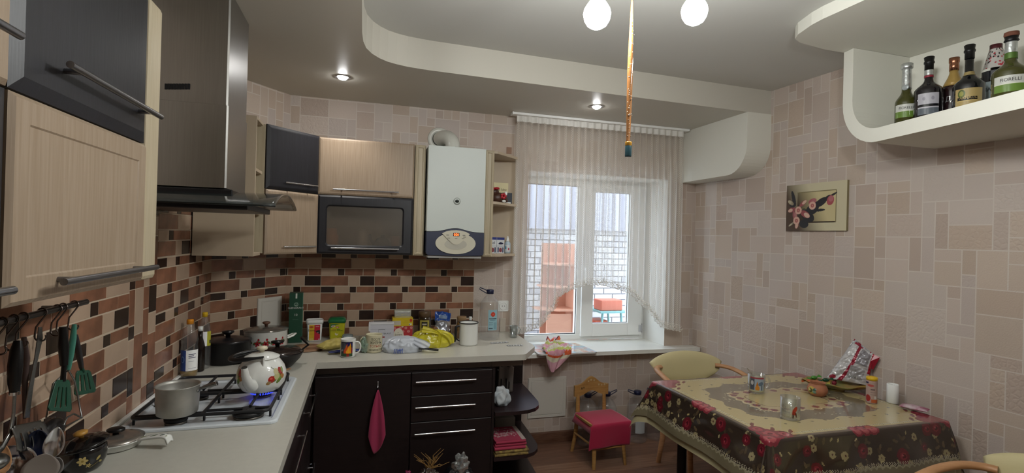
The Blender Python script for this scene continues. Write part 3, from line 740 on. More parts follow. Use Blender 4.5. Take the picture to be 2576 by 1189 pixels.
g = MB(); g.lathe([(.053, .0), (.058, .001), (.058, .014), (.053, .015)], (fx, fy, fzz), 28); g.box((fx-.012+.02, fy-.066, fzz+.006), (fx+.052, fy-.045, fzz+.026)); g.build('clamp', M_blackp, bo)
g = MB(); g.box((.45, 3.56, fzz), (.52, 3.66, fzz+.012)); g.build('top_plate', M_blackp, bo, bevel=.002)

# open end shelves right of the boiler
rs = thing('open_end_shelf', 'cream open corner shelves on the wall between the boiler and the curtain', 'shelf', (.99, 3.7, 1.475))
for z, nm in ((1.475, 0), (1.845, 0), (2.20, 0)):
    g = MB(); g.prism([(.873, 3.485), (.90, 3.485), (1.125, 3.70), (1.128, YB-.012), (.873, YB-.012)], z, z+.018); g.build('shelf', M_panel, rs, bevel=.001)
bx('back_panel', (.873, YB-.012, 1.475), (1.128, YB-.002, 2.218), M_panel, rs, bevel=.001)

# worktops
wt2 = MB(); wt2.prism([(XL+.008, 3.032), (.98, 3.032), (1.0, 3.037), (1.125, 3.235), (1.135, 3.26), (1.135, YB-.008), (-.505, YB-.008), (XL+.008, 3.378)], WT-.036, WT)
tag(wt2.build('worktop', M_top, bevel=.008, bseg=3), 'long white worktop along the tiled back wall up to the window', 'worktop')
# left worktop with a cut-out for the hob
hx0, hx1, hy0, hy1 = -.815, -.29, 2.09, 2.72
g = MB()
for a, b in (((XL+.008, -.6), (-.224, hy0+.03)), ((XL+.008, hy1-.03), (-.224, 3.0315)), ((XL+.008, hy0+.03), (hx0+.03, hy1-.03)), ((hx1-.03, hy0+.03), (-.224, hy1-.03))):
    g.box((a[0], a[1], WT-.036), (b[0], b[1], WT))
tag(g.build('worktop', M_top), 'white worktop along the left wall under the gas hob', 'worktop')
bx_ = MB(); bx_.tube([(-.2245, -.6, WT-.018), (-.2245, 3.03, WT-.018)], .0178, 16, flat=.45)
# back-run base cabinets
bc = thing('base_cabinet', 'dark brown corner base cabinet with a plain door and a hook for the pink cloth', 'cabinet', (.02, 3.4, 0))
FY = 3.085
M_rail = mat('grey metal rail', '6E6864', .5, .3)
bx('body', (-.2395, FY+.002, .10), (.2995, YB-.01, .80), M_dark, bc, bevel=0)
bx('front_rail', (-.2395, FY+.02, .80), (.2995, FY+.05, WT-.037), M_rail, bc, bevel=0)

bx('plinth', (-.2395, FY+.05, .0), (.7995, FY+.07, .0995), M_dark, bc, bevel=0)
d = rings('door', (-.236, FY+.001, .105), PX, NY, .534, .69, [(0, 0), (0, .016), (.003, .018)], M_dark, bc)
q = P(951, 960, 'y', FY-.03)
g = MB(); g.tube([(q.x, FY-.017, .755), (q.x, FY-.022, .75), (q.x, FY-.022, .72), (q.x, FY-.034, .712), (q.x, FY-.04, .722)], .003); g.build('hook', M_chrome, d)
dr = thing('drawer_cabinet', 'dark brown three drawer base cabinet with long bright handles', 'cabinet', (.55, 3.4, 0))
bx('front_rail', (.3005, FY+.02, .80), (.7985, FY+.05, WT-.037), M_rail, dr, bevel=0)
bx('body', (.3005, FY+.002, .10), (.7985, YB-.01, .80), M_dark, dr, bevel=0)
for i, (za, zb, zh) in enumerate(((.655, .795, .745), (.50, .652, .594), (.105, .497, .438))):
    d = rings('drawer', (.303, FY+.001, za), PX, NY, .493, zb-za, [(0, 0), (0, .016), (.003, .018)], M_dark, dr)
    handle((.325, FY-.017, zh), (.687, FY-.017, zh), NY, d, .0055, .03, m=mat('polished handle', 'D8D8DA', .12, 1.0))
# end shelf unit
es = thing('end_shelf_unit', 'dark brown open end unit with rounded shelves beside the drawers', 'shelf', (.95, 3.4, 0))
bx('side_panel', (.799, FY-.012, .0), (.815, YB-.16, .80), M_dark, es, bevel=0)
bx('back_panel', (.8155, YB-.165, .0), (1.175, YB-.15, WT-.038), M_dark, es, bevel=0)
def shelfp(z):
    pts = [(.8155, 3.05), (.95, 3.045), (1.03, 3.055), (1.09, 3.085), (1.13, 3.135), (1.15, 3.20), (1.155, 3.27), (1.165, 3.45), (1.172, 3.634), (.8155, 3.634)]
    g = MB(); g.prism(pts, z, z+.022); return g
for z in (.508, .228, .03): shelfp(z).build('shelf', M_darksh, es, bevel=.002)
bx('front_rail', (.7995, FY+.02, .80), (1.0, FY+.05, WT-.037), M_rail, es, bevel=0)
# left-run base cabinets (front plane x = -0.24)
def lbase(name, y0, y1, lab, cat, fronts, g_=None):
    t = thing(name, lab, cat, (-.5, (y0+y1)/2, 0), group=g_)
    bx('body', (XL+.008, y0+.001, .10), (-.262, y1-.001, WT-.045 if name != 'base_cabinet' else .78), M_dark, t, bevel=0)
    bx('plinth', (-.31, y0+.001, 0), (-.30, y1-.001, .0995), M_dark, t, bevel=0)
    for (a, b, z0, z1, hz) in fronts:
        d = rings('door', (-.261, a+.001, z0), PY, PX, b-a-.002, z1-z0, [(0, 0), (0, .016), (.003, .018)], M_dark, t)
        handle((-.243, a+.05, hz), (-.243, b-.05, hz), PX, d, .005, .028)
lbase('base_cabinet', 2.50, 3.02, 'dark brown base cabinet nearest the corner on the left run', 'cabinet', [(2.52, 3.0, .105, .40, .36), (2.52, 3.0, .405, .78, .745)])
lbase('base_cabinet', 1.90, 2.498, 'dark brown base cabinet under the gas hob', 'cabinet', [(1.90, 2.498, .105, .50, .46), (1.90, 2.498, .505, .78, .72)])
lbase('base_cabinet', 1.30, 1.898, 'dark brown base cabinet on the left run nearest the camera in view', 'cabinet', [(1.30, 1.898, .105, .50, .46), (1.30, 1.898, .505, .78, .74)])
lbase('base_cabinet', .60, 1.298, 'dark brown base cabinet out of view below the pot and utensils', 'cabinet', [(.60, 1.298, .105, .78, .74)])
lbase('base_cabinet', -.1, .598, 'dark brown base cabinet behind the viewer along the left wall', 'cabinet', [(-.1, .598, .105, .78, .74)])

# bottle niche shelf
nd = Vector((.17, .89, 0)).normalized()   # front edge direction, towards the window
far = Vector((2.47, 2.15, 0)); nn = Vector((-nd.y, nd.x, 0))
zb, zt = 2.135, 2.659
def prof_band(r_, off):
    # outer path of the strip in (s, z): s measured back along the front from the far end
    pts = [(off, zt)]+[(off+r_-r_*math.cos(a_), zb+off+r_-r_*math.sin(a_)) for a_ in [R(9*i) for i in range(11)]]+[(1.9, zb+off)]
    return pts
outer, inner = prof_band(.24, 0), prof_band(.175, .068)
def NP(s, z, back): 
    p = far-nd*s
    if back: return Vector((xw(2.15-s*.98)-.0005, 2.15-s*.98, z))
    return Vector((p.x, p.y, z))
g = MB(); n = len(outer)
V = [NP(s, z, 0) for s, z in outer]+[NP(s, z, 0) for s, z in inner]+[NP(s, z, 1) for s, z in outer]+[NP(s, z, 1) for s, z in inner]
F = []
for i in range(n-1):
    F += [(i, i+1, n+i+1, n+i), (i, 2*n+i, 2*n+i+1, i+1), (n+i, n+i+1, 3*n+i+1, 3*n+i), (2*n+i, 3*n+i, 3*n+i+1, 2*n+i+1)]
g.add(V, F, 0, False)
nic = g.build('wall_niche_shelf', M_plaster); tag(nic, 'white plastered shelf with a rounded end on the right wall holding bottles', 'shelf')
g = MB(); g.prism([(xw(.2)-.006, .2), (xw(.2)-.0012, .2), (xw(2.1)-.0012, 2.1), (xw(2.1)-.006, 2.1)], zb+.04, zt); g.build('back_panel', M_plaster, nic)

# wall hatches, socket
def hatch(name, o, u, n, w_, h_, lab, tilt=None):
    t = rings(name, o, u, n, w_, h_, [(0, 0), (0, .008), (.004, .012), (.022, .012), (.024, .009), (.026, .009), (.028, .013)], M_white if False else mat('white hatch', 'CFCBC2', .45), None)
    tag(t, lab, 'hatch')
hatch('inspection_hatch', (1.275, YB-.001, .20), PX, NY, .32, .318, 'square white inspection hatch low on the wallpaper under the window')
a, b = P(652, 757, 'y', 3.70), P(711, 748, 'y', 3.76)
o = Vector((XL, 3.37, 0))+DG*(.325); hn = Vector((DG.y, -DG.x, 0))
hatch('inspection_hatch', o+hn*.0065+Z*.93, DG, hn, .19, .245, 'white inspection hatch on the corner tiles behind the flowered pot')
so = thing('wall_socket', 'white power socket on the wallpaper right of the big water bottle', 'socket', (1.055, YB, 1.085))
g = MB(); g.prism(rr(1.014, 1.044, 1.096, 1.126, .008), YB-.010, YB-.0005, 'y'); pl = g.build('plate', M_white, so, bevel=.002)
Mx = Matrix.Rotation(R(90), 4, 'X')
g = MB(); g.openlathe([(.030, 0), (.030, .004), (.026, .005), (.024, .0), (.0, -.004), (.02, -.004)], c=(1.055, YB-.010, 1.085), M=Mx); g.build('socket_ring', M_white, pl)
g = MB()
for x in (1.046, 1.064): g.cyl((x, YB-.0135, 1.085), (x, YB-.008, 1.085), .003)
g.build('pin_hole', M_blackp, pl)
st = bx('wall_sticker', (P(1274, 370, 'y', YB).x, YB-.004, P(1280, 387, 'y', YB).z), (P(1287, 370, 'y', YB).x, YB-.0005, P(1280, 370, 'y', YB).z), mat('brown sticker', '8A6852', .5), bevel=.001)
tag(st, 'small brown square plate on the wallpaper above the open end shelves', 'plate')

# ------------------------------------------------------------------ hob and cookware
def at(px, py, z=WT): 
    q = P(px, py, 'z', z); return q, (q-EYE).dot(_f)/FOC       # base point, metres per pixel there
hob = thing('gas_hob', 'white enamel gas hob with four burners and black iron grates', 'hob', ((hx0+hx1)/2, (hy0+hy1)/2, WT))
g = MB(); hp = rr(hx0, hy0, hx1, hy1, .03)
def inset(pts, k):
    cx_, cy_ = (hx0+hx1)/2, (hy0+hy1)/2
    return [(cx_+(x-cx_)*(1-k/.26), cy_+(y-cy_)*(1-k/.31)) for x, y in pts]
ringz = [(hp, WT+.001), (hp, WT+.008), (inset(hp, .006), WT+.012), (inset(hp, .022), WT+.012), (inset(hp, .03), WT+.006)]
n = len(hp); g.add([(x, y, z) for pts, z in ringz for x, y in pts], [(a*n+i, a*n+(i+1) % n, (a+1)*n+(i+1) % n, (a+1)*n+i) for a in range(4) for i in range(n)]+[tuple(range(4*n, 5*n))])
g.build('plate', mat('hob enamel', 'D3DAE0', .18, coat=.3), hob)
hm = (hy0+hy1)/2; hcx = (hx0+hx1)/2
BZ = WT+.006; GZ = WT+.044
b1 = P(443, 1050, 'z', BZ+.02); b2 = P(626, 1034, 'z', BZ+.02); b3 = P(660, 984, 'z', BZ+.02); b4 = P(508, 990, 'z', BZ+.02)
bl = [(b1, .034), (b2, .050), (b3, .034), (b4, .024)]
M_burn = mat('blackened burner cap', '1E1D1E', .55, noise_amt=.3, noise_scale=60); M_burnb = mat('burner base alloy', '6E6A64', .45, .8)
for i, (q, r_) in enumerate(bl):
    g = MB(); g.lathe([(r_*1.05, 0), (r_*1.05, .008), (r_*.9, .01)], (q.x, q.y, BZ), 32); g.lathe([(r_*.8, .010), (r_*1.12, .012), (r_*1.15, .022), (r_*.95, .027), (r_*.3, .028), (0, .029)], (q.x, q.y, BZ), 32, mi=1)
    bu = g.build('burner', [M_burnb, M_burn], hob)
# blue flame ring under the kettle
g = MB()
for k in range(28):
    a_ = 2*math.pi*k/28; c_, s__ = math.cos(a_), math.sin(a_); r_ = .039
    g.tube([(b3.x+c_*r_, b3.y+s__*r_, BZ+.016), (b3.x+c_*(r_+.008), b3.y+s__*(r_+.008), BZ+.02), (b3.x+c_*(r_+.013), b3.y+s__*(r_+.013), BZ+.03)], [.0025, .003, .0004], 6)
g.build('flame', mat('blue gas flame', '3A4CE8', .5, emit=.5), hob)
def grate(y0, y1, bs):
    g = MB(); x0, x1 = hx0+.035, hx1-.035; r = .0066
    lp = [(x, y, GZ-.006) for x, y in rr(x0, y0, x1, y1, .025)]
    g.tube(lp, r, 8, closed=True)
    for x in (x0, hcx, x1):
        for y in (y0+.03, y1-.03): g.cyl((x, y, BZ), (x, y, GZ-.006), .0045, 8)
    g.tube([(hcx, y0, GZ-.006), (hcx, y0+.05, GZ-.006), (hcx, y0+.07, GZ-.0065), (hcx, y1-.07, GZ-.0065), (hcx, y1-.05, GZ-.006), (hcx, y1, GZ-.006)], r, 8)
    for q, rb in bs:
        i = .022
        xa, xb = (x0, hcx) if q.x < hcx else (hcx, x1)
        for (ax_, ay_), (bx__, by_) in (((xa, q.y), (q.x-i, q.y)), ((xb, q.y), (q.x+i, q.y)), ((q.x, y0), (q.x, q.y-i)), ((q.x, y1), (q.x, q.y+i))):
            g.tube([(ax_, ay_, GZ-.006), (ax_+(bx__-ax_)*.2, ay_+(by_-ay_)*.2, GZ-.0058), (ax_+(bx__-ax_)*.4, ay_+(by_-ay_)*.4, GZ-.0058), (bx__, by_, GZ-.0058)], .0058, 8)
    return g.build('grate', M_iron, hob)
grate(hy0+.045, hm-.004, [bl[0], bl[1]]); grate(hm+.004, hy1-.035, [bl[2], bl[3]])

# aluminium saucepan
q, s = at(446, 1040, GZ); c = Vector((q.x, q.y, GZ+.0005))
sp = thing('saucepan', 'dented aluminium saucepan with a hollow metal handle on the front left burner', 'saucepan', c)
g = MB(); g.openlathe([(0, 0), (.058, 0), (.066, .006), (.069, .05), (.070, .102), (.074, .105), (.074, .107), (.069, .107), (.067, .095), (.065, .01), (0, .004)], c=c, seg=48); g.build('body', M_alu, sp)
hd = Vector((1, .05, 0)).normalized(); e = P(545, 967, 'z', GZ+.10); e = Vector((e.x, e.y, GZ+.105)); st_ = P(478, 987, 'y', c.y-.055); 
sa = math.atan2(e.y-c.y, e.x-c.x); s0 = c+Vector((math.cos(sa)*.069, math.sin(sa)*.069, .085))
g = MB(); g.tube([s0, s0.lerp(e, .3)+Z*.003, e], [.006, .008, .0105], 14, flat=.8); hb = g.build('handle', M_steel, sp)
g = MB(); g.cyl(e, e+(e-s0).normalized()*.002, .0105, 14); g.cyl(e, e+(e-s0).normalized()*.0028, .007, 14, mi=1); g.build('end_ring', [M_chrome, M_blackp], hb)
g = MB(); g.ball(s0, .005, .022, .009, M=Matrix.Rotation(sa, 4, 'Z')); g.build('rivet_plate', M_steel, sp)

# kettle
q, s = at(657, 978, GZ); c = Vector((q.x, q.y, GZ+.0005))
ke = thing('kettle', 'white enamel kettle with painted vegetables and folded black handle on a lit burner', 'kettle', c)
kp = [(0, 0), (.066, 0), (.076, .006), (.092, .03), (.098, .055), (.097, .078), (.089, .102), (.075, .122), (.066, .134), (.063, .138)]
g = MB(); g.lathe(kp, c, 56); g.build('body', M_enamel, ke)
g = MB(); g.lathe([(.069, .136), (.071, .140), (.068, .143), (.045, .153), (.015, .158), (.006, .159), (0, .159)], c, 48); kl = g.build('lid', M_enamel, ke)
g = MB(); g.lathe([(.008, .158), (.009, .166), (.020, .170), (.022, .177), (.018, .183), (0, .185)], c, 28); g.build('knob', mat('ivory knob', 'CFC6AC', .3), kl)
sd = Vector((-.25, -1, 0)).normalized()
g = MB(); g.tube([c+sd*.085+Z*.040, c+sd*.125+Z*.062, c+sd*.146+Z*.095, c+sd*.158+Z*.132], [.028, .020, .015, .012], 20, flat=1.0, cap=False); sp_ = g.build('spout', M_enamel, ke)
g = MB(); g.cyl(c+sd*.158+Z*.1325, c+sd*.1583+Z*.1333, .0100, 16); g.build('spout_opening', mat('dark opening2', '2A2622', .6), sp_)
# bracket and folded handle (lies towards the left)
hdv = Vector((-.97, -.25, 0)); sid = Vector((-hdv.y, hdv.x, 0))
for sg in (1, -1):
    p0 = c+sid*(.072*sg)+Z*.125; g = MB(); g.tube([p0-Z*.012, p0+Z*.012, p0+Z*.028+sid*.004*sg], [.009, .009, .007], 10, flat=.5); g.build('bracket', M_enamel, ke)
pts = []
for k in range(17):
    t_ = math.pi*k/16; pts.append(c+sid*(.076*math.cos(t_))+hdv*(.118*math.sin(t_)**.7)+Z*(.153-.012*math.sin(t_)))
g = MB(); g.tube(pts, [.006, .008]+[.0115]*13+[.008, .006], 14, flat=.75); g.build('handle', M_blackp, ke)
# painted vegetables on the body, wrapped on the belly
cv = Canvas(.11, .08, 110, 80, 'DEDFDB')
cv.ell(.040, .030, .020, .013, '5E7A3A', .4); cv.ell(.075, .045, .022, .012, '5E7A3A', 1.0); cv.ell(.032, .030, .015, .014, 'A82A24'); cv.ell(.030, .034, .006, .004, 'D0604A'); cv.ell(.058, .040, .014, .015, 'B9B585'); cv.ell(.055, .060, .012, .013, 'C2BC92')
cv.ell(.080, .058, .012, .017, '9A3A34', .5); cv.ell(.088, .035, .013, .010, 'B07A44'); cv.ell(.020, .016, .011, .007, '9C7A44', .3); cv.ell(.070, .022, .017, .009, '6E8A44', .7); cv.line(.046, .07, .036, .079, .002, '3A4A24'); cv.ell(.093, .062, .008, .012, '7A8A48')
msk = (np.abs(cv.a-np.array(lin('DEDFDB'))).sum(-1) > .02)
def belly(ang, off=.0008, zc=.03):
    rz = np.array(kp)
    def f(U, V):
        z = zc+V; r_ = np.interp(z, rz[:, 1], rz[:, 0])+off; t_ = ang+(U-.055)/.105
        return c.x+r_*np.cos(t_), c.y+r_*np.sin(t_), c.z+z
    return f
va = math.atan2(-c.y, -c.x)
cv.build('painted_vegetables', belly(va+.62), M_gloss, ke, mask=msk)
cv.build('painted_vegetables', belly(va-1.25), M_gloss, ke, mask=msk)

# shallow white pan with steel lid, front of the hob
q, s = at(300, 1112); c = Vector((q.x, q.y, WT+.0005)); c.x = max(c.x, -.764); c.y -= .035
pn = thing('frying_pan', 'small white frying pan with a steel lid and leaf patterned handle before the hob', 'pan', c)
g = MB(); g.openlathe([(0, 0), (.062, 0), (.070, .004), (.078, .022), (.081, .023), (.081, .025), (.076, .025), (.068, .007), (0, .004)], c=c, seg=48); g.build('body', M_enamel, pn)
g = MB(); g.lathe([(.0795, .0255), (.080, .028), (.06, .034), (.03, .039), (0, .040)], c, 48); pl = g.build('lid', mat('grey lid', '9C948C', .25, .7), pn)
g = MB(); g.lathe([(.007, .038), (.007, .046), (.020, .05), (.021, .057), (.016, .061), (0, .062)], c, 28, sx=1.25); g.build('knob', M_blackp, pl)
e = P(428, 1103, 'z', WT+.03); ev = Vector((e.x-c.x, e.y-c.y, 0)); ln = ev.length; ev.normalize(); sv = Vector((-ev.y, ev.x, 0))
hw = [(.078, .020, .018), (.11, .026, .020), (.5, .033, .022), (.8, .037, .026), (.93, .034, .027), (1.0, .016, .026)]
hw = [(.078, .020, .018)]+[(.078+(ln-.078)*t_, z_, w_) for t_, z_, w_ in hw[1:]]
def hnd(u_, v_):
    k = u_*(len(hw)-1); i = min(int(k), len(hw)-2); f_ = k-i; d_, z_, w_ = [hw[i][j]*(1-f_)+hw[i+1][j]*f_ for j in range(3)]
    return c+ev*d_+sv*(w_*(v_-.5)*1.1)+Z*(z_+.006*math.sin(v_*math.pi))
g = MB(); g.grid(hnd, 24, 8); hh = g.build('handle', M_enamel, pn, solid=.006)
cv = Canvas(1, 1, 90, 40, 'DEDFDB')
for i in range(9): cv.ell(.12+i*.1, .5+.22*(-1)**i, .035, .12, ['3E5A3A', '6C7A44', '2F4A3A'][i % 3], .6*(-1)**i)
msk = (np.abs(cv.a-np.array(lin('DEDFDB'))).sum(-1) > .02)
def fmap(U, V):
    o_ = np.array([[tuple(hnd(min(1, U[j, i]), V[j, i])+Z*.0038) for i in range(U.shape[1])] for j in range(U.shape[0])]); return o_[..., 0], o_[..., 1], o_[..., 2]
cv.build('leaf_print', fmap, M_gloss, pn, mask=msk)

# black pot with gold flower, foreground left
q, s = at(205, 1172); c = Vector((q.x, q.y, WT+.0005)); c.x = max(c.x, -.784); c.y -= .02
bp_ = thing('small_pot', 'small black enamel pot with gold flowers and a tilted lid at the lower left', 'pot', c)
M_bpot = mat('black enamel', '0E0C0E', .15, coat=.4)
g = MB(); pp = [(0, 0), (.040, 0), (.048, .006), (.058, .03), (.060, .05), (.058, .066), (.056, .072)]
g.lathe(pp, c, 48); g.build('body', M_bpot, bp_)
Ml = Matrix.Translation(c+Vector((0, 0, .074))) @ Matrix.Rotation(R(-8), 4, 'Y') @ Matrix.Rotation(R(6), 4, 'X')
g = MB(Ml); g.lathe([(.061, -.002), (.064, .002), (.062, .006), (.046, .012), (.044, .013), (.03, .018), (.028, .0185), (.01, .021), (0, .021)], (0, 0, 0), 48); pl = g.build('lid', M_bpot, bp_)
g = MB(Ml); g.lathe([(.006, .02), (.007, .028), (.017, .030), (.018, .037), (.010, .041), (0, .041)], (0, 0, 0), 24); g.build('knob', mat('varnished wood knob', 'B98A42', .3), pl)
cv = Canvas(.09, .06, 90, 60, '0E0C0E'); cv.flower(.03, .036, .013, 'B9A468', '8A7436', 6); cv.flower(.045, .020, .007, 'B9A468', '8A7436', 5); cv.line(.05, .012, .07, .022, .0015, '8A7A4A'); cv.ell(.07, .035, .008, .004, 'A39257', .8); cv.ell(.078, .022, .006, .003, 'A39257', -.4)
msk = (np.abs(cv.a-np.array(lin('0E0C0E'))).sum(-1) > .02)
def m_(ang, prof, h0, w_):
    rz = np.array(prof)
    def f(U, V):
        z = h0+V; r_ = np.interp(z, rz[:, 1], rz[:, 0])+.0008; t_ = ang+(U-w_/2)/r_.max(); return c.x+r_*np.cos(t_), c.y+r_*np.sin(t_), c.z+z
    return f
va = math.atan2(-c.y, -c.x)
cv.build('gold_flower', m_(va+.25, pp, .006, .09), M_gloss, bp_, mask=msk)

# utensil holder and what stands in it
uc = P(62, 1188, 'z', 1.005); uc = Vector((max(uc.x, -.77), uc.y-.045, WT+.0005))
uh = thing('utensil_holder', 'dark blue utensil holder cut by the lower left corner', 'holder', uc)
g = MB(); g.openlathe([(0, 0), (.045, 0), (.052, .01), (.055, .118), (.057, .12), (.054, .121), (.052, .11), (.048, .012), (0, .006)], c=uc, seg=40); g.build('body', mat('blue plastic cup', '16245A', .3), uh)
def spoon(name, lab, tip, neck, foot, w_, m, depth=.010, cat='spoon', grp=None, hm=None, hr=.0035):
    tip, neck, foot = Vector(tip), Vector(neck), Vector(foot)
    t = thing(name, lab, cat, foot, group=grp); ax_ = (tip-neck); L_ = ax_.length; ax_.normalize()
    vd = (EYE-neck).normalized(); sv_ = ax_.cross(vd).normalized(); nv = sv_.cross(ax_)
    g = MB(); 
    def f(u_, v_):
        a_ = u_; wd = w_*math.sin(math.pi*min(1, a_**.8))**.6 if 0 < a_ < 1 else .0006
        s_ = (v_-.5)*2; return neck+ax_*(L_*a_)+sv_*(wd*.5*s_)-nv*(depth*(1-s_*s_)*math.sin(math.pi*a_))
    g.grid(f, 18, 10); g.build('bowl', m, t, solid=.0012)
    g = MB(); g.tube([neck+ax_*.004, neck.lerp(foot, .15), foot], [hr*1.3, hr, hr], 8, flat=.5); g.build('handle', hm or m, t)
    return t
in_ = lambda dx, dy: uc+Vector((dx, dy, .012))
def on_depth(px, py, y_): return P(px, py, 'y', y_)
uy = uc.y
spoon('spoon', 'large shiny steel spoon standing bowl up in the blue holder', on_depth(145, 1073, uy+.02), on_depth(128, 1152, uy+.01), in_(.02, .01), .040, M_chrome)
spoon('spoon', 'dark navy plastic spoon standing in the blue holder', on_depth(98, 1080, uy+.04), on_depth(78, 1158, uy+.03), in_(.0, .02), .055, mat('dark navy nylon', '0E1630', .25), .014)
spoon('spoon', 'pale grey rounded plastic scoop in the blue holder, half out of the frame', on_depth(150, 1150, uy-.0), on_depth(115, 1195, uy), in_(.03, -.01), .045, mat('grey nylon', '8E8A88', .35), .004)
spoon('spatula', 'flat grey plastic spatula in front in the blue holder', on_depth(112, 1140, uy-.02), on_depth(95, 1210, uy-.02), in_(.01, -.03), .07, mat('grey nylon2', '857C76', .4), .002, cat='spatula')
spoon('ladle', 'round steel ladle at the lower left corner of the blue holder', on_depth(8, 1125, uy), on_depth(62, 1195, uy), in_(-.02, -.01), .075, M_chrome, .03, cat='ladle')
spoon('wooden_spoon', 'pale wooden spoon at the left frame edge in the blue holder', on_depth(2, 1110, uy-.03), on_depth(10, 1190, uy-.03), in_(-.03, -.02), .03, M_wood, .004, cat='spoon')

# ------------------------------------------------------------------ rail with hooks and hanging utensils
ra, rb = P(-60, 822, 'x', -.80), P(216, 763, 'x', -.80); rb.z = ra.z = 1.381
rl = thing('hanging_rail', 'dark steel kitchen rail on the tiled left wall', 'rail', (-.80, rb.y-.3, 1.38))
M_rails = mat('dark rail steel', '55504E', .3, .9)
g = MB(); g.cyl(Vector((ra.x, 1.1, 1.381)), rb, .0085, 20); g.ball(rb, .0088, .007, .0088); g.build('bar', M_rails, rl)
for y_ in (1.2, 1.72):
    g = MB(); g.cyl((-.8445, y_, 1.381), (-.80, y_, 1.381), .007); g.build('bracket', M_rails, rl)
M_hook = mat('dark chrome hook', '6A6260', .22, 1.0)
hooks = {}
def shook(px, lab_i, dz=0):
    y_ = P(px, 775, 'x', -.80).y; t = MB(); c0 = Vector((-.80, y_, 1.381)); r_ = .0115; pts = []
    for k in range(11): a_ = R(200-22*k); pts.append(c0+Vector((math.cos(a_)*r_, -.006*k/10, math.sin(a_)*r_)))
    pts.append(c0+Vector((-.004, -.02, -.035)))
    for k in range(9): a_ = R(180+25*k); pts.append(c0+Vector((.010+math.cos(a_)*.014-.004+.004, -.024-.001*k, -.058+math.sin(a_)*.012)))
    t.tube(pts, .0022, 8); o = t.build('s_hook', M_hook)
    tag(o, 'dark chrome S hook on the kitchen rail' if not lab_i else lab_i, 'hook', 'S hooks on the kitchen rail'); hooks[px] = c0+Vector((.008, -.027, -.070)); return hooks[px]
hk = [shook(px, l) for px, l in ((10, 'S hook at the left frame edge of the rail, its end cut by the frame'), (38, 'S hook holding the big black handled utensil'), (62, 'S hook right of the big black handle, holding the brown handled utensil'), (108, 'S hook holding the slotted steel turner by its flat handle'), (146, 'S hook holding the black handled green spatula'), (160, 'empty S hook between the two spatulas'), (188, 'S hook nearest the end of the rail, holding the wire masher'))]
def hang(name, lab, cat, parts, group=None):
    t = thing(name, lab, cat, parts[0], group=group); return t
UX = -.775
HP = lambda px, py, x=UX: P(px, py, 'x', x)
# black handled ladle
t = hang('skimmer', 'utensil with a thick black handle hanging at the left end of the rail', 'utensil', [HP(45, 870)])
g = MB(); g.tube([HP(45, 856), HP(42, 880), HP(38, 920), HP(36, 965), HP(37, 985)], [.008, .013, .015, .0125, .010], 16, flat=.7); hd_ = g.build('handle', M_blackp, t)
g = MB(); g.cyl(HP(37, 984), HP(37, 992), .0105); g.build('ferrule', M_chrome, hd_)
g = MB(); g.tube([HP(37, 990), HP(34, 1040), HP(26, 1090), HP(5, 1125), HP(-12, 1140)], [.005, .005, .007, .008, .01], 10, flat=.6); g.build('neck', M_steel, t)
g = MB(); g.ball(HP(-30, 1165), .035, .035, .02); g.build('bowl', M_steel, t)
# brown handled utensil behind
t = hang('ladle', 'ladle with a long dull brown handle hanging behind the black handle', 'ladle', [HP(68, 850)])
g = MB(); g.tube([HP(60, 848, -.80), HP(66, 900, -.80), HP(62, 960, -.80), HP(62, 1052, -.80)], [.006, .008, .007, .004], 10, flat=.5); g.build('handle', mat('brown dull handle', '4A3B38', .4), t)
g = MB(); cc = HP(130, 1085, -.797); g.ball(cc, .02, .055, .035, 20, 10); g.build('bowl', mat('dark nylon bowl', '1A1718', .3), t)
# slotted steel turner
t = hang('slotted_turner', 'slotted steel turner hanging by a flat tapered handle', 'turner', [HP(102, 830)])
pa = [(98, 822), (106, 822), (108, 850), (90, 930), (82, 990), (74, 1050), (62, 1050), (72, 980), (88, 900), (95, 850)]
x_ = -.785
g = MB(); V = [HP(a_, b_, x_) for a_, b_ in pa]; V2 = [v+Vector((-.002, 0, 0)) for v in V]; n = len(V)
g.add(V+V2, [tuple(range(n)), tuple(range(2*n-1, n-1, -1))]+[(i, n+i, n+(i+1) % n, (i+1) % n) for i in range(n)]); g.build('handle', M_steel, t)
# blade as a grid with four slots left open
bl_ = [(26, 1072), (108, 1055), (116, 1120), (30, 1140)]
B4 = [HP(a_, b_, -.77) for a_, b_ in bl_]
def blade(u_, v_): return (B4[0]*(1-u_)+B4[1]*u_)*(1-v_)+(B4[3]*(1-u_)+B4[2]*u_)*v_+Vector((.01*math.sin(v_*2), 0, 0))
def slotted(fn, nu, nv, slots, m, name, par, th=.0015, trim=True):
    g = MB(); vs = [fn(i/nu, j/nv) for j in range(nv+1) for i in range(nu+1)]; fs = []
    for j in range(nv):
        for i in range(nu):
            u_, v_ = (i+.5)/nu, (j+.5)/nv
            if any(a <= u_ <= b and c_ <= v_ <= d_ for a, b, c_, d_ in slots): continue
            if trim and (min(u_, 1-u_)+min(v_, 1-v_) < .10): continue
            fs.append((j*(nu+1)+i, j*(nu+1)+i+1, (j+1)*(nu+1)+i+1, (j+1)*(nu+1)+i))
    g.add(vs, fs, 0, True); return g.build(name, m, par, solid=th)
slotted(blade, 24, 16, [(.16, .22, .3, .92), (.37, .44, .3, .95), (.58, .65, .25, .9), (.79, .85, .25, .85)], M_steel, 'blade', t)
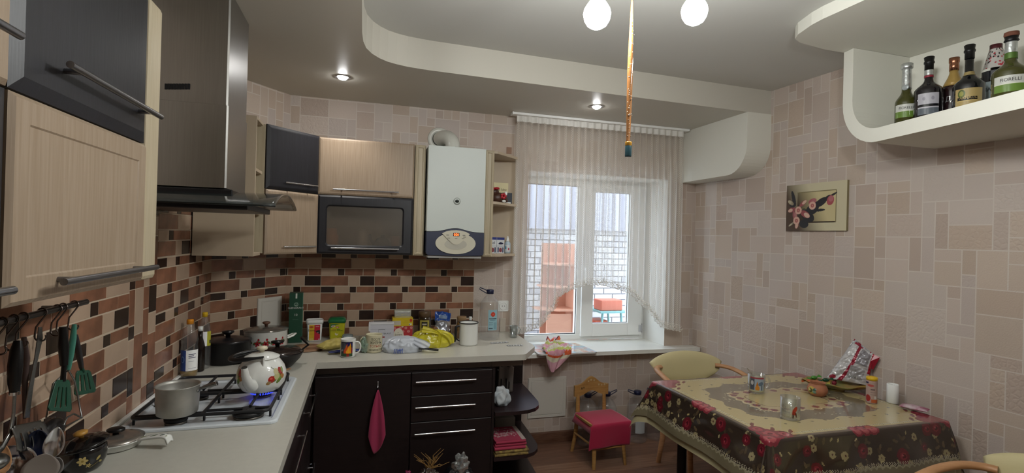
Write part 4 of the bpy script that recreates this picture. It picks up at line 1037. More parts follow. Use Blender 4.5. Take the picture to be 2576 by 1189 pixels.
# green spatulas
M_gsil = mat('dark green nylon', '1C4A38', .35)
def spatula(lab, top, mid, bl4, m_handle, x_, slots, hm, r_):
    t = hang('slotted_spatula', lab, 'spatula', [HP(*top, x_)])
    g = MB(); g.tube([HP(*top, x_), HP(top[0]*.5+mid[0]*.5, top[1]*.5+mid[1]*.5, x_), HP(*mid, x_)], [r_*.8, r_*1.15, r_*.8], 14, flat=.6); g.build('handle', m_handle, t)
    e = ((bl4[0][0]+bl4[1][0])/2, (bl4[0][1]+bl4[1][1])/2)
    g = MB(); g.tube([HP(*mid, x_), HP(e[0], e[1]+4, x_)], [.0062, .007], 10, flat=.5); g.build('neck', hm, t)
    B = [HP(a_, b_, x_) for a_, b_ in bl4]
    slotted(lambda u_, v_: (B[0]*(1-u_)+B[1]*u_)*(1-v_)+(B[3]*(1-u_)+B[2]*u_)*v_, 26, 26, slots, M_gsil, 'blade', t, .003)
    return t
spatula('green slotted spatula with a thick black handle, the lower of the two', (158, 822), (161, 918), [(141, 955), (175, 955), (180, 1036), (118, 1032)], M_blackp, -.765, [(.22, .30, .25, .88), (.46, .54, .22, .88), (.70, .78, .22, .85)], M_blackp, .0115)
spatula('green slotted spatula with a slim grey handle, higher and nearer the tiles', (190, 842), (205, 925), [(192, 932), (226, 930), (242, 985), (187, 996)], mat('grey nylon handle', '2C2A2C', .4), -.80, [(.2, .30, .18, .85), (.45, .55, .18, .85), (.70, .78, .12, .85)], M_gsil, .008)
# wire masher with teal handle
t = hang('masher', 'wire potato masher with a teal plastic handle hanging between the green spatulas', 'masher', [HP(186, 815, -.785)])
g = MB(); g.tube([HP(187, 815, -.785), HP(184, 850, -.785), HP(178, 890, -.785), HP(172, 930, -.785)], [.006, .0085, .0085, .006], 12, flat=.6)
g.build('handle', mat('teal plastic', '3E7A6A', .35), t)
g = MB(); g.tube([HP(170, 932, -.79), HP(133, 965, -.79), HP(116, 1050, -.79), (HP(116, 1050, -.79)+Vector((.02, 0, -.0)))], .0022, 8); g.tube([HP(172, 930, -.785), HP(188, 958, -.785), HP(206, 1050, -.775), HP(165, 1072, -.765)], .0025, 8)
g.tube([HP(206, 1050, -.775), HP(185, 1040, -.77), HP(168, 1050, -.76), HP(160, 1068, -.76)], .0025, 8); g.build('wire', M_steel, t)

# ------------------------------------------------------------------ bottles, pots and packets on the worktop
def label_patch(name, cx, cy, r, z0, h, ang, w_, paint, m, par, nx=60, ny=60, bg='FFFFFF'):
    cv = Canvas(w_, h, nx, ny, bg); paint(cv); return cv.build(name, cylmap(cx, cy, r, z0, ang, w_), m, par)
M_oil = mat('sunflower oil', 'A8842A', .05, trans=.0, alpha=.55)
def petb(lab, px, py, k, capm, paint, lw, lz, lh, fill=None, prof=None, name='oil_bottle'):
    q, s = at(px, py); c = Vector((q.x, q.y, WT+.0005)); c.x = max(c.x, -.80)
    t = thing(name, lab, 'bottle', c)
    pr = prof or [(0, .003), (.026, 0), (.036, .006), (.038, .02), (.038, .14), (.036, .155), (.037, .165), (.038, .18), (.034, .205), (.024, .235), (.014, .255), (.0125, .262), (.0125, .27)]
    pr = [(r_*k[0], z*k[1]) for r_, z in pr]
    g = MB(); g.lathe(pr, c, 40); g.build('bottle_body', M_pet, t)
    top = pr[-1][1]
    g = MB(); g.lathe([(.0155*k[0], top-.012), (.0158*k[0], top+.006), (.0145*k[0], top+.011), (0, top+.0115)], c, 28); g.build('cap', capm, t)
    if fill: g = MB(); rf = [p for p in pr if p[1] < fill]; g.lathe([(r_*.97, z+.001) for r_, z in rf]+[(rf[-1][0]*.97, fill), (0, fill)], c, 32); g.build('oil', M_oil, t)
    label_patch('label', c.x, c.y, .0384*k[0], c.z+lz, lh, math.atan2(-c.y, -c.x), lw, paint, M_print, t)
    return t, c
def p_a(cv):
    cv.rect(0, 0, .034, .2, '2A4488'); cv.ell(.017, .055, .010, .016, '6A86B8'); cv.ell(.017, .055, .006, .011, '2A4488')
    for i in range(3): cv.rect(.045, .078-.008*i, .078-.01*(i % 2), .081-.008*i, '4A4A66')
    cv.rect(.045, .045, .07, .047, '9A9AA8'); cv.rect(.045, .012, .08, .014, '9A9AA8')
petb('oil bottle with an orange cap and blue and white label, a little oil left', 466, 947, (.98, 1.0), M_orange, p_a, .095, .035, .10, .032)
def p_b(cv):
    cv.rect(0, 0, .03, .1, 'C8742A'); cv.rect(.05, 0, .11, .1, 'B8B43A'); cv.rect(.062, .012, .078, .03, '4A4A2A'); cv.ell(.015, .05, .012, .02, 'D8A050')
petb('narrow oil bottle with a yellow cap and orange and lime label in the corner', 512, 926, (.80, 1.04), M_yellow, p_b, .075, .12, .075, None)
q, s = at(499, 933); c = Vector((max(q.x, -.80), q.y, WT+.0005)); c += Vector((.004, 0, 0))
t = thing('sauce_bottle', 'slim dark sauce bottle half hidden between the two oil bottles', 'bottle', c)
g = MB(); g.lathe([(0, 0), (.02, 0), (.023, .005), (.023, .12), (.020, .14), (.012, .17), (.010, .21)], c, 28); g.build('bottle_body', mat('dark brown glass', '1B120E', .12), t)
g = MB(); g.lathe([(.012, .205), (.012, .228), (0, .229)], c, 20); g.build('cap', M_white, t)

def pot(name, lab, px, py, r_, h_, m, lidm, knobm, z=WT, lid_h=.018, handles=None, cat='pot'):
    q, s = at(px, py, z); c = Vector((q.x, q.y, z+.0005)); t = thing(name, lab, cat, c)
    g = MB(); g.lathe([(0, 0), (r_*.92, 0), (r_, .01), (r_, h_-.004), (r_*1.03, h_), (r_*.98, h_)], c, 48); g.build('body', m, t)
    g = MB(); g.lathe([(r_*1.04, h_+.0005), (r_*1.04, h_+.004), (r_*.9, h_+lid_h*.45), (r_*.4, h_+lid_h), (0, h_+lid_h*1.05)], c, 48); lo = g.build('lid', lidm, t)
    g = MB(); g.lathe([(.008, h_+lid_h*.95), (.010, h_+lid_h+.012), (.021, h_+lid_h+.018), (.022, h_+lid_h+.026), (.012, h_+lid_h+.03), (0, h_+lid_h+.03)], c, 24); g.build('knob', knobm, lo)
    return t, c
t, cpot = pot('black_pot', 'black pot with a black lid in the corner beside the oil bottles', 572, 908, .115, .115, mat('matt black pot', '121113', .45), mat('dark lid', '1C1A1C', .25), M_blackp, cat='pot')
# black knob is tall on this lid
g = MB(); g.lathe([(.012, .12), (.012, .150), (.03, .158), (.03, .166), (0, .17)], cpot, 24); g.build('tall_knob', M_blackp, t)
t, cw = pot('enamel_pot', 'white enamel pot with red flowers and a steel lid in front of the corner hatch', 668, 886, .118, .137, M_enamel, mat('grey glass lid', '77736C', .15, .5), mat('brown knob', '6A4A3A', .4), cat='pot')
for sg in (1, -1):
    d_ = Vector((math.cos(R(10)), math.sin(R(10)), 0))*sg; p_ = cw+d_*.117+Z*.085
    g = MB(); sv_ = Vector((-d_.y, d_.x, 0)); g.tube([p_+sv_*.03, p_+sv_*.03+d_*.03+Z*.012, p_+d_*.045+Z*.018, p_-sv_*.03+d_*.03+Z*.012, p_-sv_*.03], .008, 10, flat=.7); g.build('handle', M_enamel, t)
cv = Canvas(.26, .07, 200, 56, 'DEDFDB')
for i, x in enumerate((.03, .085, .13, .18, .225)):
    cv.ell(x-.014, .030, .012, .008, '4E6238', .5); cv.ell(x+.014, .036, .012, .007, '4E6238', -.5); cv.flower(x, .028, .017, 'A01E2A', '5A1218', 5, .4*i); cv.ell(x+.006, .052, .006, .007, 'A01E2A'); cv.line(x+.004, .03, x+.006, .05, .0015, '4E6238')
msk = (np.abs(cv.a-np.array(lin('DEDFDB'))).sum(-1) > .02)
cv.build('flower_band', cylmap(cw.x, cw.y, .1186, cw.z+.045, math.atan2(-cw.y, -cw.x), .26), M_gloss, t, mask=msk)

# wok with lid and long handle
q, s = at(694, 922); c = Vector((q.x, q.y, WT+.0005)); c.x = q.x+.005
wk = thing('wok', 'black wok with a dark lid and long handle behind the kettle', 'pan', c)
M_wok = mat('black nonstick', '151416', .4, noise_amt=.2, noise_scale=20)
g = MB(); g.lathe([(0, 0), (.065, 0), (.080, .008), (.115, .045), (.130, .075), (.133, .08), (.128, .08)], c, 48); g.build('body', M_wok, wk)
g = MB(); g.lathe([(.131, .081), (.130, .085), (.11, .094), (.05, .106), (0, .108)], c, 48); wl_ = g.build('lid', mat('smoky lid', '2A2220', .12, coat=.3), wk)
g = MB(); g.lathe([(.010, .105), (.012, .122), (.032, .130), (.033, .137), (0, .141)], c, 24); g.build('knob', M_blackp, wl_)
e = P(757, 846, 'z', WT+.15); ev = Vector((e.x-c.x, e.y-c.y, 0)).normalized()
g = MB(); g.tube([c+ev*.12+Z*.072, c+ev*.16+Z*.10, Vector((e.x, e.y, WT+.145))], [.008, .011, .012], 12, flat=.6); g.build('handle', M_blackp, wk)
q2, s = at(712, 938); bd = thing('wooden_spatula', 'end of a flat wooden spatula sticking out under the wok', 'spatula', (q2.x, q2.y, WT))
g = MB(); a_ = P(728, 926, 'z', WT+.004); b_ = P(690, 940, 'z', WT+.004); g.tube([Vector((b_.x, b_.y, WT+.0035)), Vector((a_.x, a_.y, WT+.0035))], [.011, .012], 8, flat=.25); g.build('blade', M_wood, bd)

# tall green gift box
def pbox(name, lab, px, py, w_, d_, h_, rz, m, cat='box', bevel=.0015, z=WT):
    q, s = at(px, py, z); c = Vector((q.x, q.y, z+.0005)); t = thing(name, lab, cat, c, rz)
    g = MB(); g.box((-w_/2, 0, 0), (w_/2, d_, h_)); g.build('carton', m, t, bevel=bevel, local=True)
    F = lambda a, b, off=-.0008: WM[t] @ Vector((a, off, b))
    return t, F
t, F = pbox('gift_box', 'tall dark green whisky gift box standing against the tiles', 742, 862, .082, .08, .325, R(4), mat('dark green card', '1D4634', .4))
F2 = lambda a, b: F(a, b)
text('lettering', 'GLENGRANT', .0165, lambda a, b: F(a, .222+b), M_white_txt, t); text('lettering', 'THE', .008, lambda a, b: F(a, .240+b), M_white_txt, t)
text('lettering', '10', .022, lambda a, b: F(a, .175+b), M_white_txt, t); text('lettering', 'SINGLE MALT', .006, lambda a, b: F(a, .150+b), mat('dim print', '6E8A7A', .5), t) 
cv = Canvas(.07, .09, 56, 72, '1D4634'); cv.rect(.031, .058, .041, .09, 'C9CCC4'); cv.ell(.036, .018, .013, .013, '7A9484'); cv.ell(.036, .018, .008, .008, '1D4634'); cv.line(.03, .01, .045, .03, .003, '7A9484')
msk = (np.abs(cv.a-np.array(lin('1D4634'))).sum(-1) > .02)
def wmap(t, off, x0, z0):
    A_ = np.array(WM[t])
    def f(U, V):
        X_, Z_ = x0+U, z0+V; return A_[0, 0]*X_+A_[0, 1]*off+A_[0, 3], A_[1, 0]*X_+A_[1, 1]*off+A_[1, 3], A_[2, 3]+Z_
    return f
cv.build('emblem', wmap(t, -.0008, -.035, .232), M_print, t, mask=msk)
g = MB(); g.box((.0405, -.0005, 0), (.0415, .001, .325)); g.build('edge_line', mat('mint edge', '6FAE94', .4), t, local=True)

# catering tubs
def tub(lab, px, py, bm, lidm, w0, w1, h_, paint, rz=0, base=None, open_=False):
    q, s = at(px, py); c = Vector((q.x, q.y, WT+.0005)); t = thing('seasoning_tub', lab, 'tub', c, rz); n0 = 5
    def rg(w_, z, r_=.022): return [(x, y+w1*.4, z) for x, y in rr(-w_/2, -w_*.4, w_/2, w_*.4, r_, n0)]
    L_ = [rg(w0*.96, 0), rg(w0, .004), rg(w1, h_)]
    g = MB(); n = len(L_[0]); g.add([p for l in L_ for p in l], [(a*n+i, a*n+(i+1) % n, (a+1)*n+(i+1) % n, (a+1)*n+i) for a in range(2) for i in range(n)]+[tuple(range(n-1, -1, -1)), tuple(range(2*n, 3*n))], 0, True); g.build('body', bm, t, local=True)
    L_ = [rg(w1*1.10, h_-.012), rg(w1*1.10, h_+.006), rg(w1*1.04, h_+.012), rg(w1*.98, h_+.012), rg(w1*.95, h_+.006) if open_ else rg(w1*.92, h_+.020)]
    g = MB(); g.add([p for l in L_ for p in l], [(a*n+i, a*n+(i+1) % n, (a+1)*n+(i+1) % n, (a+1)*n+i) for a in range(4) for i in range(n)]+[tuple(range(n-1, -1, -1)), tuple(range(4*n, 5*n))], 0, True); g.build('lid', lidm, t, local=True)
    yf = lambda z: w1*.4-(w0+(w1-w0)*z/h_)*.4-.0008
    cv = Canvas(w0*.86, h_*.80, 90, 100, 'FFFFFF'); msk = paint(cv)
    A_ = np.array(WM[t])
    def f(U, V):
        X_ = U-w0*.43; Z_ = h_*.05+V; Y_ = w1*.4-(w0+(w1-w0)*Z_/h_)*.4-.0009
        return A_[0, 0]*X_+A_[0, 1]*Y_+A_[0, 3], A_[1, 0]*X_+A_[1, 1]*Y_+A_[1, 3], A_[2, 3]+Z_
    cv.build('printed_front', f, M_print, t, mask=msk)
    def tf(x0, z0): return lambda a, b: WM[t] @ Vector((x0+a, yf(z0+b)-.001, z0+b))
    return t, tf
def pt1(cv):
    W_, H_ = cv.w, cv.h; cv.rect(0, 0, W_, H_, 'E4E6E4'); cv.rect(.005, 0, W_*.5, H_, 'D0A82A'); cv.rect(W_*.5, 0, W_*.98, H_, 'B81E34'); cv.ell(W_*.25, H_*.86, W_*.19, H_*.06, 'A8201E')
    cv.poly([(W_*.53, H_*.66), (W_*.62, H_*.60), (W_*.85, H_*.66), (W_*.98, H_*.63), (W_*.98, H_*.38), (W_*.85, H_*.42), (W_*.72, H_*.46), (W_*.62, H_*.56)], '241C20'); cv.rect(W_*.6, H_*.87, W_*.9, H_*.895, 'E8C8CC'); cv.ell(W_*.8, H_*.48, W_*.04, H_*.03, 'C8C0C0')
    cv.rect(W_*.1, H_*.40, W_*.45, H_*.42, 'A8841E'); cv.rect(W_*.12, H_*.06, W_*.4, H_*.10, 'D8D090'); cv.rect(W_*.84, H_*.03, W_*.95, H_*.08, 'E0D0D0')
t, tf = tub('white seasoning tub with a yellow and red front beside the green box', 790, 858, M_white, M_white, .088, .100, .128, pt1, R(3), open_=True)
text('lettering', 'Extra', .019, tf(-.019, .066), M_black_txt, t)
text('lettering', 'MAGGI', .008, tf(-.019, .0925), M_yellow, t)
def pt2(cv):
    W_, H_ = cv.w, cv.h; cv.rect(0, 0, W_, H_, 'B8B41E'); cv.poly([(0, H_), (0, H_*.72), (W_*.2, H_*.78), (W_*.45, H_*.93), (W_*.8, H_)], '3E6A3A'); cv.ell(W_*.22, H_*.85, W_*.16, H_*.06, 'D8D8D8', .15); cv.ell(W_*.22, H_*.85, W_*.12, H_*.035, '9C2A24', .15)
    cv.ell(W_*.56, H_*.78, W_*.13, H_*.065, 'A82A28'); cv.ell(W_*.56, H_*.78, W_*.09, H_*.04, 'D0A8A0')
    for i in range(3): cv.rect(W_*(.16+.1*i), H_*.60, W_*(.24+.1*i), H_*.63, 'A8401E')
    for i in range(3): cv.rect(W_*(.52+.1*i), H_*.59, W_*(.60+.1*i), H_*.645, '4A7A2A')
    cv.ell(W_*.5, H_*.30, W_*.11, H_*.06, 'D8CCB0'); cv.ell(W_*.41, H_*.36, W_*.04, H_*.05, 'D8CCB0'); cv.poly([(W_*.56, H_*.3), (W_*.66, H_*.42), (W_*.6, H_*.26)], 'D8CCB0')
t, tf = tub('yellow seasoning tub with a green lid standing right of the white tub', 846, 855, mat('yellow tub plastic', 'B8B41E', .3), mat('green lid', '1E6A3E', .3), .092, .104, .128, pt2, R(-2))
text('lettering', 'Chicken Powder', .0125, tf(0, .060), mat('green ink', '3A5A1E', .5), t); text('lettering', 'Knorr', .0085, tf(-.022, .0905), M_white_txt, t)
# small bowl of glass behind the mug
q, s = at(874, 858); c = Vector((q.x, q.y, WT+.0005)); t = thing('glass_bowl', 'small frosted glass jar behind the mug with flames', 'jar', c)
g = MB(); g.openlathe([(0, 0), (.03, 0), (.036, .006), (.036, .04), (.033, .045), (.031, .045), (.033, .04), (.033, .008), (0, .004)], c=c, seg=32); g.build('body', thin('milky glass', 'E6EEF0', refl=.15, body=.35, bodyc='B8C4C8'), t)
# round wooden board
q, s = at(770, 877); c = Vector((q.x, q.y, WT+.0005)); t = thing('cutting_board', 'thin round wooden board lying between the wok and the yellow bag', 'board', c)
g = MB(); g.lathe([(0, 0), (.105, 0), (.110, .004), (.110, .008), (.105, .011), (0, .011)], c, 48); g.build('disc', mat('worn wood board', 'A58364', .5, c2='6E4A34', noise_scale=14), t)
# bags: lumpy sheets
def lump(name, lab, cat, c, rx, ry, rz, m, seed=0, amp=.18, freq=3.0, fold=.06, flat=True, parent=None, seg=56, ringsn=36, power=1.0, keep=None):
    g = MB(); off = Vector((seed*7.3, seed*3.1, 0)); vs = []
    for i in range(ringsn+1):
        ph = math.pi*i/ringsn
        for k in range(seg):
            th = 2*math.pi*k/seg; d_ = Vector((math.sin(ph)*math.cos(th), math.sin(ph)*math.sin(th), -math.cos(ph)))
            n_ = noise.noise(d_*freq+off); f_ = abs(noise.noise(Vector((d_.x*freq*2.2, d_.y*freq*2.2, d_.z*freq*.9))+off*2))
            s_ = 1+amp*n_*2-fold*2*(.5-f_)
            p = Vector((d_.x*rx, d_.y*ry, d_.z*rz))*s_
            z = p.z+rz*.8
            if flat and z < 0: z = 0+.0004*k/seg
            vs.append(Vector(c)+Vector((p.x, p.y, z)))
    g.add(vs, [(i*seg+k, i*seg+(k+1) % seg, (i+1)*seg+(k+1) % seg, (i+1)*seg+k) for i in range(ringsn) for k in range(seg)], 0, True)
    if parent is not None: return g.build(name, m, parent)
    return tag(g.build(name, m), lab, cat)
M_ybag = mat('yellow paper bag', 'B5A458', .6, noise_amt=.12, noise_scale=25, bump=.4, bump_scale=25)
# pillow packet with pinched ends
def packet(name, lab, cat, a, b, w_, h_, m, seed=1, lift=0, twist=.0, parent=None, cr=.006):
    a, b = Vector(a), Vector(b); ax_ = (b-a); L_ = ax_.length; ax_.normalize(); sv_ = ax_.cross(Z).normalized(); up_ = sv_.cross(ax_)
    g = MB(); nu, nv = 30, 24; vs = []
    for i in range(nu+1):
        u_ = i/nu; env = (math.sin(math.pi*min(max(u_, .0), 1)))**.45
        wf = w_*(.82+.18*abs(2*u_-1)**2); 
        for k in range(nv):
            t_ = 2*math.pi*k/nv; cxx = math.cos(t_); szz = math.sin(t_)
            x_ = math.copysign(abs(cxx)**.8, cxx)*wf/2; z_ = szz*h_/2*max(env, .03)*(abs(szz)**.1)
            n_ = noise.noise(Vector((u_*9, t_*1.5+seed*5, seed*3.3)))*cr
            p = a+ax_*(L_*u_)+sv_*(x_+n_)+up_*(z_+n_*env)
            vs.append(p)
    mz = min(p.z for p in vs)
    if lift is not None: vs = [p+Z*(lift-mz) for p in vs]
    g.add(vs, [(i*nv+k, i*nv+(k+1) % nv, (i+1)*nv+(k+1) % nv, (i+1)*nv+k) for i in range(nu) for k in range(nv)], 0, True)
    if parent is not None: return g.build(name, m, parent)
    return tag(g.build(name, m), lab, cat)
a_, s = at(803, 886); b_, s2 = at(880, 872)
packet('yellow_bag', 'crumpled pale yellow bag lying left of the mug with flames', 'bag', a_+Z*.02, b_+Z*.03, .085, .062, M_ybag, 3, WT+.001, cr=.012)
a_, s = at(826, 891); b_, s2 = at(914, 884)
packet('blue_packet', 'flat dark blue packet lying under and behind the mug with flames', 'packet', a_, b_, .05, .018, mat('dark blue foil', '1E2C66', .3), 4, WT+.001)

def mug(name, lab, px, py, r_, h_, m, hdir, par=None, z=WT, rim=None, hm=None, cat='mug'):
    q, s = at(px, py, z); c = Vector((q.x, q.y, z+.0005)); t = thing(name, lab, cat, c)
    g = MB(); g.openlathe([(0, 0), (r_*.9, 0), (r_*.97, .004), (r_, .012), (r_, h_-.003), (r_*1.01, h_), (r_*.96, h_), (r_*.93, h_-.006), (r_*.93, .008), (0, .006)], c=c, seg=44); g.build('body', m, t)
    d_ = Vector((math.cos(hdir), math.sin(hdir), 0)); pts = [c+d_*(r_*.97)+Z*(h_*.82), c+d_*(r_+.018)+Z*(h_*.86), c+d_*(r_+.030)+Z*(h_*.70), c+d_*(r_+.031)+Z*(h_*.45), c+d_*(r_+.018)+Z*(h_*.22), c+d_*(r_*.97)+Z*(h_*.18)]
    g = MB(); g.tube(pts, .0062, 12, flat=.75); g.build('handle', hm or m, t, sub=1)
    return t, c
t, c = mug('mug', 'white mug printed with orange flames on a dark ground', 875, 896, .043, .105, M_enamel, -.25)
cv = Canvas(.075, .085, 75, 85, '26242E')
cv.rect(0, 0, .075, .022, '2E4A2E'); cv.ell(.022, .06, .018, .02, '4A4A52', .3); cv.ell(.055, .07, .02, .012, '1E1E5A'); cv.ell(.012, .035, .010, .006, '8A8A8E', .5)
for x, h_, c_ in ((.040, .058, 'D05A1A'), (.050, .046, 'E08A1E'), (.060, .062, 'E0981E'), (.034, .040, 'C84A1A'), (.048, .034, 'F0A82A')): cv.poly([(x-.010, .018), (x-.012, .03), (x-.004, .018+h_*.7), (x+.003, .018+h_), (x+.006, .018+h_*.6), (x+.010, .032), (x+.008, .018)], c_)
cv.rect(.040, 0, .055, .018, '8A2A1E'); cv.rect(.066, .02, .075, .05, '7A1E34')
cv.build('printed_picture', cylmap(c.x, c.y, .0436, c.z+.008, math.atan2(-c.y, -c.x)-.25, .075), M_gloss, t)
t, c = mug('mug', 'cream mug with black and red lettering wrapped in a thin green bag', 940, 884, .050, .108, mat('cream glaze', 'C9C2A4', .25), math.pi*.97)
va = math.atan2(-c.y, -c.x)
M_ink = mat('black glaze print', '2A2622', .4)
for i, (w_, m, sz) in enumerate((('ПОСЛЕ', M_ink, .021), ('ЖИЗНЬ', M_ink, .024), ('ТОЛЬКО', mat('red glaze print', 'A03A2E', .4), .022), ('НАЧИНАЕТСЯ', M_ink, .0155))):
    text('lettering', w_, sz, cyl_fn(c.x, c.y, .0508, c.z+.076-.0205*i, va+.25), m, t, squeeze=.82)
lump('green_bag', 'thin pale green plastic bag pulled over the cream mug handle', 'bag', c+Vector((-.052, -.005, 0)), .030, .035, .052, thin('thin green film', 'C8E0D0', refl=.25, body=.3, bodyc='A8C8B4'), 5, amp=.15)

# boxes
def paintbox(name, lab, px, py, w_, d_, h_, rz, m, paint, z=WT, cat='box', y_off=0):
    t, F = pbox(name, lab, px, py, w_, d_, h_, rz, m, cat, z=z); cv = Canvas(w_, h_, max(20, int(w_*900)), max(20, int(h_*900)), 'FFFFFF'); msk = paint(cv)
    if msk is not False: cv.build('printed_front', wmap(t, -.0007, -w_/2, 0), M_print, t)
    return t, F
def pc(cv): W_, H_ = cv.w, cv.h; cv.rect(0, 0, W_, H_, 'BEBEC6'); cv.rect(W_*.35, H_*.74, W_*.63, H_*.76, '5A5A5E'); cv.rect(W_*.35, H_*.62, W_*.36, H_*.75, '8A8A8E'); cv.rect(W_*.62, H_*.62, W_*.63, H_*.75, '8A8A8E'); cv.rect(0, H_*.76, W_, H_*.775, 'A0A0A8'); cv.rect(W_*.50, H_*.36, W_*.62, H_*.42, '8A2A2E'); cv.rect(W_*.39, H_*.37, W_*.49, H_*.40, '4A4A4E')
tcb, Fc = paintbox('coffee_pot_box', 'pale grey carton lettered for a coffee and tea pot', 960, 868, .150, .10, .135, R(-2), mat('grey card', 'C4C4C8', .6), pc)
text('lettering', 'COFFEE & TEA POT', .0135, lambda a, b: Fc(a, .071+b, -.0014), M_black_txt, tcb)
g = MB(); g.box((-.085, -.004, .092), (-.074, .10, .138)); g.box((-.075, -.002, .1355), (.075, .10, .139)); g.build('flap', mat('grey card2', 'C8C8CA', .6), tcb, local=True, bevel=.002)
def ptea(cv):
    W_, H_ = cv.w, cv.h; cv.rect(0, 0, W_, H_, 'A82E34')
    for i in range(7): cv.flower(W_*(.1+.14*i), H_*(.75+.12*(-1)**i), .010, 'C8908A', 'A82E34', 6)
    cv.ell(W_*.30, H_*.25, W_*.27, H_*.62, 'D0CABA'); cv.ell(W_*.28, H_*.55, .002, .003, '3A3A34'); cv.poly([(W_*.5, H_*.9), (W_*.56, H_*.98), (W_*.5, H_), (W_*.42, H_*.97)], 'D0CABA')
tr, Fr = paintbox('tea_box', 'red tea box with a round cream label, under the yellow box', 1012, 856, .135, .07, .098, R(2), mat('red card', 'A8343A', .5), ptea)
text('lettering', 'Lovare', .018, lambda a, b: Fr(-.026+a, .036+b, -.0014), M_black_txt, tr)
def py(cv):
    W_, H_ = cv.w, cv.h; cv.rect(0, 0, W_, H_, 'C8AE1E'); cv.rect(0, H_*.1, W_*.4, H_*.66, 'B8B0A0'); cv.ell(W_*.9, H_*.68, .009, .012, 'B83A1E'); cv.rect(W_*.8, H_*.08, W_*.94, H_*.3, 'D0D0C0'); cv.rect(W_*.81, H_*.1, W_*.85, H_*.24, '3A4A6A'); cv.rect(W_*.58, H_*.6, W_*.75, H_*.63, '9A8A1E'); cv.rect(W_*.5, H_*.4, W_*.78, H_*.42, '9A8A1E')
zt_ = WT+.0005+.0985
qy = WM[tr].translation
ty, Fy = paintbox('tea_box', 'yellow tea box lying on top of the red tea box', 0, 0, .138, .068, .058, R(2), mat('yellow card', 'C8AE1E', .45), py) if False else (None, None)
def free_box(name, lab, loc, w_, d_, h_, rz, m, paint, cat='box'):
    t = thing(name, lab, cat, loc, rz); g = MB(); g.box((-w_/2, 0, 0), (w_/2, d_, h_)); g.build('carton', m, t, bevel=.0012, local=True)
    if paint: cv = Canvas(w_, h_, max(16, int(w_*900)), max(16, int(h_*900)), 'FFFFFF'); paint(cv); cv.build('printed_front', wmap(t, -.0007, -w_/2, 0), M_print, t)
    return t
free_box('tea_box', 'yellow tea box lying on top of the red tea box', (qy.x, qy.y+.001, zt_), .138, .066, .056, R(2), mat('yellow card', 'C8AE1E', .45), py)
def pk(cv): W_, H_ = cv.w, cv.h; cv.rect(0, 0, W_, H_, 'A8A698'); cv.rect(0, 0, W_, H_*.45, 'D8DCDC'); [cv.ell(W_*(.1+.13*i), H_*(.28+.1*(i % 2)), .007, .004, '4A4A48', i) for i in range(7)]
free_box('foil_pack_box', 'grey carton with silver foil packs standing behind the yellow tea box', (qy.x+.005, qy.y+.085, WT+.0005), .115, .04, .198, R(0), mat('grey board', 'A8A698', .6), None)
free_box('foil_pack', 'silver foil pack leaning above the yellow tea box', (qy.x+.002, qy.y+.078, WT+.0005), .105, .005, .185, R(0), mat('silver foil', 'C8CCCC', .25, .8, bump=.8, bump_scale=40), None)
def jar(name, lab, px, py, r_, h_, gm, lm, paint=None, lw=.07, lz=.03, lh=.06):
    q, s = at(px, py); c = Vector((q.x, min(q.y, YB-.02-r_), WT+.0005)); t = thing(name, lab, 'jar', c)
    g = MB(); g.lathe([(0, 0), (r_*.9, 0), (r_, .008), (r_, h_*.70), (r_*.9, h_*.78), (r_*.85, h_*.80)], c, 36); g.build('body', gm, t)
    g = MB(); g.lathe([(r_*.93, h_*.79), (r_*.96, h_*.98), (r_*.9, h_), (0, h_)], c, 36); g.build('lid', lm, t)
    if paint: label_patch('label', c.x, c.y, r_+.0008, c.z+lz, lh, math.atan2(-c.y, -c.x), lw, paint, M_print, t)
    return t, c
def pj(cv): W_, H_ = cv.w, cv.h; cv.rect(0, 0, W_, H_, 'A89C4A'); cv.rect(W_*.2, H_*.25, W_*.8, H_*.85, '1E1A18'); cv.rect(W_*.27, H_*.55, W_*.72, H_*.68, 'B8B0A0')
tj, cj = jar('coffee_jar', 'large coffee jar with a brown lid and olive label behind the yellow bag', 1067, 848, .046, .185, thin('smoky jar glass', 'A8A08A', refl=.12, body=.45, bodyc='4A3A26'), mat('brown lid', '5E4A34', .35), pj, .07, .055, .072)
jar('spice_jar', 'narrow glass jar with a tan lid behind the white enamel mug', 1160, 850, .036, .155, thin('amber jar glass', 'C8B090', refl=.12, body=.4, bodyc='9A7A44'), mat('tan lid', '8A6E4E', .4))
jar('salt_shaker', 'tiny white topped shaker behind the enamel mug rim', 1182, 848, .012, .148, M_pet, M_white)

# blue and clear cellophane pack
q, s = at(1112, 846); c = Vector((q.x, q.y, WT+.001))
t = thing('cookie_pack', 'torn clear packet with a blue printed top leaning on the tiles', 'packet', c)
def pkf(u_, v_):
    w_ = .115*(.9+.1*v_); x = (u_-.5)*w_; z = .175*v_; y = .012+.028*v_*.9+.012*noise.noise(Vector((u_*5, v_*6, 2)))-.018*math.sin(math.pi*u_)*(1-v_*.7)
    x += .012*noise.noise(Vector((v_*5, u_, 7))); return c+Vector((x+.008*v_, y, z-(.03*max(0, u_-.5)*v_)))
g = MB(); g.grid(lambda u_, v_: pkf(u_, v_*.66), 24, 22); g.build('clear_film', thin('clear crinkled film', 'F0F4F8', refl=.4, rough=.12, body=.3, bodyc='B8BCC4'), t)
g = MB(); g.grid(lambda u_, v_: pkf(u_, .63+v_*.37), 24, 12); g.build('blue_top', mat('blue printed film', '1E4A9E', .25, bump=.6, bump_scale=30), t)
g = MB(); g.grid(lambda u_, v_: pkf(.22+u_*.55, .72+v_*.14)+Vector((0, -.0025, 0)), 12, 8); g.build('pale_patch', mat('pale blue film', '7E94B4', .3), t)
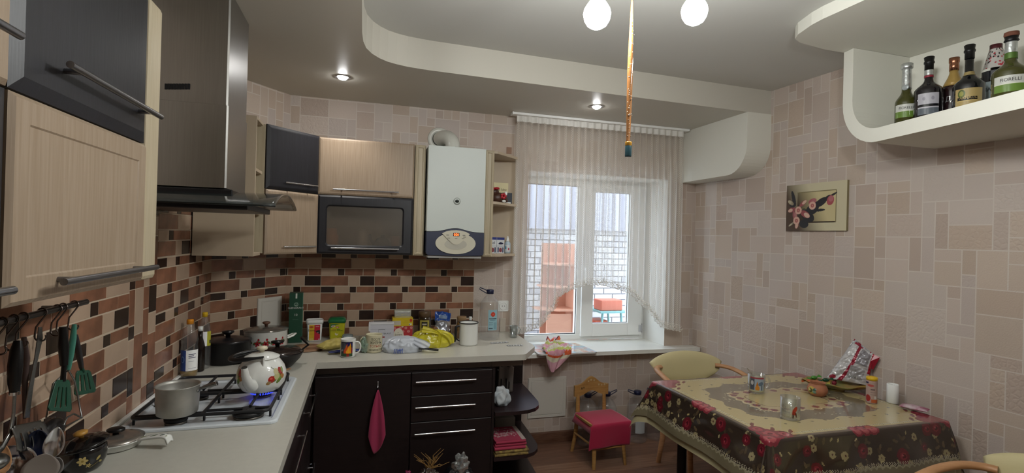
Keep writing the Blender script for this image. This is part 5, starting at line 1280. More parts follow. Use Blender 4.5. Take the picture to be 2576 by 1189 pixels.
g = MB(); g.grid(lambda u_, v_: pkf(.18+u_*.6, .12+v_*.45)+Vector((0, -.002, 0)), 12, 12); g.build('silver_patch', mat('silver lining', 'A8AAB2', .3, .6, bump=.6, bump_scale=40), t)

# yellow bag with a brown print, white bag wrapped round a pan
M_ysack = thin('yellow bag film', 'D8CC3A', refl=.10, rough=.25, body=.86, bodyc='C8BE2E')
q, s = at(1085, 872); c = Vector((q.x, q.y+.03, WT+.001))
yb = thing('yellow_plastic_bag', 'knotted yellow plastic bag with brown print behind the white bag', 'bag', c)
def sack(c, rx, ry, h_, seed, tx, ty, tz, m, name, par, fold=.12, nfold=9):
    """bag body with folds that gather towards a knot at (tx, ty, tz)"""
    g = MB(); seg, rn = 96, 36; vs = []
    for i in range(rn+1):
        v_ = i/rn; prof_ = (1-v_**1.9)**.62*(.90+.10*min(1, v_*6)) if v_ < 1 else 0
        if v_ == 0: prof_ = .88
        for k in range(seg):
            t_ = 2*math.pi*k/seg; fo = 1-fold*v_*(.5+.5*math.cos(nfold*t_+seed+3*noise.noise(Vector((math.cos(t_)*2, math.sin(t_)*2, seed)))))+.14*noise.noise(Vector((math.cos(t_)*1.7, math.sin(t_)*1.7, v_*2.2+seed*4)))+.09*noise.noise(Vector((math.cos(t_)*6, math.sin(t_)*6, v_*7+seed)))
            x = math.cos(t_)*rx*max(prof_, 0)*fo; y = math.sin(t_)*ry*max(prof_, 0)*fo
            kk = v_**2; vs.append(Vector(c)+Vector((x+tx*kk, y+ty*kk, (tz*kk*1.0+h_*(v_-kk*.25)*1.0)*(1-.25*kk))))
    mz = min(p.z for p in vs); g.add(vs, [(i*seg+k, i*seg+(k+1) % seg, (i+1)*seg+(k+1) % seg, (i+1)*seg+k) for i in range(rn) for k in range(seg)], 0, True)
    return g.build(name, m, par)
def ribbon(pts, w_, m, name, par, tw=0, seedn=0):
    g = MB(); pts = [Vector(p) for p in pts]; n = len(pts); vs = []
    for i, p in enumerate(pts):
        d_ = (pts[min(i+1, n-1)]-pts[max(i-1, 0)]).normalized(); sv_ = d_.cross(Vector((0, -1, .3))).normalized(); f_ = w_[i] if isinstance(w_, (list, tuple)) else w_
        for j in range(7):
            k = (j/6-.5); vs.append(p+sv_*(f_*k)+Vector((0, -1, 0))*(.006*math.cos(j*2.2+seedn)))
    g.add(vs, [(i*7+j, i*7+j+1, (i+1)*7+j+1, (i+1)*7+j) for i in range(n-1) for j in range(6)], 0, True); return g.build(name, m, par, sub=1)
sack(c, .145, .085, .165, 2.0, .01, .0, .02, M_ysack, 'bag_body', yb)
kn = c+Vector((.055, -.07, .095))
ribbon([kn+Vector((-.12, .0, .03)), kn+Vector((-.06, -.01, .02)), kn, kn+Vector((-.01, .0, -.04)), kn+Vector((-.03, -.01, -.09))], [.05, .03, .012, .03, .045], M_ysack, 'tied_handle', yb)
ribbon([kn, kn+Vector((.03, -.005, .0)), kn+Vector((.07, .0, -.03)), kn+Vector((.075, .005, -.07))], [.012, .035, .05, .03], M_ysack, 'tied_handle', yb, seedn=2)
cv = Canvas(.10, .06, 80, 48, 'C8BE2E')
rnd = random.Random(8)
for i in range(9): cv.ell(.008+.0105*i, .03+.008*math.sin(i), .007, .014, '6E4A26', .5*i)
for i in range(6): cv.ell(.015+.014*i, .034, .003, .008, 'C8BE2E', .8*i)
msk = (np.abs(cv.a-np.array(lin('C8BE2E'))).sum(-1) > .02)
cv.build('brown_print', lambda U, V: (c.x-.06+U, c.y-.075+.055*V/.06+0*U, c.z+.105+V*.55-.25*(U-.05)**2*8), M_print, yb, mask=msk)
M_wbag = thin('white bag film', 'EEF2F8', refl=.10, rough=.3, body=.86, bodyc='C4CAD4')
q, s = at(1016, 888); c = Vector((q.x, q.y+.065, WT+.001))
wbg = thing('white_plastic_bag', 'white plastic bag wrapped round a pan, tied towards its black handle', 'bag', c)
sack(c, .132, .085, .150, 5.0, -.01, .0, .01, M_wbag, 'bag_body', wbg, nfold=12, fold=.16)
ribbon([c+Vector((.06, -.055, .075)), c+Vector((.095, -.07, .062)), c+Vector((.125, -.078, .048)), c+Vector((.15, -.08, .034))], [.04, .05, .055, .05], M_wbag, 'tied_handle', wbg, seedn=1)
cv = Canvas(.07, .03, 56, 24, 'C4CAD4')
for i in range(6): cv.line(.008+.010*i, .002, .014+.010*i*.9, .026, .004, '22408A')
cv.line(.03, .015, .06, .020, .004, '22408A')
msk = (np.abs(cv.a-np.array(lin('C4CAD4'))).sum(-1) > .02)
cv.build('blue_print', lambda U, V: (c.x-.07+U, c.y-.098+.3*V+0*U, c.z+.006+V), M_print, wbg, mask=msk)
ha, hb_ = P(1066, 876, 'y', c.y-.075), P(1103, 880, 'y', c.y-.085)
ph_ = tag((lambda g: (g.tube([ha+Vector((-.03, 0, 0)), ha, hb_], [.010, .012, .011], 12, flat=.6), g.build('pan_handle', M_blackp))[1])(MB()), 'black pan handle sticking out of the white bag', 'handle')
# white enamel mug with black rim
q, s = at(1178, 866); t, c = mug('enamel_mug', 'large white enamel mug with a black rim and black handle', 1178, 866, .062, .148, M_enamel, math.pi*1.02, hm=M_blackp)
g = MB(); g.tube([(c.x+math.cos(a_)*.0625, c.y+math.sin(a_)*.0625, c.z+.148) for a_ in [2*math.pi*k/48 for k in range(48)]], .0038, 8, closed=True); g.build('rim', M_blackp, t)
g = MB(); g.tube([c+Vector((-.066, -.002, .128)), c+Vector((-.088, -.004, .12)), c+Vector((-.09, -.006, .05)), c+Vector((-.095, -.01, .022))], [.010, .011, .010, .008], 12, flat=.8); g.build('grip', M_blackp, t)
# big water bottle on the worktop and the ones on the floor
def big_bottle(lab, loc, k, ring_ang, paint=None, capc=None, grp=None):
    c = Vector(loc); t = thing('water_bottle', lab, 'bottle', c, group=grp)
    pr = [(0, .008), (.045, .0), (.066, .003), (.072, .015), (.072, .045), (.069, .05), (.072, .055), (.072, .085), (.069, .09), (.072, .095), (.072, .215), (.069, .22), (.072, .226), (.070, .245), (.060, .275), (.042, .30), (.026, .315), (.021, .325), (.021, .34)]
    pr = [(r_*k, z*k) for r_, z in pr]; g = MB(); g.lathe(pr, c, 40); g.build('bottle_body', M_pet, t)
    h = pr[-1][1]; g = MB(); g.lathe([(.026*k, h-.012), (.027*k, h+.014), (.023*k, h+.018), (0, h+.018)], c, 28); cp_ = g.build('cap', M_navy, t)
    d_ = Vector((math.cos(ring_ang), math.sin(ring_ang), 0)); pts = [c+Z*(h-.010)+d_*.024*k, c+Z*(h+.006)+d_*.055*k, c+Z*(h+.020)+d_*.078*k, c+Z*(h+.030)+d_*.075*k, c+Z*(h+.022)+d_*.05*k, c+Z*(h+.012)+d_*.026*k]
    g = MB(); g.tube(pts, .0035, 8); g.build('carry_loop', M_navy, cp_)
    if paint: label_patch('label', c.x, c.y, .0728*k, c.z+.075*k, .145*k, math.atan2(-c.y, -c.x)+.35, .07*k, paint, M_print, t)
    return t
def pw(cv):
    W_, H_ = cv.w, cv.h; cv.rect(0, 0, W_, H_, '8FB4BE'); cv.flower(W_*.5, H_*.78, .016, 'C0402E', 'D8705A', 6, .2, 1.0); cv.rect(W_*.1, H_*.55, W_*.9, H_*.59, '2A3A4A'); cv.rect(W_*.2, H_*.48, W_*.8, H_*.495, '4A6A7A'); cv.rect(W_*.08, H_*.36, W_*.5, H_*.385, '1E2A34'); cv.rect(W_*.08, H_*.26, W_*.5, H_*.28, '2A3A4A'); cv.rect(W_*.6, H_*.05, W_*.9, H_*.38, '7AA0AC'); cv.rect(W_*.08, H_*.06, W_*.5, H_*.12, '3A4A5A')
    for a in (0, .0015): pass
q, s = at(1230, 852); big_bottle('big empty water bottle with a pale blue label standing on the worktop end', (q.x, min(q.y, 3.70), WT+.0005), .98, math.pi*.9, pw)
# glass with a holder at the window
q, s = at(1292, 848); c = Vector((min(q.x, 1.10), min(q.y, 3.72), WT+.0005)); t = thing('drinking_glass', 'small drinking glass on the worktop end beside the curtain', 'glass', c)
g = MB(); g.openlathe([(0, 0), (.026, 0), (.028, .004), (.033, .085), (.032, .085), (.027, .008), (0, .007)], c=c, seg=32); g.build('body', thin('tumbler glass', 'EAF0F0', refl=.3, body=.12, bodyc='C8D0D0'), t)
g = MB(); g.tube([c+Vector((.031, 0, .075)), c+Vector((.05, 0, .06)), c+Vector((.045, 0, .03)), c+Vector((.029, 0, .02))], .0035, 8); g.build('handle', thin('tumbler glass', 'EAF0F0'), t)
bx_t = tag(bx('blister_card', (c.x-.045, YB-.014, WT+.0005), (c.x+.0, YB-.009, WT+.105), mat('clear card', 'B9B0A4', .3), bevel=.002), 'small upright translucent card leaning on the wall behind the glass', 'card')
# blister packs
M_foil = mat('blister foil', 'B8BABC', .28, .8)
for i, (px, py, rz_, l_, lab) in enumerate(((1256, 862, R(8), .13, 'left silver blister strip lying on the worktop, crumpled'), (1295, 869, R(-4), .11, 'right silver blister strip on the worktop edge, flat'))):
    q, s = at(px, py); t = thing('blister_pack', lab, 'tablets', (q.x, q.y, WT+.0005), rz_, group='silver blister strips by the window end of the worktop')
    g = MB(); g.box((-l_/2, -.018, 0), (l_/2, .018, .0012)); g.build('foil', M_foil, t, local=True)
    g = MB()
    for k in range(6):
        for j in (-1, 1): g.ball((-l_/2+l_*(k+.5)/6, j*.009, .002), .0065, .0045, .0045, 10, 6)
    g.build('tablet_pockets', M_foil, t, local=True, kind='stuff')

lump('dried_cone', 'small dark brown dried cone on top of the black corner cabinet', 'ornament', (DC_TWIG[0], DC_TWIG[1]+.03, DC_TWIG[2]), .022, .02, .016, mat('brown cone', '4A3224', .8), 23, amp=.4, freq=4)

# ------------------------------------------------------------------ curtain
CYP = 3.672
hem = [(P(x, y, 'y', CYP).x, P(x, y, 'y', CYP).z) for x, y in ((1297, 838), (1318, 838), (1340, 830), (1362, 818), (1372, 806), (1390, 780), (1402, 748), (1418, 738), (1450, 722), (1480, 716), (1512, 716), (1545, 724), (1575, 734), (1592, 745), (1606, 762), (1628, 780), (1648, 806), (1660, 822), (1680, 828), (1706, 833))]
hx_ = np.array([p[0] for p in hem]); hz_ = np.array([p[1] for p in hem])
cx0, cx1_ = 1.088, 2.535; ctop = 2.508
def curt_mat():
    m = bpy.data.materials.new('sheer net curtain'); m.use_nodes = True; nt = m.node_tree; nt.nodes.clear(); N = nt.nodes.new; L = nt.links.new
    o = N('ShaderNodeOutputMaterial'); t = N('ShaderNodeBsdfTransparent'); d = N('ShaderNodeBsdfDiffuse'); tl = N('ShaderNodeBsdfTranslucent')
    d.inputs[0].default_value = (*lin('EEEAE3'), 1); tl.inputs[0].default_value = (*lin('F4F1EA'), 1)
    mb = N('ShaderNodeMixShader'); mb.inputs[0].default_value = .72; L(d.outputs[0], mb.inputs[1]); L(tl.outputs[0], mb.inputs[2])
    uv = N('ShaderNodeAttribute'); uv.attribute_name = 'cloth'; sx = N('ShaderNodeSeparateXYZ'); L(uv.outputs['Vector'], sx.inputs[0])
    def mth(op, a, b=None, clamp=False):
        n = N('ShaderNodeMath'); n.operation = op; n.use_clamp = clamp
        for i, v in enumerate((a, b)):
            if v is None: continue
            if isinstance(v, (int, float)): n.inputs[i].default_value = v
            else: L(v, n.inputs[i])
        return n.outputs[0]
    u, v = sx.outputs[0], sx.outputs[1]
    band = mth('SINE', mth('MULTIPLY', u, 2*math.pi/.075)); band2 = mth('GREATER_THAN', band, .25)
    dot = mth('MULTIPLY', mth('SINE', mth('MULTIPLY', u, 2*math.pi/.014)), mth('SINE', mth('MULTIPLY', v, 2*math.pi/.018)))
    dots = mth('MULTIPLY', mth('GREATER_THAN', dot, .15), band2)
    fill = mth('ADD', mth('MULTIPLY', band2, .07), mth('MULTIPLY', dots, .26))
    thinl = mth('MULTIPLY', mth('GREATER_THAN', mth('SINE', mth('MULTIPLY', u, 2*math.pi/.075*1)), .97), .2)
    fac = mth('ADD', mth('ADD', fill, thinl), .47, True)
    lw = N('ShaderNodeLayerWeight'); lw.inputs[0].default_value = .5
    fac = mth('ADD', fac, mth('MULTIPLY', mth('POWER', lw.outputs['Facing'], 2.0), .45), True)
    mx = N('ShaderNodeMixShader'); L(fac, mx.inputs[0]); L(t.outputs[0], mx.inputs[1]); L(mb.outputs[0], mx.inputs[2]); L(mx.outputs[0], o.inputs[0]); return m
cu = thing('curtain', 'sheer white net curtain with lace bands and an arched scalloped hem over the window', 'curtain', ((cx0+cx1_)/2, CYP, .85))
nu, nv = 520, 70
rs_ = np.random.RandomState(3); xs = np.linspace(0, 1, nu+1)
ph = np.cumsum(.75+.5*rs_.rand(nu+1)); ph = ph/ph[-1]*2*math.pi*25; am = .012+.008*np.interp(xs*30, np.arange(31), rs_.rand(31))
def yoff(i, v_): return am[i]*(math.sin(ph[i])*(.55+.45*v_)+.35*math.sin(ph[i]*.37+2)*v_)
g = MB(); vs = []; cl = []; slen = 0; us = [0]
for i in range(1, nu+1): us.append(us[-1]+math.hypot((cx1_-cx0)/nu, yoff(i, .5)-yoff(i-1, .5)))
for j in range(nv+1):
    for i in range(nu+1):
        v_ = j/nv; x = cx0+(cx1_-cx0)*i/nu; zb_ = float(np.interp(x+ .0, hx_, hz_)); z = ctop+(zb_-ctop)*v_
        vs.append((x+.03*v_*(i/nu-.3)*.6, CYP+yoff(i, v_), z)); cl.append((us[i], z, 0))
g.add(vs, [(j*(nu+1)+i, j*(nu+1)+i+1, (j+1)*(nu+1)+i+1, (j+1)*(nu+1)+i) for j in range(nv) for i in range(nu)], 0, True)
M_curt = curt_mat(); cob = g.build('net', M_curt, cu); a_ = cob.data.attributes.new('cloth', 'FLOAT_VECTOR', 'POINT'); a_.data.foreach_set('vector', [t for c_ in cl for t in c_])
M_lace = mat('white lace thread', 'E6E2D8', .8)
g = MB()
g.add([(cx0+(cx1_-cx0)*i/nu, CYP+yoff(i, 0)*.8-.002, ctop+.022-.045*j) for j in (0, 1) for i in range(nu+1)], [(i, i+1, nu+2+i, nu+1+i) for i in range(nu)], 0, True)
g.build('header_tape', mat('curtain tape', 'D8D6D0', .7), cu)
g = MB(); dist = 0; last = None; k = 0
for i in range(0, nu+1, 1):
    x, y, z = vs[nv*(nu+1)+i]
    p = Vector((x, y-.002, z))
    if last is None or (p-last)  .length >= .026:
        last = p; k += 1
        for row in range(3):
            c_ = p+Vector((.013*(row % 2), 0, .010+.017*row)); n_ = 10; rr_ = .0125
            pts = [c_+Vector((math.cos(R(180+180*q/n_))*rr_, 0, math.sin(R(180+180*q/n_))*rr_)) for q in range(n_+1)]
            g.tube(pts, .0019, 4, cap=False)
g.build('scalloped_lace', M_lace, cu, kind='stuff')
for pz in (.052,):
    g = MB(); g.tube([Vector(vs[nv*(nu+1)+i])+Vector((0, -.002, pz)) for i in range(0, nu+1, 2)], .0012, 4); g.build('hem_thread', M_lace, cu)
cr = thing('curtain_rail', 'white curtain rail fixed under the dropped ceiling', 'rail', (1.8, CYP, 2.53))
g = MB(); g.box((1.052, CYP-.025, 2.532), (2.575, CYP+.03, 2.5495)); g.build('profile', M_pvc, cr, bevel=.002)
g = MB(); g.box((1.047, CYP-.028, 2.529), (1.055, CYP+.033, 2.5495)); g.build('end_cap', M_pvc, cr)

# things on the sill
q = [P(x, y, 'z', WZ0) for x, y in ((1352, 876), (1440, 862), (1497, 888), (1385, 905))]
bdp = [(1.305, 3.83), (1.345, 3.60), (1.76, 3.625), (1.70, 3.98), (1.55, 4.03), (1.345, 4.0)]
bdp = [(1.30, 3.655), (1.775, 3.655), (1.72, 3.95), (1.60, 4.02), (1.33, 4.02)]
sb = thing('serving_board', 'patchwork printed board with rounded corners on the window sill under the towel', 'board', (1.5, 3.8, WZ0))
g = MB(); g.prism([(1.315, 3.625), (1.76, 3.625), (1.785, 3.645), (1.735, 3.965), (1.71, 3.985), (1.34, 3.985), (1.32, 3.965), (1.295, 3.645)], WZ0+.0005, WZ0+.010); g.build('board', mat('white coated board', 'C8C6C2', .4), sb, bevel=.003)
cv = Canvas(.50, .37, 200, 148, 'C4CCD0')
rnd = random.Random(5); pc_ = ['C8A8A0', 'B8C4D0', 'C8BCA8', '9AB4C0', 'D0C8C4', 'C4989A']
for i in range(8):
    for j in range(6):
        c_ = rnd.choice(pc_); cv.rect(i*.0625, j*.062, i*.0625+.0625, j*.062+.062, c_)
        if rnd.random() < .6:
            for k in range(5): cv.rect(i*.0625+k*.0125, j*.062, i*.0625+k*.0125+.005, j*.062+.062, '7E9EB2')
        else: cv.flower(i*.0625+.03, j*.062+.03, .022, 'B8807A', 'C8A86A', 6)
mk = (cv.Y > .004)
cv.build('patchwork_print', lambda U, V: (1.297+U*.976*(1-.10*V/.37)+.018*V/.37, 3.632+V*.95, WZ0+.0108+0*U), M_gloss, sb)
# striped towel crumpled on the sill and hanging over its edge
tw = ['C88A98', 'D6A8B0', 'A8B45A', 'CFC9B0', 'C85A30', 'C8848E', 'D8D0C0', 'B0B860', '7A3A3A', 'D09AA4']
cv = Canvas(1, 1, 90, 120, 'D09AA4')
edges = [0, .22, .30, .34, .42, .48, .56, .60, .70, .76, .82, .90, .95, 1.01]; cc_ = ['C898A4', 'CFC9B0', 'C85A34', 'C8909C', 'B4B866', 'CFC8B4', 'C8909C', 'D6A0AA', 'B4B866', 'CFC8B4', 'C85A34', '6A3434', 'C8909C']
wav = cv.Y+.04*np.sin(cv.X*5)+.05*(cv.X-.5)
for a_, b_, c_ in zip(edges[:-1], edges[1:], cc_): cv.put((wav >= a_-.01) & (wav < b_), c_)
def tmap(U, V):
    X_ = np.zeros_like(U); Y_ = X_.copy(); Z_ = X_.copy(); yb, ye = 4.02, 3.635
    for j in range(U.shape[0]):
        for i in range(U.shape[1]):
            u_, v_ = U[j, i], V[j, i]; hang = max(0, .34-v_)/.34; on = min(1, max(0, (v_-.34)/.66))
            w_ = (.055+.065*math.sin(math.pi*min(1, on*1.1+.22))) if v_ > .34 else (.030+.070*(1-hang)**.8)
            n1 = noise.noise(Vector((u_*3.4, v_*5, 1))); n2 = noise.noise(Vector((u_*8, v_*9, 4)))
            x = 1.455+.085*on-.035*hang+(u_-.5)*w_*2+.018*n1; y = (ye-.008)+(yb-ye)*on*.95; z = WZ0+.014+.040*abs(n1)+.030*abs(n2)+.016*(.5+.5*math.sin(u_*9+v_*7))*min(1, on*3)+.018*on
            if v_ <= .34:
                z = WZ0+.012-hang*.115+.0*n1-(.03*(1-abs(u_-.35)*2))*hang; y = 3.652+.0-.022-.010*abs(n1)-.012*math.sin(u_*9)**2
            X_[j, i], Y_[j, i], Z_[j, i] = x, y, z
    return X_, Y_, Z_
t = cv.build('towel', tmap, mat('terry print', 'FFFFFF', .95, attr='Col', bump=.6, bump_scale=300), None, solid=.004); tag(t, 'striped pink, green and orange terry towel crumpled over the sill edge', 'towel')

# ------------------------------------------------------------------ open end shelf contents
def wob(name, lab, cat, loc, rz=0): return thing(name, lab, cat, loc, rz)
c = P(1268, 514, 'y', 3.76); z1_ = 1.8635
t = thing('greeting_card', 'cream handwritten card standing on the middle end shelf behind the brown ornament', 'card', (.985, 3.765, z1_))
g = MB(); g.box((.905, 3.768, z1_), (1.062, 3.771, z1_+.165)); g.build('sheet', mat('cream card', 'D6CDA4', .6), t)
text('lettering', 'Bon,', .026, plane_fn((.93, 3.767, z1_+.135), PX, Z), mat('brown ink', '5A4A34', .6), t); text('lettering', 'Tonne Idee', .026, plane_fn((.988, 3.767, z1_+.105), PX, Z), mat('brown ink', '5A4A34', .6), t, shear=.2)
g = MB()
for i in range(14): g.box((.93+i*.008, 3.7665, z1_+.085), (.934+i*.008, 3.767, z1_+.089))
g.build('small_print', mat('brown ink', '5A4A34'), t, kind='stuff')
t = thing('dark_book', 'small dark blue booklet standing behind the brown ornament', 'book', (1.06, 3.73, z1_))
g = MB(); g.box((1.01, 3.735, z1_), (1.085, 3.745, z1_+.088)); g.build('cover', mat('blue black cover', '232C38', .4), t); g = MB(); g.box((1.02, 3.733, z1_+.004), (1.075, 3.7345, z1_+.018)); g.build('caption_strip', M_white, t)
t = thing('ornament', 'rounded brown ornament with red bows on the middle end shelf', 'ornament', (.97, 3.68, z1_))
Mbr = mat('dark brown glaze', '4A2E22', .4, noise_amt=.3, noise_scale=30)
g = MB(); g.ball((.965, 3.69, z1_+.042), .058, .035, .042, 28, 18); g.ball((.935, 3.69, z1_+.085), .034, .028, .030, 24, 14); g.tube([(1.0, 3.69, z1_+.05), (1.025, 3.685, z1_+.035), (1.03, 3.685, z1_+.012)], [.02, .014, .01], 10); g.build('body', Mbr, t)
g = MB(); g.ball((.945, 3.658, z1_+.11), .02, .012, .010); g.ball((.918, 3.664, z1_+.108), .014, .01, .012)
for a in range(5): g.ball((.995+.014*math.cos(a*1.26), 3.655, z1_+.055+.014*math.sin(a*1.26)), .011, .006, .011)
g.build('red_bow', mat('crimson glaze', 'A81E2A', .35), t)
g = MB(); g.ball((1.0, 3.655, z1_+.018), .016, .006, .008); g.ball((1.014, 3.66, z1_+.075), .012, .01, .016); g.build('white_patch', M_white, t, kind='stuff')
z2_ = 1.4935
def p_sel(cv): W_, H_ = cv.w, cv.h; cv.rect(0, 0, W_, H_, 'C8CCD0'); cv.rect(0, H_*.85, W_, H_, '2A3478'); cv.rect(0, H_*.42, W_, H_*.47, '9AA4B0'); cv.rect(W_*.1, H_*.05, W_*.9, H_*.38, 'B8B4B4'); cv.ell(W_*.5, H_*.2, W_*.2, H_*.14, '7A3A44'); cv.rect(W_*.1, H_*.05, W_*.25, H_*.38, '2E3A5A'); cv.rect(W_*.75, H_*.05, W_*.9, H_*.38, '2E3A5A')
for i, (x, lab) in enumerate(((.895, 'white and blue salt box, left of the two on the lowest end shelf'), (.96, 'white and blue salt box, right of the two on the lowest end shelf'))):
    t = free_box('salt_box', lab, (x+.03, 3.66+.02*i, z2_), .06, .045, .118, R(8), mat('salt box card', 'C8CCD0', .5), p_sel)
    if not i: text('lettering', 'Sel', .030, lambda a, b, t=t: WM[t] @ Vector((a, -.0016, .068+b)), M_navy, t)
    else:
        g = MB(); g.prism([(-.02, .072), (-.005, .083), (.012, .080), (.024, .072), (.01, .066), (-.01, .066)], -.0018, -.0012, 'y'); g.build('emblem', M_navy, t, local=True)
t = thing('drops_bottle', 'small clear dropper bottle with a pale cap right of the salt boxes', 'bottle', (1.055, 3.72, z2_)); c = Vector((1.055, 3.72, z2_))
g = MB(); g.lathe([(0, 0), (.020, 0), (.023, .004), (.023, .07), (.018, .085), (.010, .09)], c, 24); g.build('bottle_body', mat('pale blue plastic', 'A8B8C4', .3), t)
g = MB(); g.lathe([(.012, .088), (.012, .10), (.007, .118), (.004, .13), (0, .131)], c, 20); g.build('cap', M_white, t)
label_patch('label', c.x, c.y, .0238, c.z+.012, .05, math.atan2(-c.y, -c.x), .04, lambda cv: (cv.rect(0, 0, .04, .05, 'C8CCD0'), cv.rect(0, .02, .012, .04, '4A90B0'), cv.ell(.03, .02, .006, .01, 'A83A4A')), M_print, t, 30, 30)

# ------------------------------------------------------------------ bottles in the wall niche
def wine(lab, px, ptop, X, r_, gm, cap, capm, paint, lz, lh, lw, shoulder=.55, neck=.30, band=None, text_=None, r_n=.36, cork=False, tcol=None):
    p = P(px, ptop, 'x', X); zf = zb+.0695; h = p.z-zf; c = Vector((X, p.y, zf))
    t = thing('bottle', lab, 'bottle', c)
    a_, b_ = shoulder, 1-neck
    pr = [(0, .004), (r_*.8, 0), (r_, .008/h), (r_, a_*.78)]
    for k in range(1, 9): u_ = k/8; pr.append((r_*(1-(1-r_n)*(1-math.cos(math.pi*u_))/2), a_*.78+(b_-a_*.78)*u_))
    pr += [(r_*r_n*.92, .955)]; pr = [(a, min(b, 1)*h if b > .005 or b == 0 else b) for a, b in pr]; pr[0] = (0, .003)
    g = MB(); g.lathe(pr, c, 40); g.build('glass', gm, t)
    rz = np.array(pr[1:])
    def sleeve(z0, z1, off, m, name, par=t, top=False):
        zz = np.linspace(z0*h, z1*h, 12); q = [(float(np.interp(z, rz[:, 1], rz[:, 0]))+off, z) for z in zz]
        if top: q += [(q[-1][0], h), (0, h+.0005)]
        g = MB(); g.lathe(q, c, 36); return g.build(name, m, par)
    if cap == 'foil':
        sleeve(.60, .93, .0012, capm, 'foil_sleeve'); g = MB(); g.lathe([(r_*r_n+.004, h*.915), (r_*r_n+.0065, h*.93), (r_*r_n+.006, h*.99), (r_*r_n+.001, h), (0, h)], c, 30); g.build('foil_cap', capm, t)
        va_ = math.atan2(-c.y, -c.x); 
        g = MB(); zz = h*.62; rr_ = float(np.interp(zz, rz[:, 1], rz[:, 0]))+.002; g.ball((c.x+rr_*math.cos(va_-.2), c.y+rr_*math.sin(va_-.2), c.z+zz), .006, .017, .014); g.build('neck_tag', mat('silver tag', 'A8AEB0', .35, .3), t)
    elif cap == 'crown':
        g = MB(); g.lathe([(r_*r_n+.001, h*.80), (r_*r_n+.001, h*.89), (r_*r_n+.004, h*.90), (r_*r_n+.004, h*.925), (r_*r_n+.001, h*.935), (r_*r_n+.004, h*.99), (r_*r_n+.001, h), (0, h)], c, 30); g.build('cap', capm, t)
    elif cap == 'screw':
        g = MB(); g.lathe([(r_*r_n+.002, h*.80), (r_*r_n+.002, h*.90), (r_*r_n+.001, h*.905), (r_*r_n+.004, h*.93), (r_*r_n+.004, h*.995), (0, h)], c, 30); g.build('cap', capm, t)
    elif cap == 'cork':
        sleeve(.70, .86, .0012, capm, 'foil_sleeve'); g = MB(); g.lathe([(r_*r_n+.001, h*.86), (r_*r_n+.005, h*.875), (r_*r_n+.001, h*.90), (r_*r_n+.003, h*.93)], c, 30); g.build('wire_neck', M_blackp, t)
        g = MB(); g.lathe([(r_*r_n+.001, h*.925), (r_*r_n+.005, h*.95), (r_*r_n+.004, h*.99), (0, h)], c, 30); g.build('cork', mat('brown cork', '6E4434', .8), t)
    if band:
        for a, b, m in band: sleeve(a, b, .0016, m, 'neck_band')
    ang = math.atan2(-c.y, -c.x)
    label_patch('label', c.x, c.y, r_+.0008, c.z+lz*h, lh*h, ang, lw, paint, M_gloss, t, 70, 60)
    if text_:
        s_, sz, dz = text_; text('lettering', s_, sz, cyl_fn(c.x, c.y, r_+.0015, c.z+(lz+dz)*h, ang), tcol or M_black_txt, t, squeeze=.9)
    return t, c, h
M_olive = mat('olive wine glass', '3A3A14', .06, coat=.5); M_dkgl = mat('black wine glass', '0C0D10', .06, coat=.5); M_sil = mat('silver foil', 'C8D0D6', .5)
def pf(cv): W_, H_ = cv.w, cv.h; cv.rect(0, 0, W_, H_, 'B9BAB4'); cv.rect(0, 0, W_, H_*.48, '5E7A34'); cv.rect(0, H_*.47, W_, H_*.50, 'D0D0C0')
wine('green sparkling wine bottle with silver foil, farthest left on the niche shelf', 2282, 160, 2.57, .046, M_olive, 'foil', M_sil, pf, .15, .20, .10, .50, .42, text_=('FIORELLI', .0175, .125), r_n=.42)
def ps(cv): W_, H_ = cv.w, cv.h; cv.rect(0, 0, W_, H_, 'A8A6AE'); cv.rect(0, H_*.36, W_, H_*.48, '16161A'); cv.rect(0, 0, W_, H_*.30, '5A6068'); [cv.ell(W_*(.3+.4*i), H_*.75, .006, .009, '8A8892') for i in (0, 1)]
wine('dark bottle with a black cap, silver and red neck band and silver label, second on the niche shelf', 2338, 143, 2.575, .056, mat('plum black glass', '151115', .07, coat=.5), 'crown', M_blackp, ps, .12, .31, .085, .62, .34, band=[(.72, .80, M_sil), (.70, .725, mat('red band', '8A2434', .4))], r_n=.30) if False else None
wine('dark bottle, black cap, red neck band, silver label, second from left in niche', 2338, 143, 2.575, .056, mat('plum black glass', '151115', .07, coat=.5), 'crown', M_blackp, ps, .12, .31, .085, .62, .34, band=[(.715, .80, M_sil), (.69, .725, mat('red band', '8A2434', .4))], r_n=.30)
def pd(cv): W_, H_ = cv.w, cv.h; cv.rect(0, 0, W_, H_, '241618'); cv.line(.0, .02, .05, .0, .004, '8A8088')
tq, cq, hq = wine('amber brandy bottle with a copper cap standing third in the niche', 2401, 145, 2.665, .046, mat('dark brandy', '261614', .07, coat=.5), 'screw', mat('copper cap', 'A8745A', .25, .9), pd, .08, .40, .08, .66, .33, text_=('ДАР', .034, .24), r_n=.36, tcol=M_sil)
g = MB(); r0 = .046*.36; g.lathe([(.0430, hq*.56), (.036, hq*.62), (.024, hq*.70), (r0+.0012, hq*.76), (r0+.0012, hq*.80)], cq, 32); g.build('amber_neck', mat('pale amber', '9A7E44', .1, coat=.4), tq)
def pg(cv): W_, H_ = cv.w, cv.h; cv.rect(0, 0, W_, H_, '9E8A5A'); cv.rect(W_*.1, H_*.3, W_*.8, H_*.52, '1E1A16'); cv.rect(W_*.1, H_*.30, W_*.8, H_*.33, 'C8B070'); cv.ell(W_*.25, H_*.72, .014, .018, '4E5A30'); cv.ell(W_*.25, H_*.72, .008, .011, '8A8A4A')
M_gold = mat('dull gold foil', '9C8A5C', .4, .4)
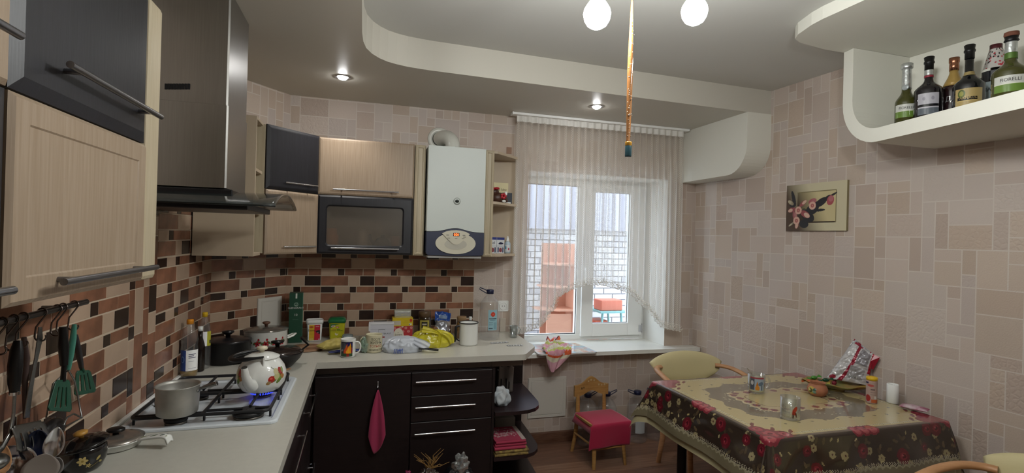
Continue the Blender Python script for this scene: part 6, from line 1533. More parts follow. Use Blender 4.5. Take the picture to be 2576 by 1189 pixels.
wine('tall black sparkling wine bottle with a gold label and collar, fourth in the niche', 2440, 113, 2.55, .056, M_dkgl, 'crown', M_blackp, pg, .10, .25, .10, .52, .40, band=[(.56, .61, M_gold)], text_=('ARNAUD', .017, .10), r_n=.29, tcol=M_gold)
def pm(cv): 
    W_, H_ = cv.w, cv.h; cv.rect(0, 0, W_, H_, '1A1A1E'); cv.rect(0, H_*.25, W_*.8, H_*.72, '9EACB0'); cv.ell(W_*.5, H_*.78, .016, .020, '8E8E86'); cv.ell(W_*.5, H_*.78, .008, .011, '3A3A38'); cv.ell(W_*.45, H_*.12, .012, .016, '8A2A2E')
tm, cm_, hm_ = wine('dark bottle with an ornate black and white neck behind the last bottle', 2506, 112, 2.70, .052, M_dkgl, 'screw', mat('red black cap', '4A1A20', .4), pm, .10, .52, .11, .70, .34, text_=('MARTINI', .026, .24), r_n=.34)
cv = Canvas(.10, .09, 60, 54, 'B8B4B0'); rnd = random.Random(3)
for i in range(60): cv.ell(rnd.uniform(0, .1), rnd.uniform(0, .09), .004, .003, rnd.choice(['1E1A1E', '1E1A1E', 'A83A44']), rnd.uniform(0, 3))
cv.build('ornate_sleeve', lambda U, V: (cm_.x+(.045-.022*V/.09)*np.cos(math.atan2(-cm_.y, -cm_.x)+(U-.05)/.035), cm_.y+(.045-.022*V/.09)*np.sin(math.atan2(-cm_.y, -cm_.x)+(U-.05)/.035), cm_.z+hm_*.66+V), M_gloss, tm)
wine('large green sparkling wine bottle with a brown cork, nearest on the niche shelf', 2545, 80, 2.50, .058, M_olive, 'cork', M_sil, pf, .14, .22, .11, .54, .40, band=[(.62, .705, mat('green foil', '4E6A2E', .35, .3))], text_=('FIORELLI', .019, .14), r_n=.33)

# ------------------------------------------------------------------ fly ribbon
fr = thing('fly_ribbon', 'sticky brown fly ribbon hanging from the chandelier with a dark green canister', 'fly trap', P(1580, 395, 'y', 1.42))
tp_, bt_ = P(1590, 2, 'y', 1.42), P(1580, 358, 'y', 1.42); tp_.z = 2.50; g = MB(); vs = []; n = 90
for i in range(n+1):
    u_ = i/n; p = tp_.lerp(bt_, u_); w_ = .003+.0055*min(1, u_*1.6); a_ = R(35)+R(420)*u_**.8*.4; d_ = Vector((math.cos(a_), math.sin(a_), 0)); vs += [p-d_*w_, p+d_*w_]
g.add(vs, [(2*i, 2*i+1, 2*i+3, 2*i+2) for i in range(n)], 0, True); g.build('sticky_strip', mat('amber glue strip', '8A5E38', .12, coat=.6, noise_amt=.2, noise_scale=60), fr, solid=.0006)
rnd = random.Random(6); g = MB()
for i in range(46):
    u_ = rnd.uniform(.35, .98); p = tp_.lerp(bt_, u_)+Vector((rnd.uniform(-.008, .008), -.004, 0)); g.ball(p, .0016, .0016, .0022, 6, 4)
g.build('stuck_flies', mat('fly specks', '8A7A68', .4), fr, kind='stuff')
c = P(1580, 394, 'y', 1.42); hh_ = P(1580, 357, 'y', 1.42).z-c.z
g = MB(); g.lathe([(0, 0), (.0098, 0), (.0102, .002), (.0102, hh_*.72), (.0098, hh_*.75), (0, hh_*.75)], c, 24); g.build('canister', mat('dark green canister', '24424A', .3), fr)
g = MB(); g.lathe([(.0099, hh_*.74), (.0104, hh_*.76), (.0104, hh_*.95), (.0108, hh_), (0, hh_)], c, 24); g.build('canister_top', mat('amber top', 'B8862E', .3), fr)
g = MB(); g.cyl((tp_.x, tp_.y, 2.50), (hub.x, hub.y+.03, 2.54), .0015, 6); g.build('string', M_white, fr)

# ------------------------------------------------------------------ picture
pt = [PW(x, y, .018) for x, y in ((1980, 467), (2132, 452), (2130, 580), (1978, 580))]
zt2, zb2 = (pt[0].z+pt[1].z)/2, (pt[2].z+pt[3].z)/2; pu = Vector((pt[1].x-pt[0].x, pt[1].y-pt[0].y, 0)); pw_ = pu.length; pu.normalize(); pn_ = Vector((pu.y, -pu.x, 0)); ph_ = zt2-zb2
pic = thing('picture', 'small canvas picture of pink flowers with dark leaves on the right wall', 'picture', (pt[0].x, pt[0].y, zb2))
o = Vector((pt[0].x, pt[0].y, zb2)); g = MB()
g.add([o+pu*a+Z*b+pn_*c_ for c_ in (-.0165, 0) for a, b in ((0, 0), (pw_, 0), (pw_, ph_), (0, ph_))], [(0, 1, 2, 3), (4, 7, 6, 5), (0, 4, 5, 1), (1, 5, 6, 2), (2, 6, 7, 3), (3, 7, 4, 0)]); g.build('stretched_canvas', mat('canvas edge', '8A8060', .7), pic)
cv = Canvas(1, .68, 300, 204, 'A59E74'); X_, Y_ = cv.X, cv.Y
lc = np.array(lin('C2BA9C')); dk = np.array(lin('4A382A')); t_ = np.clip((X_*.95+Y_*.45-.24)/.42, 0, 1)[..., None]; cv.a = dk*(1-t_)+lc*t_
inr = (X_ > .20) & (X_ < .84) & (Y_ > .12) & (Y_ < .56); t2 = np.clip((X_*.9+Y_*.45-.36)/.36, 0, 1)[..., None]; inner_c = np.array(lin('3A2C20'))*(1-t2)+np.array(lin('C0B388'))*t2; cv.a[inr] = inner_c[inr]
for (a, b, c_, d_) in ((.20, .56, .84, .56), (.84, .12, .84, .56), (.20, .12, .84, .12)): cv.line(a, b, c_, d_, .012, '7A7050')
cv.line(.22, .125, .82, .125, .02, '3A2E20')
dl_ = '26262A'
for e in ((.60, .40, .11, .05, .5), (.68, .44, .09, .03, .6), (.78, .49, .08, .015, .45), (.45, .30, .11, .07, .3), (.40, .20, .10, .07, -.5), (.52, .34, .08, .05, 1.2), (.58, .29, .09, .018, .05), (.32, .10, .06, .08, 1.4), (.33, .24, .05, .09, .2), (.13, .48, .03, .12, .3), (.11, .40, .05, .06, 1)): cv.ell(*e[:4], dl_, e[4])
def petal(x, y, l, w_, a, c1='8E4A4E', c2='C9A896'):
    cv.ell(x, y, l, w_, c1, a); cv.ell(x+math.cos(a)*l*.35, y+math.sin(a)*l*.35, l*.6, w_*.7, c2, a)
petal(.75, .42, .07, .055, 1.2, '9C4A50', 'A8666A'); petal(.46, .42, .07, .04, .3, '9A5458', 'A06066'); petal(.30, .40, .075, .03, .6); petal(.10, .31, .07, .035, 3.4); petal(.34, .24, .09, .045, -.5); petal(.20, .10, .07, .035, -1.8); petal(.16, .22, .04, .07, .3, '93585A', 'A8706E'); petal(.08, .42, .06, .03, 2.6, '8A7E68', 'A89E84'); petal(.10, .10, .06, .015, 3.7, '8A8270', 'B0A890')
for x, y in ((.22, .30), (.46, .36), (.19, .15)):
    cv.flower(x, y, .055, 'C9A090', '7E3A3C', 6, .3, 1.3); cv.ell(x, y, .026, .028, '8E4444'); cv.ell(x, y, .014, .016, 'B87A70')
for i in range(14): cv.ell(.28+.02*(i % 5)+.01*(i//5), .315+.012*(i//5), .004, .004, '8A8A4E')
cv.build('painting', lambda U, V: (o.x+pu.x*U*pw_+pn_.x*.0008, o.y+pu.y*U*pw_+pn_.y*.0008, o.z+V/.68*ph_), M_print, pic)

# ------------------------------------------------------------------ table and cloth
TZ = .78; tx0, tx1, ty0, ty1 = 1.70, 2.755, 1.79, 2.68
ta = thing('dining_table', 'square dining table with dark metal legs under the patterned cloth', 'table', ((tx0+tx1)/2, (ty0+ty1)/2, 0))
bx('tabletop', (tx0+.008, ty0+.008, TZ-.030), (tx1-.008, ty1-.008, TZ-.005), M_wood, ta)
M_leg = mat('black metal leg', '141416', .35, .4)
for x in (tx0+.11, tx1-.12):
    for y in (ty0+.12, ty1-.12): g = MB(); g.cyl((x, y, 0), (x, y, TZ-.031), .026, 24); g.build('leg', M_leg, ta)
D = .215; RD = .012
def drape(U, V, D_, off, lift):
    """flat cloth (u, v) laid on the table with its overhang falling over the edges"""
    x = tx0-D_+U; y = ty0-D_+V; ex = np.where(x < tx0, x-tx0, np.where(x > tx1, x-tx1, 0)); ey = np.where(y < ty0, y-ty0, np.where(y > ty1, y-ty1, 0))
    cx_ = np.clip(x, tx0, tx1); cy_ = np.clip(y, ty0, ty1); r_ = np.hypot(ex, ey); ph_ = np.arctan2(np.abs(ey), np.abs(ex)); s2 = np.sin(2*ph_)
    al = np.arctan2(ey, ex)
    k = np.minimum(r_/.03, 1); fall = np.where(r_ < .02, r_*r_/.04*1.0, r_-.010)
    wave = .010*np.sin(x*17+1)*np.sin(y*13+2)*np.clip(r_/.12, 0, 1)
    outw = .012*np.minimum(r_/.02, 1)**.5 + off + (.05*np.clip(r_/D_, 0, 1.4))+wave + s2*r_*.22
    sgx, sgy = np.sign(ex), np.sign(ey)
    dirx = np.where(r_ > 1e-6, np.cos(al), 0); diry = np.where(r_ > 1e-6, np.sin(al), 0)
    # pinch the corner fold towards the diagonal
    sh = np.clip(s2, 0, 1)
    dirx = np.where(s2 > .02, dirx*(1-sh*.5)+sgx*.7071*sh*.5, dirx); diry = np.where(s2 > .02, diry*(1-sh*.5)+sgy*.7071*sh*.5, diry)
    z = TZ+lift-np.where(r_ > 0, fall*np.sqrt(np.clip(1-(s2*.40)**2, 0, 1)), 0)
    outw = np.where(r_ > 0, outw, 0); ow_ = np.where((ex > 0), outw*.55, outw)
    return cx_+dirx*ow_, cy_+diry*ow_, z
W_, H_ = tx1-tx0+2*D, ty1-ty0+2*D
cv = Canvas(W_, H_, int(W_/.0042), int(H_/.0042), '352B24'); X_, Y_ = cv.X, cv.Y
CX, CY_ = W_/2, H_/2; ax_, ay_ = np.abs(X_-CX), np.abs(Y_-CY_); hw_, hh2 = (W_/2-D), (H_/2-D)
rnd = random.Random(21)
# hanging border: dense flowers, roses and gold leaves on brown
def border_pt():
    while True:
        x, y = rnd.uniform(0, W_), rnd.uniform(0, H_)
        if not (D-.015 < x < W_-D+.015 and D-.015 < y < H_-D+.015) and .04 < x < W_-.04 and .04 < y < H_-.04: return x, y
for i in range(520):
    x, y = border_pt(); k = rnd.random()
    if k < .35: cv.ell(x, y, .016, .007, rnd.choice(['4E4230', '5A4A36', '463A2C']), rnd.uniform(0, 3))
    elif k < .55: cv.ell(x, y, .010, .004, rnd.choice(['9C8E64', '857A58', 'A89C74']), rnd.uniform(0, 3))
    elif k < .7: cv.flower(x, y, .017, '8E8260', '4A2A26', 6, rnd.random(), .8)
for i in range(40):
    x, y = border_pt(); r_ = rnd.uniform(.016, .028); cv.flower(x, y, r_*1.25, '5A1A22', '3A1218', 6, rnd.random(), 1.2); cv.ell(x, y, r_*.7, r_*.6, '7A2630'); cv.ell(x+.003, y, r_*.4, r_*.32, '4A141C'); cv.ell(x-.004, y+.004, r_*.2, r_*.12, '9A4A50')
# silver scroll edge near the hem and beige strip outside
ed = np.minimum(np.minimum(X_, W_-X_), np.minimum(Y_, H_-Y_)); tt_ = np.where(np.minimum(X_, W_-X_) < np.minimum(Y_, H_-Y_), Y_, X_)
sc_ = .042+.010*np.abs(np.sin(tt_*math.pi/.035)); cv.put((ed < sc_) & (ed > sc_-.010), '8F8870'); cv.put(ed < sc_-.010, '6E6650')
cv.put((ed < sc_+.016) & (ed > sc_) & (np.sin(tt_*2*math.pi/.012)*np.sin(ed*2*math.pi/.010) > .35), 'A8A08A')
# top
top = (ax_ < hw_-.012) & (ay_ < hh2-.012); cv.put((ax_ < hw_+.004) & (ay_ < hh2+.004), '5E5244'); cv.put(top, 'B2A378')
rp = (np.maximum(ax_-hw_, ay_-hh2) < -.026) & (np.maximum(ax_-hw_, ay_-hh2) > -.036); cv.put(rp, 'C4BC9A'); cv.put(rp & (np.sin((X_+Y_)*2*math.pi/.014) > .3), '8A7E5E')
for i in range(-6, 7):
    for j in range(-5, 6):
        x, y = CX+i*.078+(j % 2)*.039, CY_+j*.078
        if abs(x-CX) < hw_-.06 and abs(y-CY_) < hh2-.06: cv.ell(x, y, .0085, .0065, '7A7058')
an = np.arctan2((Y_-CY_)/.30, (X_-CX)/.40); q_ = (np.abs((X_-CX)/(.40+.014*np.sin(an*14)))**3+np.abs((Y_-CY_)/(.30+.014*np.sin(an*14)))**3); cv.put(q_ < 1, '756B58')
for i in range(60):
    a = rnd.uniform(0, 6.28); cv.ell(CX+.34*math.cos(a)*rnd.uniform(.9, 1.05), CY_+.25*math.sin(a)*rnd.uniform(.9, 1.05), .005, .003, 'C4BFA8')
q2_ = (np.abs((X_-CX)/(.285+.007*np.sin(an*26)))**5+np.abs((Y_-CY_)/(.175+.007*np.sin(an*26)))**5); cv.put(q2_ < 1, 'B0A07C'); cv.put((q2_ < 1) & (q2_ > .84), 'C2B694'); q3 = (np.abs((X_-CX)/.215)**5+np.abs((Y_-CY_)/.105)**5); cv.put((q3 < 1), 'B2A378'); cv.put((q3 < 1.1) & (q3 > .92), '8A7458')
for i in range(22):
    a = 2*math.pi*i/22; x = CX+max(-.25, min(.25, .33*math.cos(a))); y = CY_+max(-.14, min(.14, .21*math.sin(a))); cv.flower(x, y, .019, '7E4248', '4E262C', 6, i, .9); cv.ell(x+.02, y, .008, .004, '6A5A44', i); cv.ell(x-.012, y+.012, .006, .003, '8A5A54', i)
for (x, y) in ((D, D), (W_-D, D), (D, H_-D), (W_-D, H_-D)):
    sx_, sy_ = (1 if x < CX else -1), (1 if y < CY_ else -1)
    for dx_, dy_, r_ in ((.045, .045, .040), (.105, .03, .026), (.03, .105, .026), (.005, .005, .03)):
        cx_, cy_ = x+sx_*dx_, y+sy_*dy_; cv.flower(cx_, cy_, r_*1.35, '7A2834', '5A1A24', 7, rnd.random(), 1.1); cv.flower(cx_, cy_, r_*.8, '9A484E', '7A2430', 6, rnd.random(), 1.1); cv.ell(cx_, cy_, r_*.3, r_*.25, '6A1A26')
    for dx_, dy_ in ((.10, .09), (.16, .05), (.05, .16)): cv.ell(x+sx_*dx_, y+sy_*dy_, .026, .009, '6E3A34', .8)
for (x, y, hz2) in ((CX, D, 1), (CX, H_-D, 1), (D, CY_, 0), (W_-D, CY_, 0)):
    for k in range(3):
        o_ = (k-1)*.045; cx_, cy_ = (x+o_, y) if hz2 else (x, y+o_); cv.flower(cx_, cy_, .034, '7A2834', '5A1A24', 7, k, 1.1); cv.flower(cx_, cy_, .024, '9A484E', '7A2430', 6, k, 1.1)
tcl = cv.build('tablecloth', lambda U, V: drape(U, V, D, 0, 0), mat('oilcloth print', 'FFFFFF', .16, attr='Col', coat=.5, bump=.12, bump_scale=14), None)
tag(tcl, 'shiny printed tablecloth with roses, beige centre and dark brown floral drop', 'tablecloth')
D2 = .25; g = Canvas(tx1-tx0+2*D2, ty1-ty0+2*D2, 110, 100, 'B3A888')
lin_ = g.build('table_liner', lambda U, V: drape(U, V, D2, -.010, -.0035), mat('beige oilcloth', 'A79E7C', .4), None)
tag(lin_, 'plain beige underlay cloth showing below the printed tablecloth', 'tablecloth')

# ------------------------------------------------------------------ things on the table
TT = TZ+.0008
def tat(px, py): q, s = at(px, py, TT); return q
M_glm = mat('clear mug glass', 'F2F6F4', .02, trans=1.0, ior=1.42)
M_thing = thin('tea glass', 'FAFCFA', refl=.22, body=.05, bodyc='E8ECE8')
def gmug(lab, px, py, r_, h_, hdir, paint):
    c = tat(px, py); t = thing('glass_mug', lab, 'mug', c)
    g = MB(); g.openlathe([(0, 0), (r_*.92, 0), (r_, .006), (r_*1.02, h_), (r_*.96, h_), (r_*.93, .014), (0, .010)], c=c, seg=40); g.build('body', M_thing, t)
    d_ = Vector((math.cos(hdir), math.sin(hdir), 0)); pts = [c+d_*r_+Z*h_*.82, c+d_*(r_+.022)+Z*h_*.84, c+d_*(r_+.030)+Z*h_*.6, c+d_*(r_+.024)+Z*h_*.32, c+d_*r_+Z*h_*.22]
    g = MB(); g.tube(pts, .006, 10); g.build('handle', M_thing, t, sub=1)
    if paint:
        w_ = .075; cv = Canvas(w_, h_*.75, 60, 56, 'B8B8A8'); paint(cv); m_ = np.abs(cv.a-np.array(lin('010101'))).sum(-1) > .003
        cv.build('printed_picture', cylmap(c.x, c.y, r_*1.035, c.z+h_*.14, math.atan2(-c.y, -c.x)+.1, w_), M_gloss, t, mask=m_)
    return t, c
def pm1(cv):
    W_, H_ = cv.w, cv.h; cv.rect(0, 0, W_, H_, '8E9AA4'); cv.rect(0, 0, W_*.32, H_, '4A4E58'); cv.rect(0, H_*.9, W_, H_, '8A3A44'); cv.ell(W_*.15, H_*.6, .008, .012, 'A8A8A8'); cv.poly([(W_*.38, H_*.1), (W_*.42, H_*.4), (W_*.5, H_*.75), (W_*.6, H_*.4), (W_*.66, H_*.1)], 'A8661E'); cv.ell(W_*.52, H_*.25, .012, .014, 'B8782A'); cv.rect(W_*.8, H_*.1, W_*.86, H_*.7, '3A4450'); cv.ell(W_*.75, H_*.55, .014, .010, '5A6A7A', .5); cv.rect(0, 0, W_, H_*.1, '9C9A7E')
t, c = gmug('glass mug with a printed picture and a spoon inside, on the table', 1902, 986, .045, .105, -.35, pm1)
g = MB(); g.lathe([(0, .0105), (.041, .0105), (.0415, .028), (0, .0285)], c, 32); g.build('tea', mat('pale tea', 'B9A878', .1, alpha=.6), t)
e = P(1879, 925, 'y', c.y+.0); ts = thing('teaspoon', 'thin teaspoon leaning in the printed glass mug', 'spoon', c+Z*.012)
g = MB(); g.tube([c+Vector((.02, 0, .014)), c+Vector((-.028, 0, .098)), e], [.002, .002, .0035], 8, flat=.5); g.build('handle', M_chrome, ts)
def pm2(cv):
    W_, H_ = cv.w, cv.h; cv.a[:] = np.array(lin('010101')); cv.ell(W_*.72, H_*.5, .008, .018, 'A8402A', -.5); cv.ell(W_*.66, H_*.3, .010, .008, '9A3424'); cv.ell(W_*.8, H_*.2, .003, .012, '4A2A1E', .2); cv.ell(W_*.62, H_*.12, .003, .012, '4A2A1E')
gmug('empty glass mug with a small red print at the table middle', 1987, 1052, .043, .105, -2.3, pm2)
# clay pot
c = tat(2056, 994); t = thing('clay_pot', 'small terracotta pot with a painted yellow and green flower', 'pot', c)
g = MB(); kp2 = [(0, 0), (.030, 0), (.040, .008), (.050, .025), (.051, .040), (.044, .056), (.036, .064), (.036, .070), (.041, .074)]; g.openlathe(kp2+[(.038, .074), (.033, .068), (.034, .06), (.045, .04), (0, .008)], c=c, seg=40); g.build('body', mat('terracotta', 'A0684A', .7, noise_amt=.1, noise_scale=20), t)
cv = Canvas(.055, .045, 50, 40, '010101'); cv.ell(.022, .022, .021, .021, 'B09A4A'); cv.ell(.018, .022, .012, .012, '4A4A2A'); cv.ell(.040, .028, .010, .008, '3E5A4E', .6); cv.ell(.040, .015, .010, .007, '6A8A7A', -.5); cv.ell(.014, .024, .006, .006, 'C8B46A')
mk_ = np.abs(cv.a-np.array(lin('010101'))).sum(-1) > .003; va = math.atan2(-c.y, -c.x)
def cpm(U, V):
    z = .012+V; rz = np.array(kp2); r_ = np.interp(z, rz[:, 1], rz[:, 0])+.0008; tt = va-.55+(U-.027)/.05; return c.x+r_*np.cos(tt), c.y+r_*np.sin(tt), c.z+z
cv.build('painted_flower', cpm, M_gloss, t, mask=mk_)
# leaf dish with sweets
c = tat(2112, 978); c.x = min(c.x, 2.66); dish = thing('leaf_dish', 'green and amber leaf shaped glass dish holding wrapped sweets by the wall', 'dish', c)
dr_ = R(-38)
def dishf(u_, v_):
    a = 2*math.pi*u_; r_ = v_; rx, ry = .17, .095; x = math.cos(a)*rx*r_; y = math.sin(a)*ry*r_*(1-.25*abs(math.cos(a))); z = .006+.036*r_**2.2+.006*math.sin(a*6)*r_**3
    return c+Vector((x*math.cos(dr_)-y*math.sin(dr_), x*math.sin(dr_)+y*math.cos(dr_), z))
g = MB(); g.grid(dishf, 64, 12); g.build('bowl', mat('green amber glass', '6E7440', .12, c2='9A7A3A', noise_scale=10, coat=.4), dish, solid=.004, soff=1)
g = MB(); g.lathe([(.045, 0), (.05, .001), (.045, .010)], c, 28); g.build('foot', mat('green amber glass', '6E7440'), dish)
rnd = random.Random(9)
sw = [('4E8A3A', 'bright green wrapped sweet in the leaf dish', -.10, .035), ('1E4A34', 'dark green wrapped sweet in the leaf dish nearest the camera', -.045, .005), ('B85A34', 'orange wrapped sweet at the far end of the leaf dish', -.13, -.01), ('7A2430', 'dark red wrapped sweet under the crisp bag', .0, .02), ('A89A34', 'yellow green wrapped sweet at the edge of the leaf dish', -.07, -.03)]
for i, (c_, lab, dx, dy) in enumerate(sw):
    x = dx*math.cos(dr_)-dy*math.sin(dr_); y = dx*math.sin(dr_)+dy*math.cos(dr_); cc = c+Vector((x, y, .034+.014*(i < 2))); a = rnd.uniform(-1, 1); d_ = Vector((math.cos(a), math.sin(a), .15))
    g = MB(); g.ball(cc, .020, .014, .011, 14, 8, M=Matrix.Rotation(a, 4, 'Z'))
    for s_ in (1, -1): g.add([cc+d_*(.016*s_), cc+d_*(.042*s_)+Vector((-d_.y*.016, d_.x*.016, .006)), cc+d_*(.042*s_)+Vector((d_.y*.016, -d_.x*.016, -.003)), cc+d_*(.040*s_)+Z*.008], [(0, 1, 3), (0, 3, 2), (0, 2, 1), (1, 2, 3)])
    tag(g.build('sweet', mat('sweet foil '+c_, c_, .25, .3, bump=.6, bump_scale=60)), lab, 'sweet')
# crisp bag
bb = [P(2143, 974, 'y', 2.20), P(2100, 945, 'y', 2.33)]
cb = thing('crisp_bag', 'open white foil crisp bag with red stripes leaning in the leaf dish against the wall', 'bag', c+Vector((.06, -.03, .03)))
p00 = c+Vector((.005, .06, .05)); p10 = c+Vector((.14, -.085, .038)); up_ = P(2163, 852, 'x', 2.80)
p01 = Vector((2.775, up_.y+.10, TT+.32)); p11 = Vector((2.80, up_.y-.13, TT+.255))
p01 = PW(2150, 852, .045); p11 = PW(2200, 892, .03)
cv = Canvas(1, 1, 80, 110, 'BDBBBC'); cv.put((np.abs(cv.X-.34-.10*np.sin(cv.Y*3)) < .055), '8A1E34'); cv.put((cv.Y > .93) & (cv.X < .5), '8A1E34'); cv.put((cv.X > .93) & (cv.Y > .35), 'A01E30'); cv.ell(.12, .06, .09, .05, '8A1E34')
cv.put((cv.X > .50) & (cv.X < .88) & (cv.Y > .52) & (cv.Y < .93), '8E8C92'); cv.put((cv.X > .44) & (cv.X < .86) & (cv.Y > .1) & (cv.Y < .44), '9A989A'); cv.rect(.5, .12, .72, .19, 'C8C8C8')
for i in range(8): cv.rect(.51+.026*i, .12, .521+.026*i, .19, '3A3A3E')
def bagf(off):
    def f(U, V):
        X_ = np.zeros_like(U); Y_ = X_.copy(); Z_ = X_.copy()
        for j in range(U.shape[0]):
            for i in range(U.shape[1]):
                u_, v_ = U[j, i], V[j, i]; p = (p00*(1-u_)+p10*u_)*(1-v_)+(p01*(1-u_)+p11*u_)*v_; b = math.sin(math.pi*u_)**.7*math.sin(math.pi*min(1, .12+v_*.9))**.6
                n1 = noise.noise(Vector((u_*5, v_*7, 3.3+off))); n2 = noise.noise(Vector((u_*13, v_*15, 8+off))); d_ = off*(.034*b)+.012*n1+.005*n2
                p = p+Vector((-.8, -.45, .3))*d_; X_[j, i], Y_[j, i], Z_[j, i] = p
        return X_, Y_, Z_
    return f
M_crisp = mat('foil print', 'FFFFFF', .22, attr='Col', coat=.4, metal=.15)
cv.build('front_film', bagf(1), M_crisp, cb, solid=.0006); cv2 = Canvas(1, 1, 40, 50, 'A8A8AC'); cv2.put(cv2.X > .8, '9A1E30'); cv2.build('back_film', bagf(-1), M_crisp, cb, solid=.0006)
fl = [p11, PW(2214, 898, .02), PW(2196, 930, .03), (p10*.45+p11*.55)]
g = MB(); g.add([fl[0], fl[1], fl[2], fl[3], (fl[0]+fl[2])/2+Vector((-.02, 0, .01))], [(0, 1, 4), (1, 2, 4), (2, 3, 4), (3, 0, 4)]); g.build('torn_flap', mat('red foil', '9A1E30', .25), cb, solid=.001)
# salt tin with yellow lid
c = tat(2192, 1012); c.x = min(c.x, 2.72); t = thing('salt_tin', 'slim pink and red cardboard tin with a yellow lid near the wall', 'tin', c)
g = MB(); g.lathe([(.025, 0), (.026, .002), (.026, .12), (.025, .122)], c, 32); g.build('body', mat('pinkish tin', 'A88A80', .4), t)
g = MB(); g.lathe([(.0265, .121), (.0265, .136), (.023, .139), (0, .139)], c, 32); g.build('lid', M_yellow, t)
label_patch('label', c.x, c.y, .0266, c.z+.006, .108, math.atan2(-c.y, -c.x), .07, lambda cv: (cv.rect(0, 0, .07, .108, 'A89086'), cv.ell(.018, .022, .013, .018, '9A2E2A'), cv.rect(.034, .0, .07, .018, 'B05A30'), cv.ell(.03, .09, .016, .006, 'A84A44'), cv.rect(.03, .04, .055, .043, '7A6A66'), cv.rect(.03, .052, .058, .055, '7A6A66'), cv.rect(.03, .066, .05, .072, '5A4A4A'), cv.rect(.048, .02, .06, .035, 'C8C4C0'), cv.rect(0, .098, .02, .108, '2A2A4A')), M_print, t, 60, 80)
c = tat(2245, 1012); c = Vector((min(c.x, 2.76), c.y, TT)); t = thing('white_shaker', 'plain white cylindrical shaker on the table by the wall', 'shaker', c)
g = MB(); g.lathe([(.026, 0), (.028, .002), (.0275, .098), (.026, .1), (.022, .1), (.021, .094), (0, .094)], c, 36); g.build('body', M_white, t)
g = MB()
for a in range(6): g.ball((c.x+.010*math.cos(a), c.y+.010*math.sin(a), c.z+.0942), .0018, .0018, .0006, 8, 4)
g.build('shaker_holes', M_blackp, t, kind='stuff')
a_ = tat(2265, 1024); b_ = tat(2352, 1038); a_.x = min(a_.x, 2.76); b_.x = min(b_.x, 2.77)
pa_ = packet('candy_packet', 'flat white and pink candy packet at the table edge by the wall', 'packet', a_, b_, .07, .024, mat('white pink wrap', 'C8BCC0', .35, c2='8E2A5A', noise_scale=16), 7, TT+.001, cr=.004)

# ------------------------------------------------------------------ chairs
def armchair(lab, loc, rz):
    t = thing('armchair', lab, 'chair', loc, rz); Lc = dict(local=True)
    def arm(s): return [(.22*s, -.275, .735), (.262*s, -.245, .735), (.295*s, -.17, .732), (.306*s, -.05, .715), (.300*s, .08, .675), (.285*s, .17, .60), (.275*s, .205, .50), (.268*s, .215, .30), (.262*s, .23, 0)]
    for s in (1, -1):
        pts = [Vector(p) for p in arm(s)]; sm_ = []
        for i in range(len(pts)-1):
            for k in range(4):
                u_ = k/4; p0, p1, p2, p3 = pts[max(i-1, 0)], pts[i], pts[i+1], pts[min(i+2, len(pts)-1)]
                sm_.append(.5*((2*p1)+(p2-p0)*u_+(2*p0-5*p1+4*p2-p3)*u_*u_+(3*p1-p0-3*p2+p3)*u_**3))
        sm_.append(pts[-1]); g = MB(); n = len(sm_); g.tube(sm_, [.021-.004*max(0, (i/n-.6))*2 for i in range(n)], 14, flat=.72); g.build('arm_and_front_leg', M_wood, t, **Lc)
        g = MB(); g.tube([(.20*s, -.235, .44), (.205*s, -.245, .2), (.215*s, -.28, 0)], [.02, .019, .016], 12); g.build('rear_leg', M_wood, t, **Lc)
    def bk(u_, v_, o_):
        a = R(-52+104*u_); w_ = .29*(1-.14*(1-v_)**1.2); z0, z1 = .60, .735+.105*math.cos(R(-90+180*u_)*.92)**.7
        x = w_*math.sin(a)/math.sin(R(52)); y = -.275-.04*(1-0)*(math.cos(a)-math.cos(R(52)))*2.3-.03*v_; z = z0+(z1-z0)*v_+.10*(1-v_)*abs(2*u_-1)**2.5
        e = (1-abs(2*u_-1)**6)*(1-abs(2*v_-1)**4); return (x, y+o_*(.022*e+.004), z)
    g = MB(); nU, nV = 28, 12
    f1 = [bk(i/nU, j/nV, 1) for j in range(nV+1) for i in range(nU+1)]; f2 = [bk(i/nU, j/nV, -1) for j in range(nV+1) for i in range(nU+1)]; W1 = nU+1; N1 = len(f1)
    fs = [(j*W1+i, j*W1+i+1, (j+1)*W1+i+1, (j+1)*W1+i) for j in range(nV) for i in range(nU)]
    fs += [tuple(N1+q for q in reversed(f)) for f in fs]
    for i in range(nU): fs += [(i, N1+i, N1+i+1, i+1), (nV*W1+i, nV*W1+i+1, N1+nV*W1+i+1, N1+nV*W1+i)]
    for j in range(nV): fs += [(j*W1, (j+1)*W1, N1+(j+1)*W1, N1+j*W1), (j*W1+nU, N1+j*W1+nU, N1+(j+1)*W1+nU, (j+1)*W1+nU)]
    g.add(f1+f2, fs, 0, True); g.build('backrest', M_creamleather, t, **Lc)
    g = MB(); g.prism(rr(-.245, -.24, .245, .235, .06), .415, .44); g.build('seat_frame', M_wood, t, **Lc)
    g = MB(); sp = rr(-.235, -.23, .235, .225, .06); n = len(sp); L_ = [(1, .4405), (1.02, .455), (1.0, .475), (.9, .487), (.5, .492)]
    g.add([(x*k, y*k, z) for k, z in L_ for x, y in sp], [(a*n+i, a*n+(i+1) % n, (a+1)*n+(i+1) % n, (a+1)*n+i) for a in range(4) for i in range(n)]+[tuple(range(4*n, 5*n))], 0, True); g.build('seat_cushion', M_creamleather, t, **Lc)
    return t
armchair('cream padded armchair with bent wood arms between the table and the window', (2.32, 2.985, 0), R(176)).scale = (1.02, 1, .95)
armchair('cream padded armchair with wooden arms at the lower right corner before the table', (2.18, 1.20, 0), R(88))

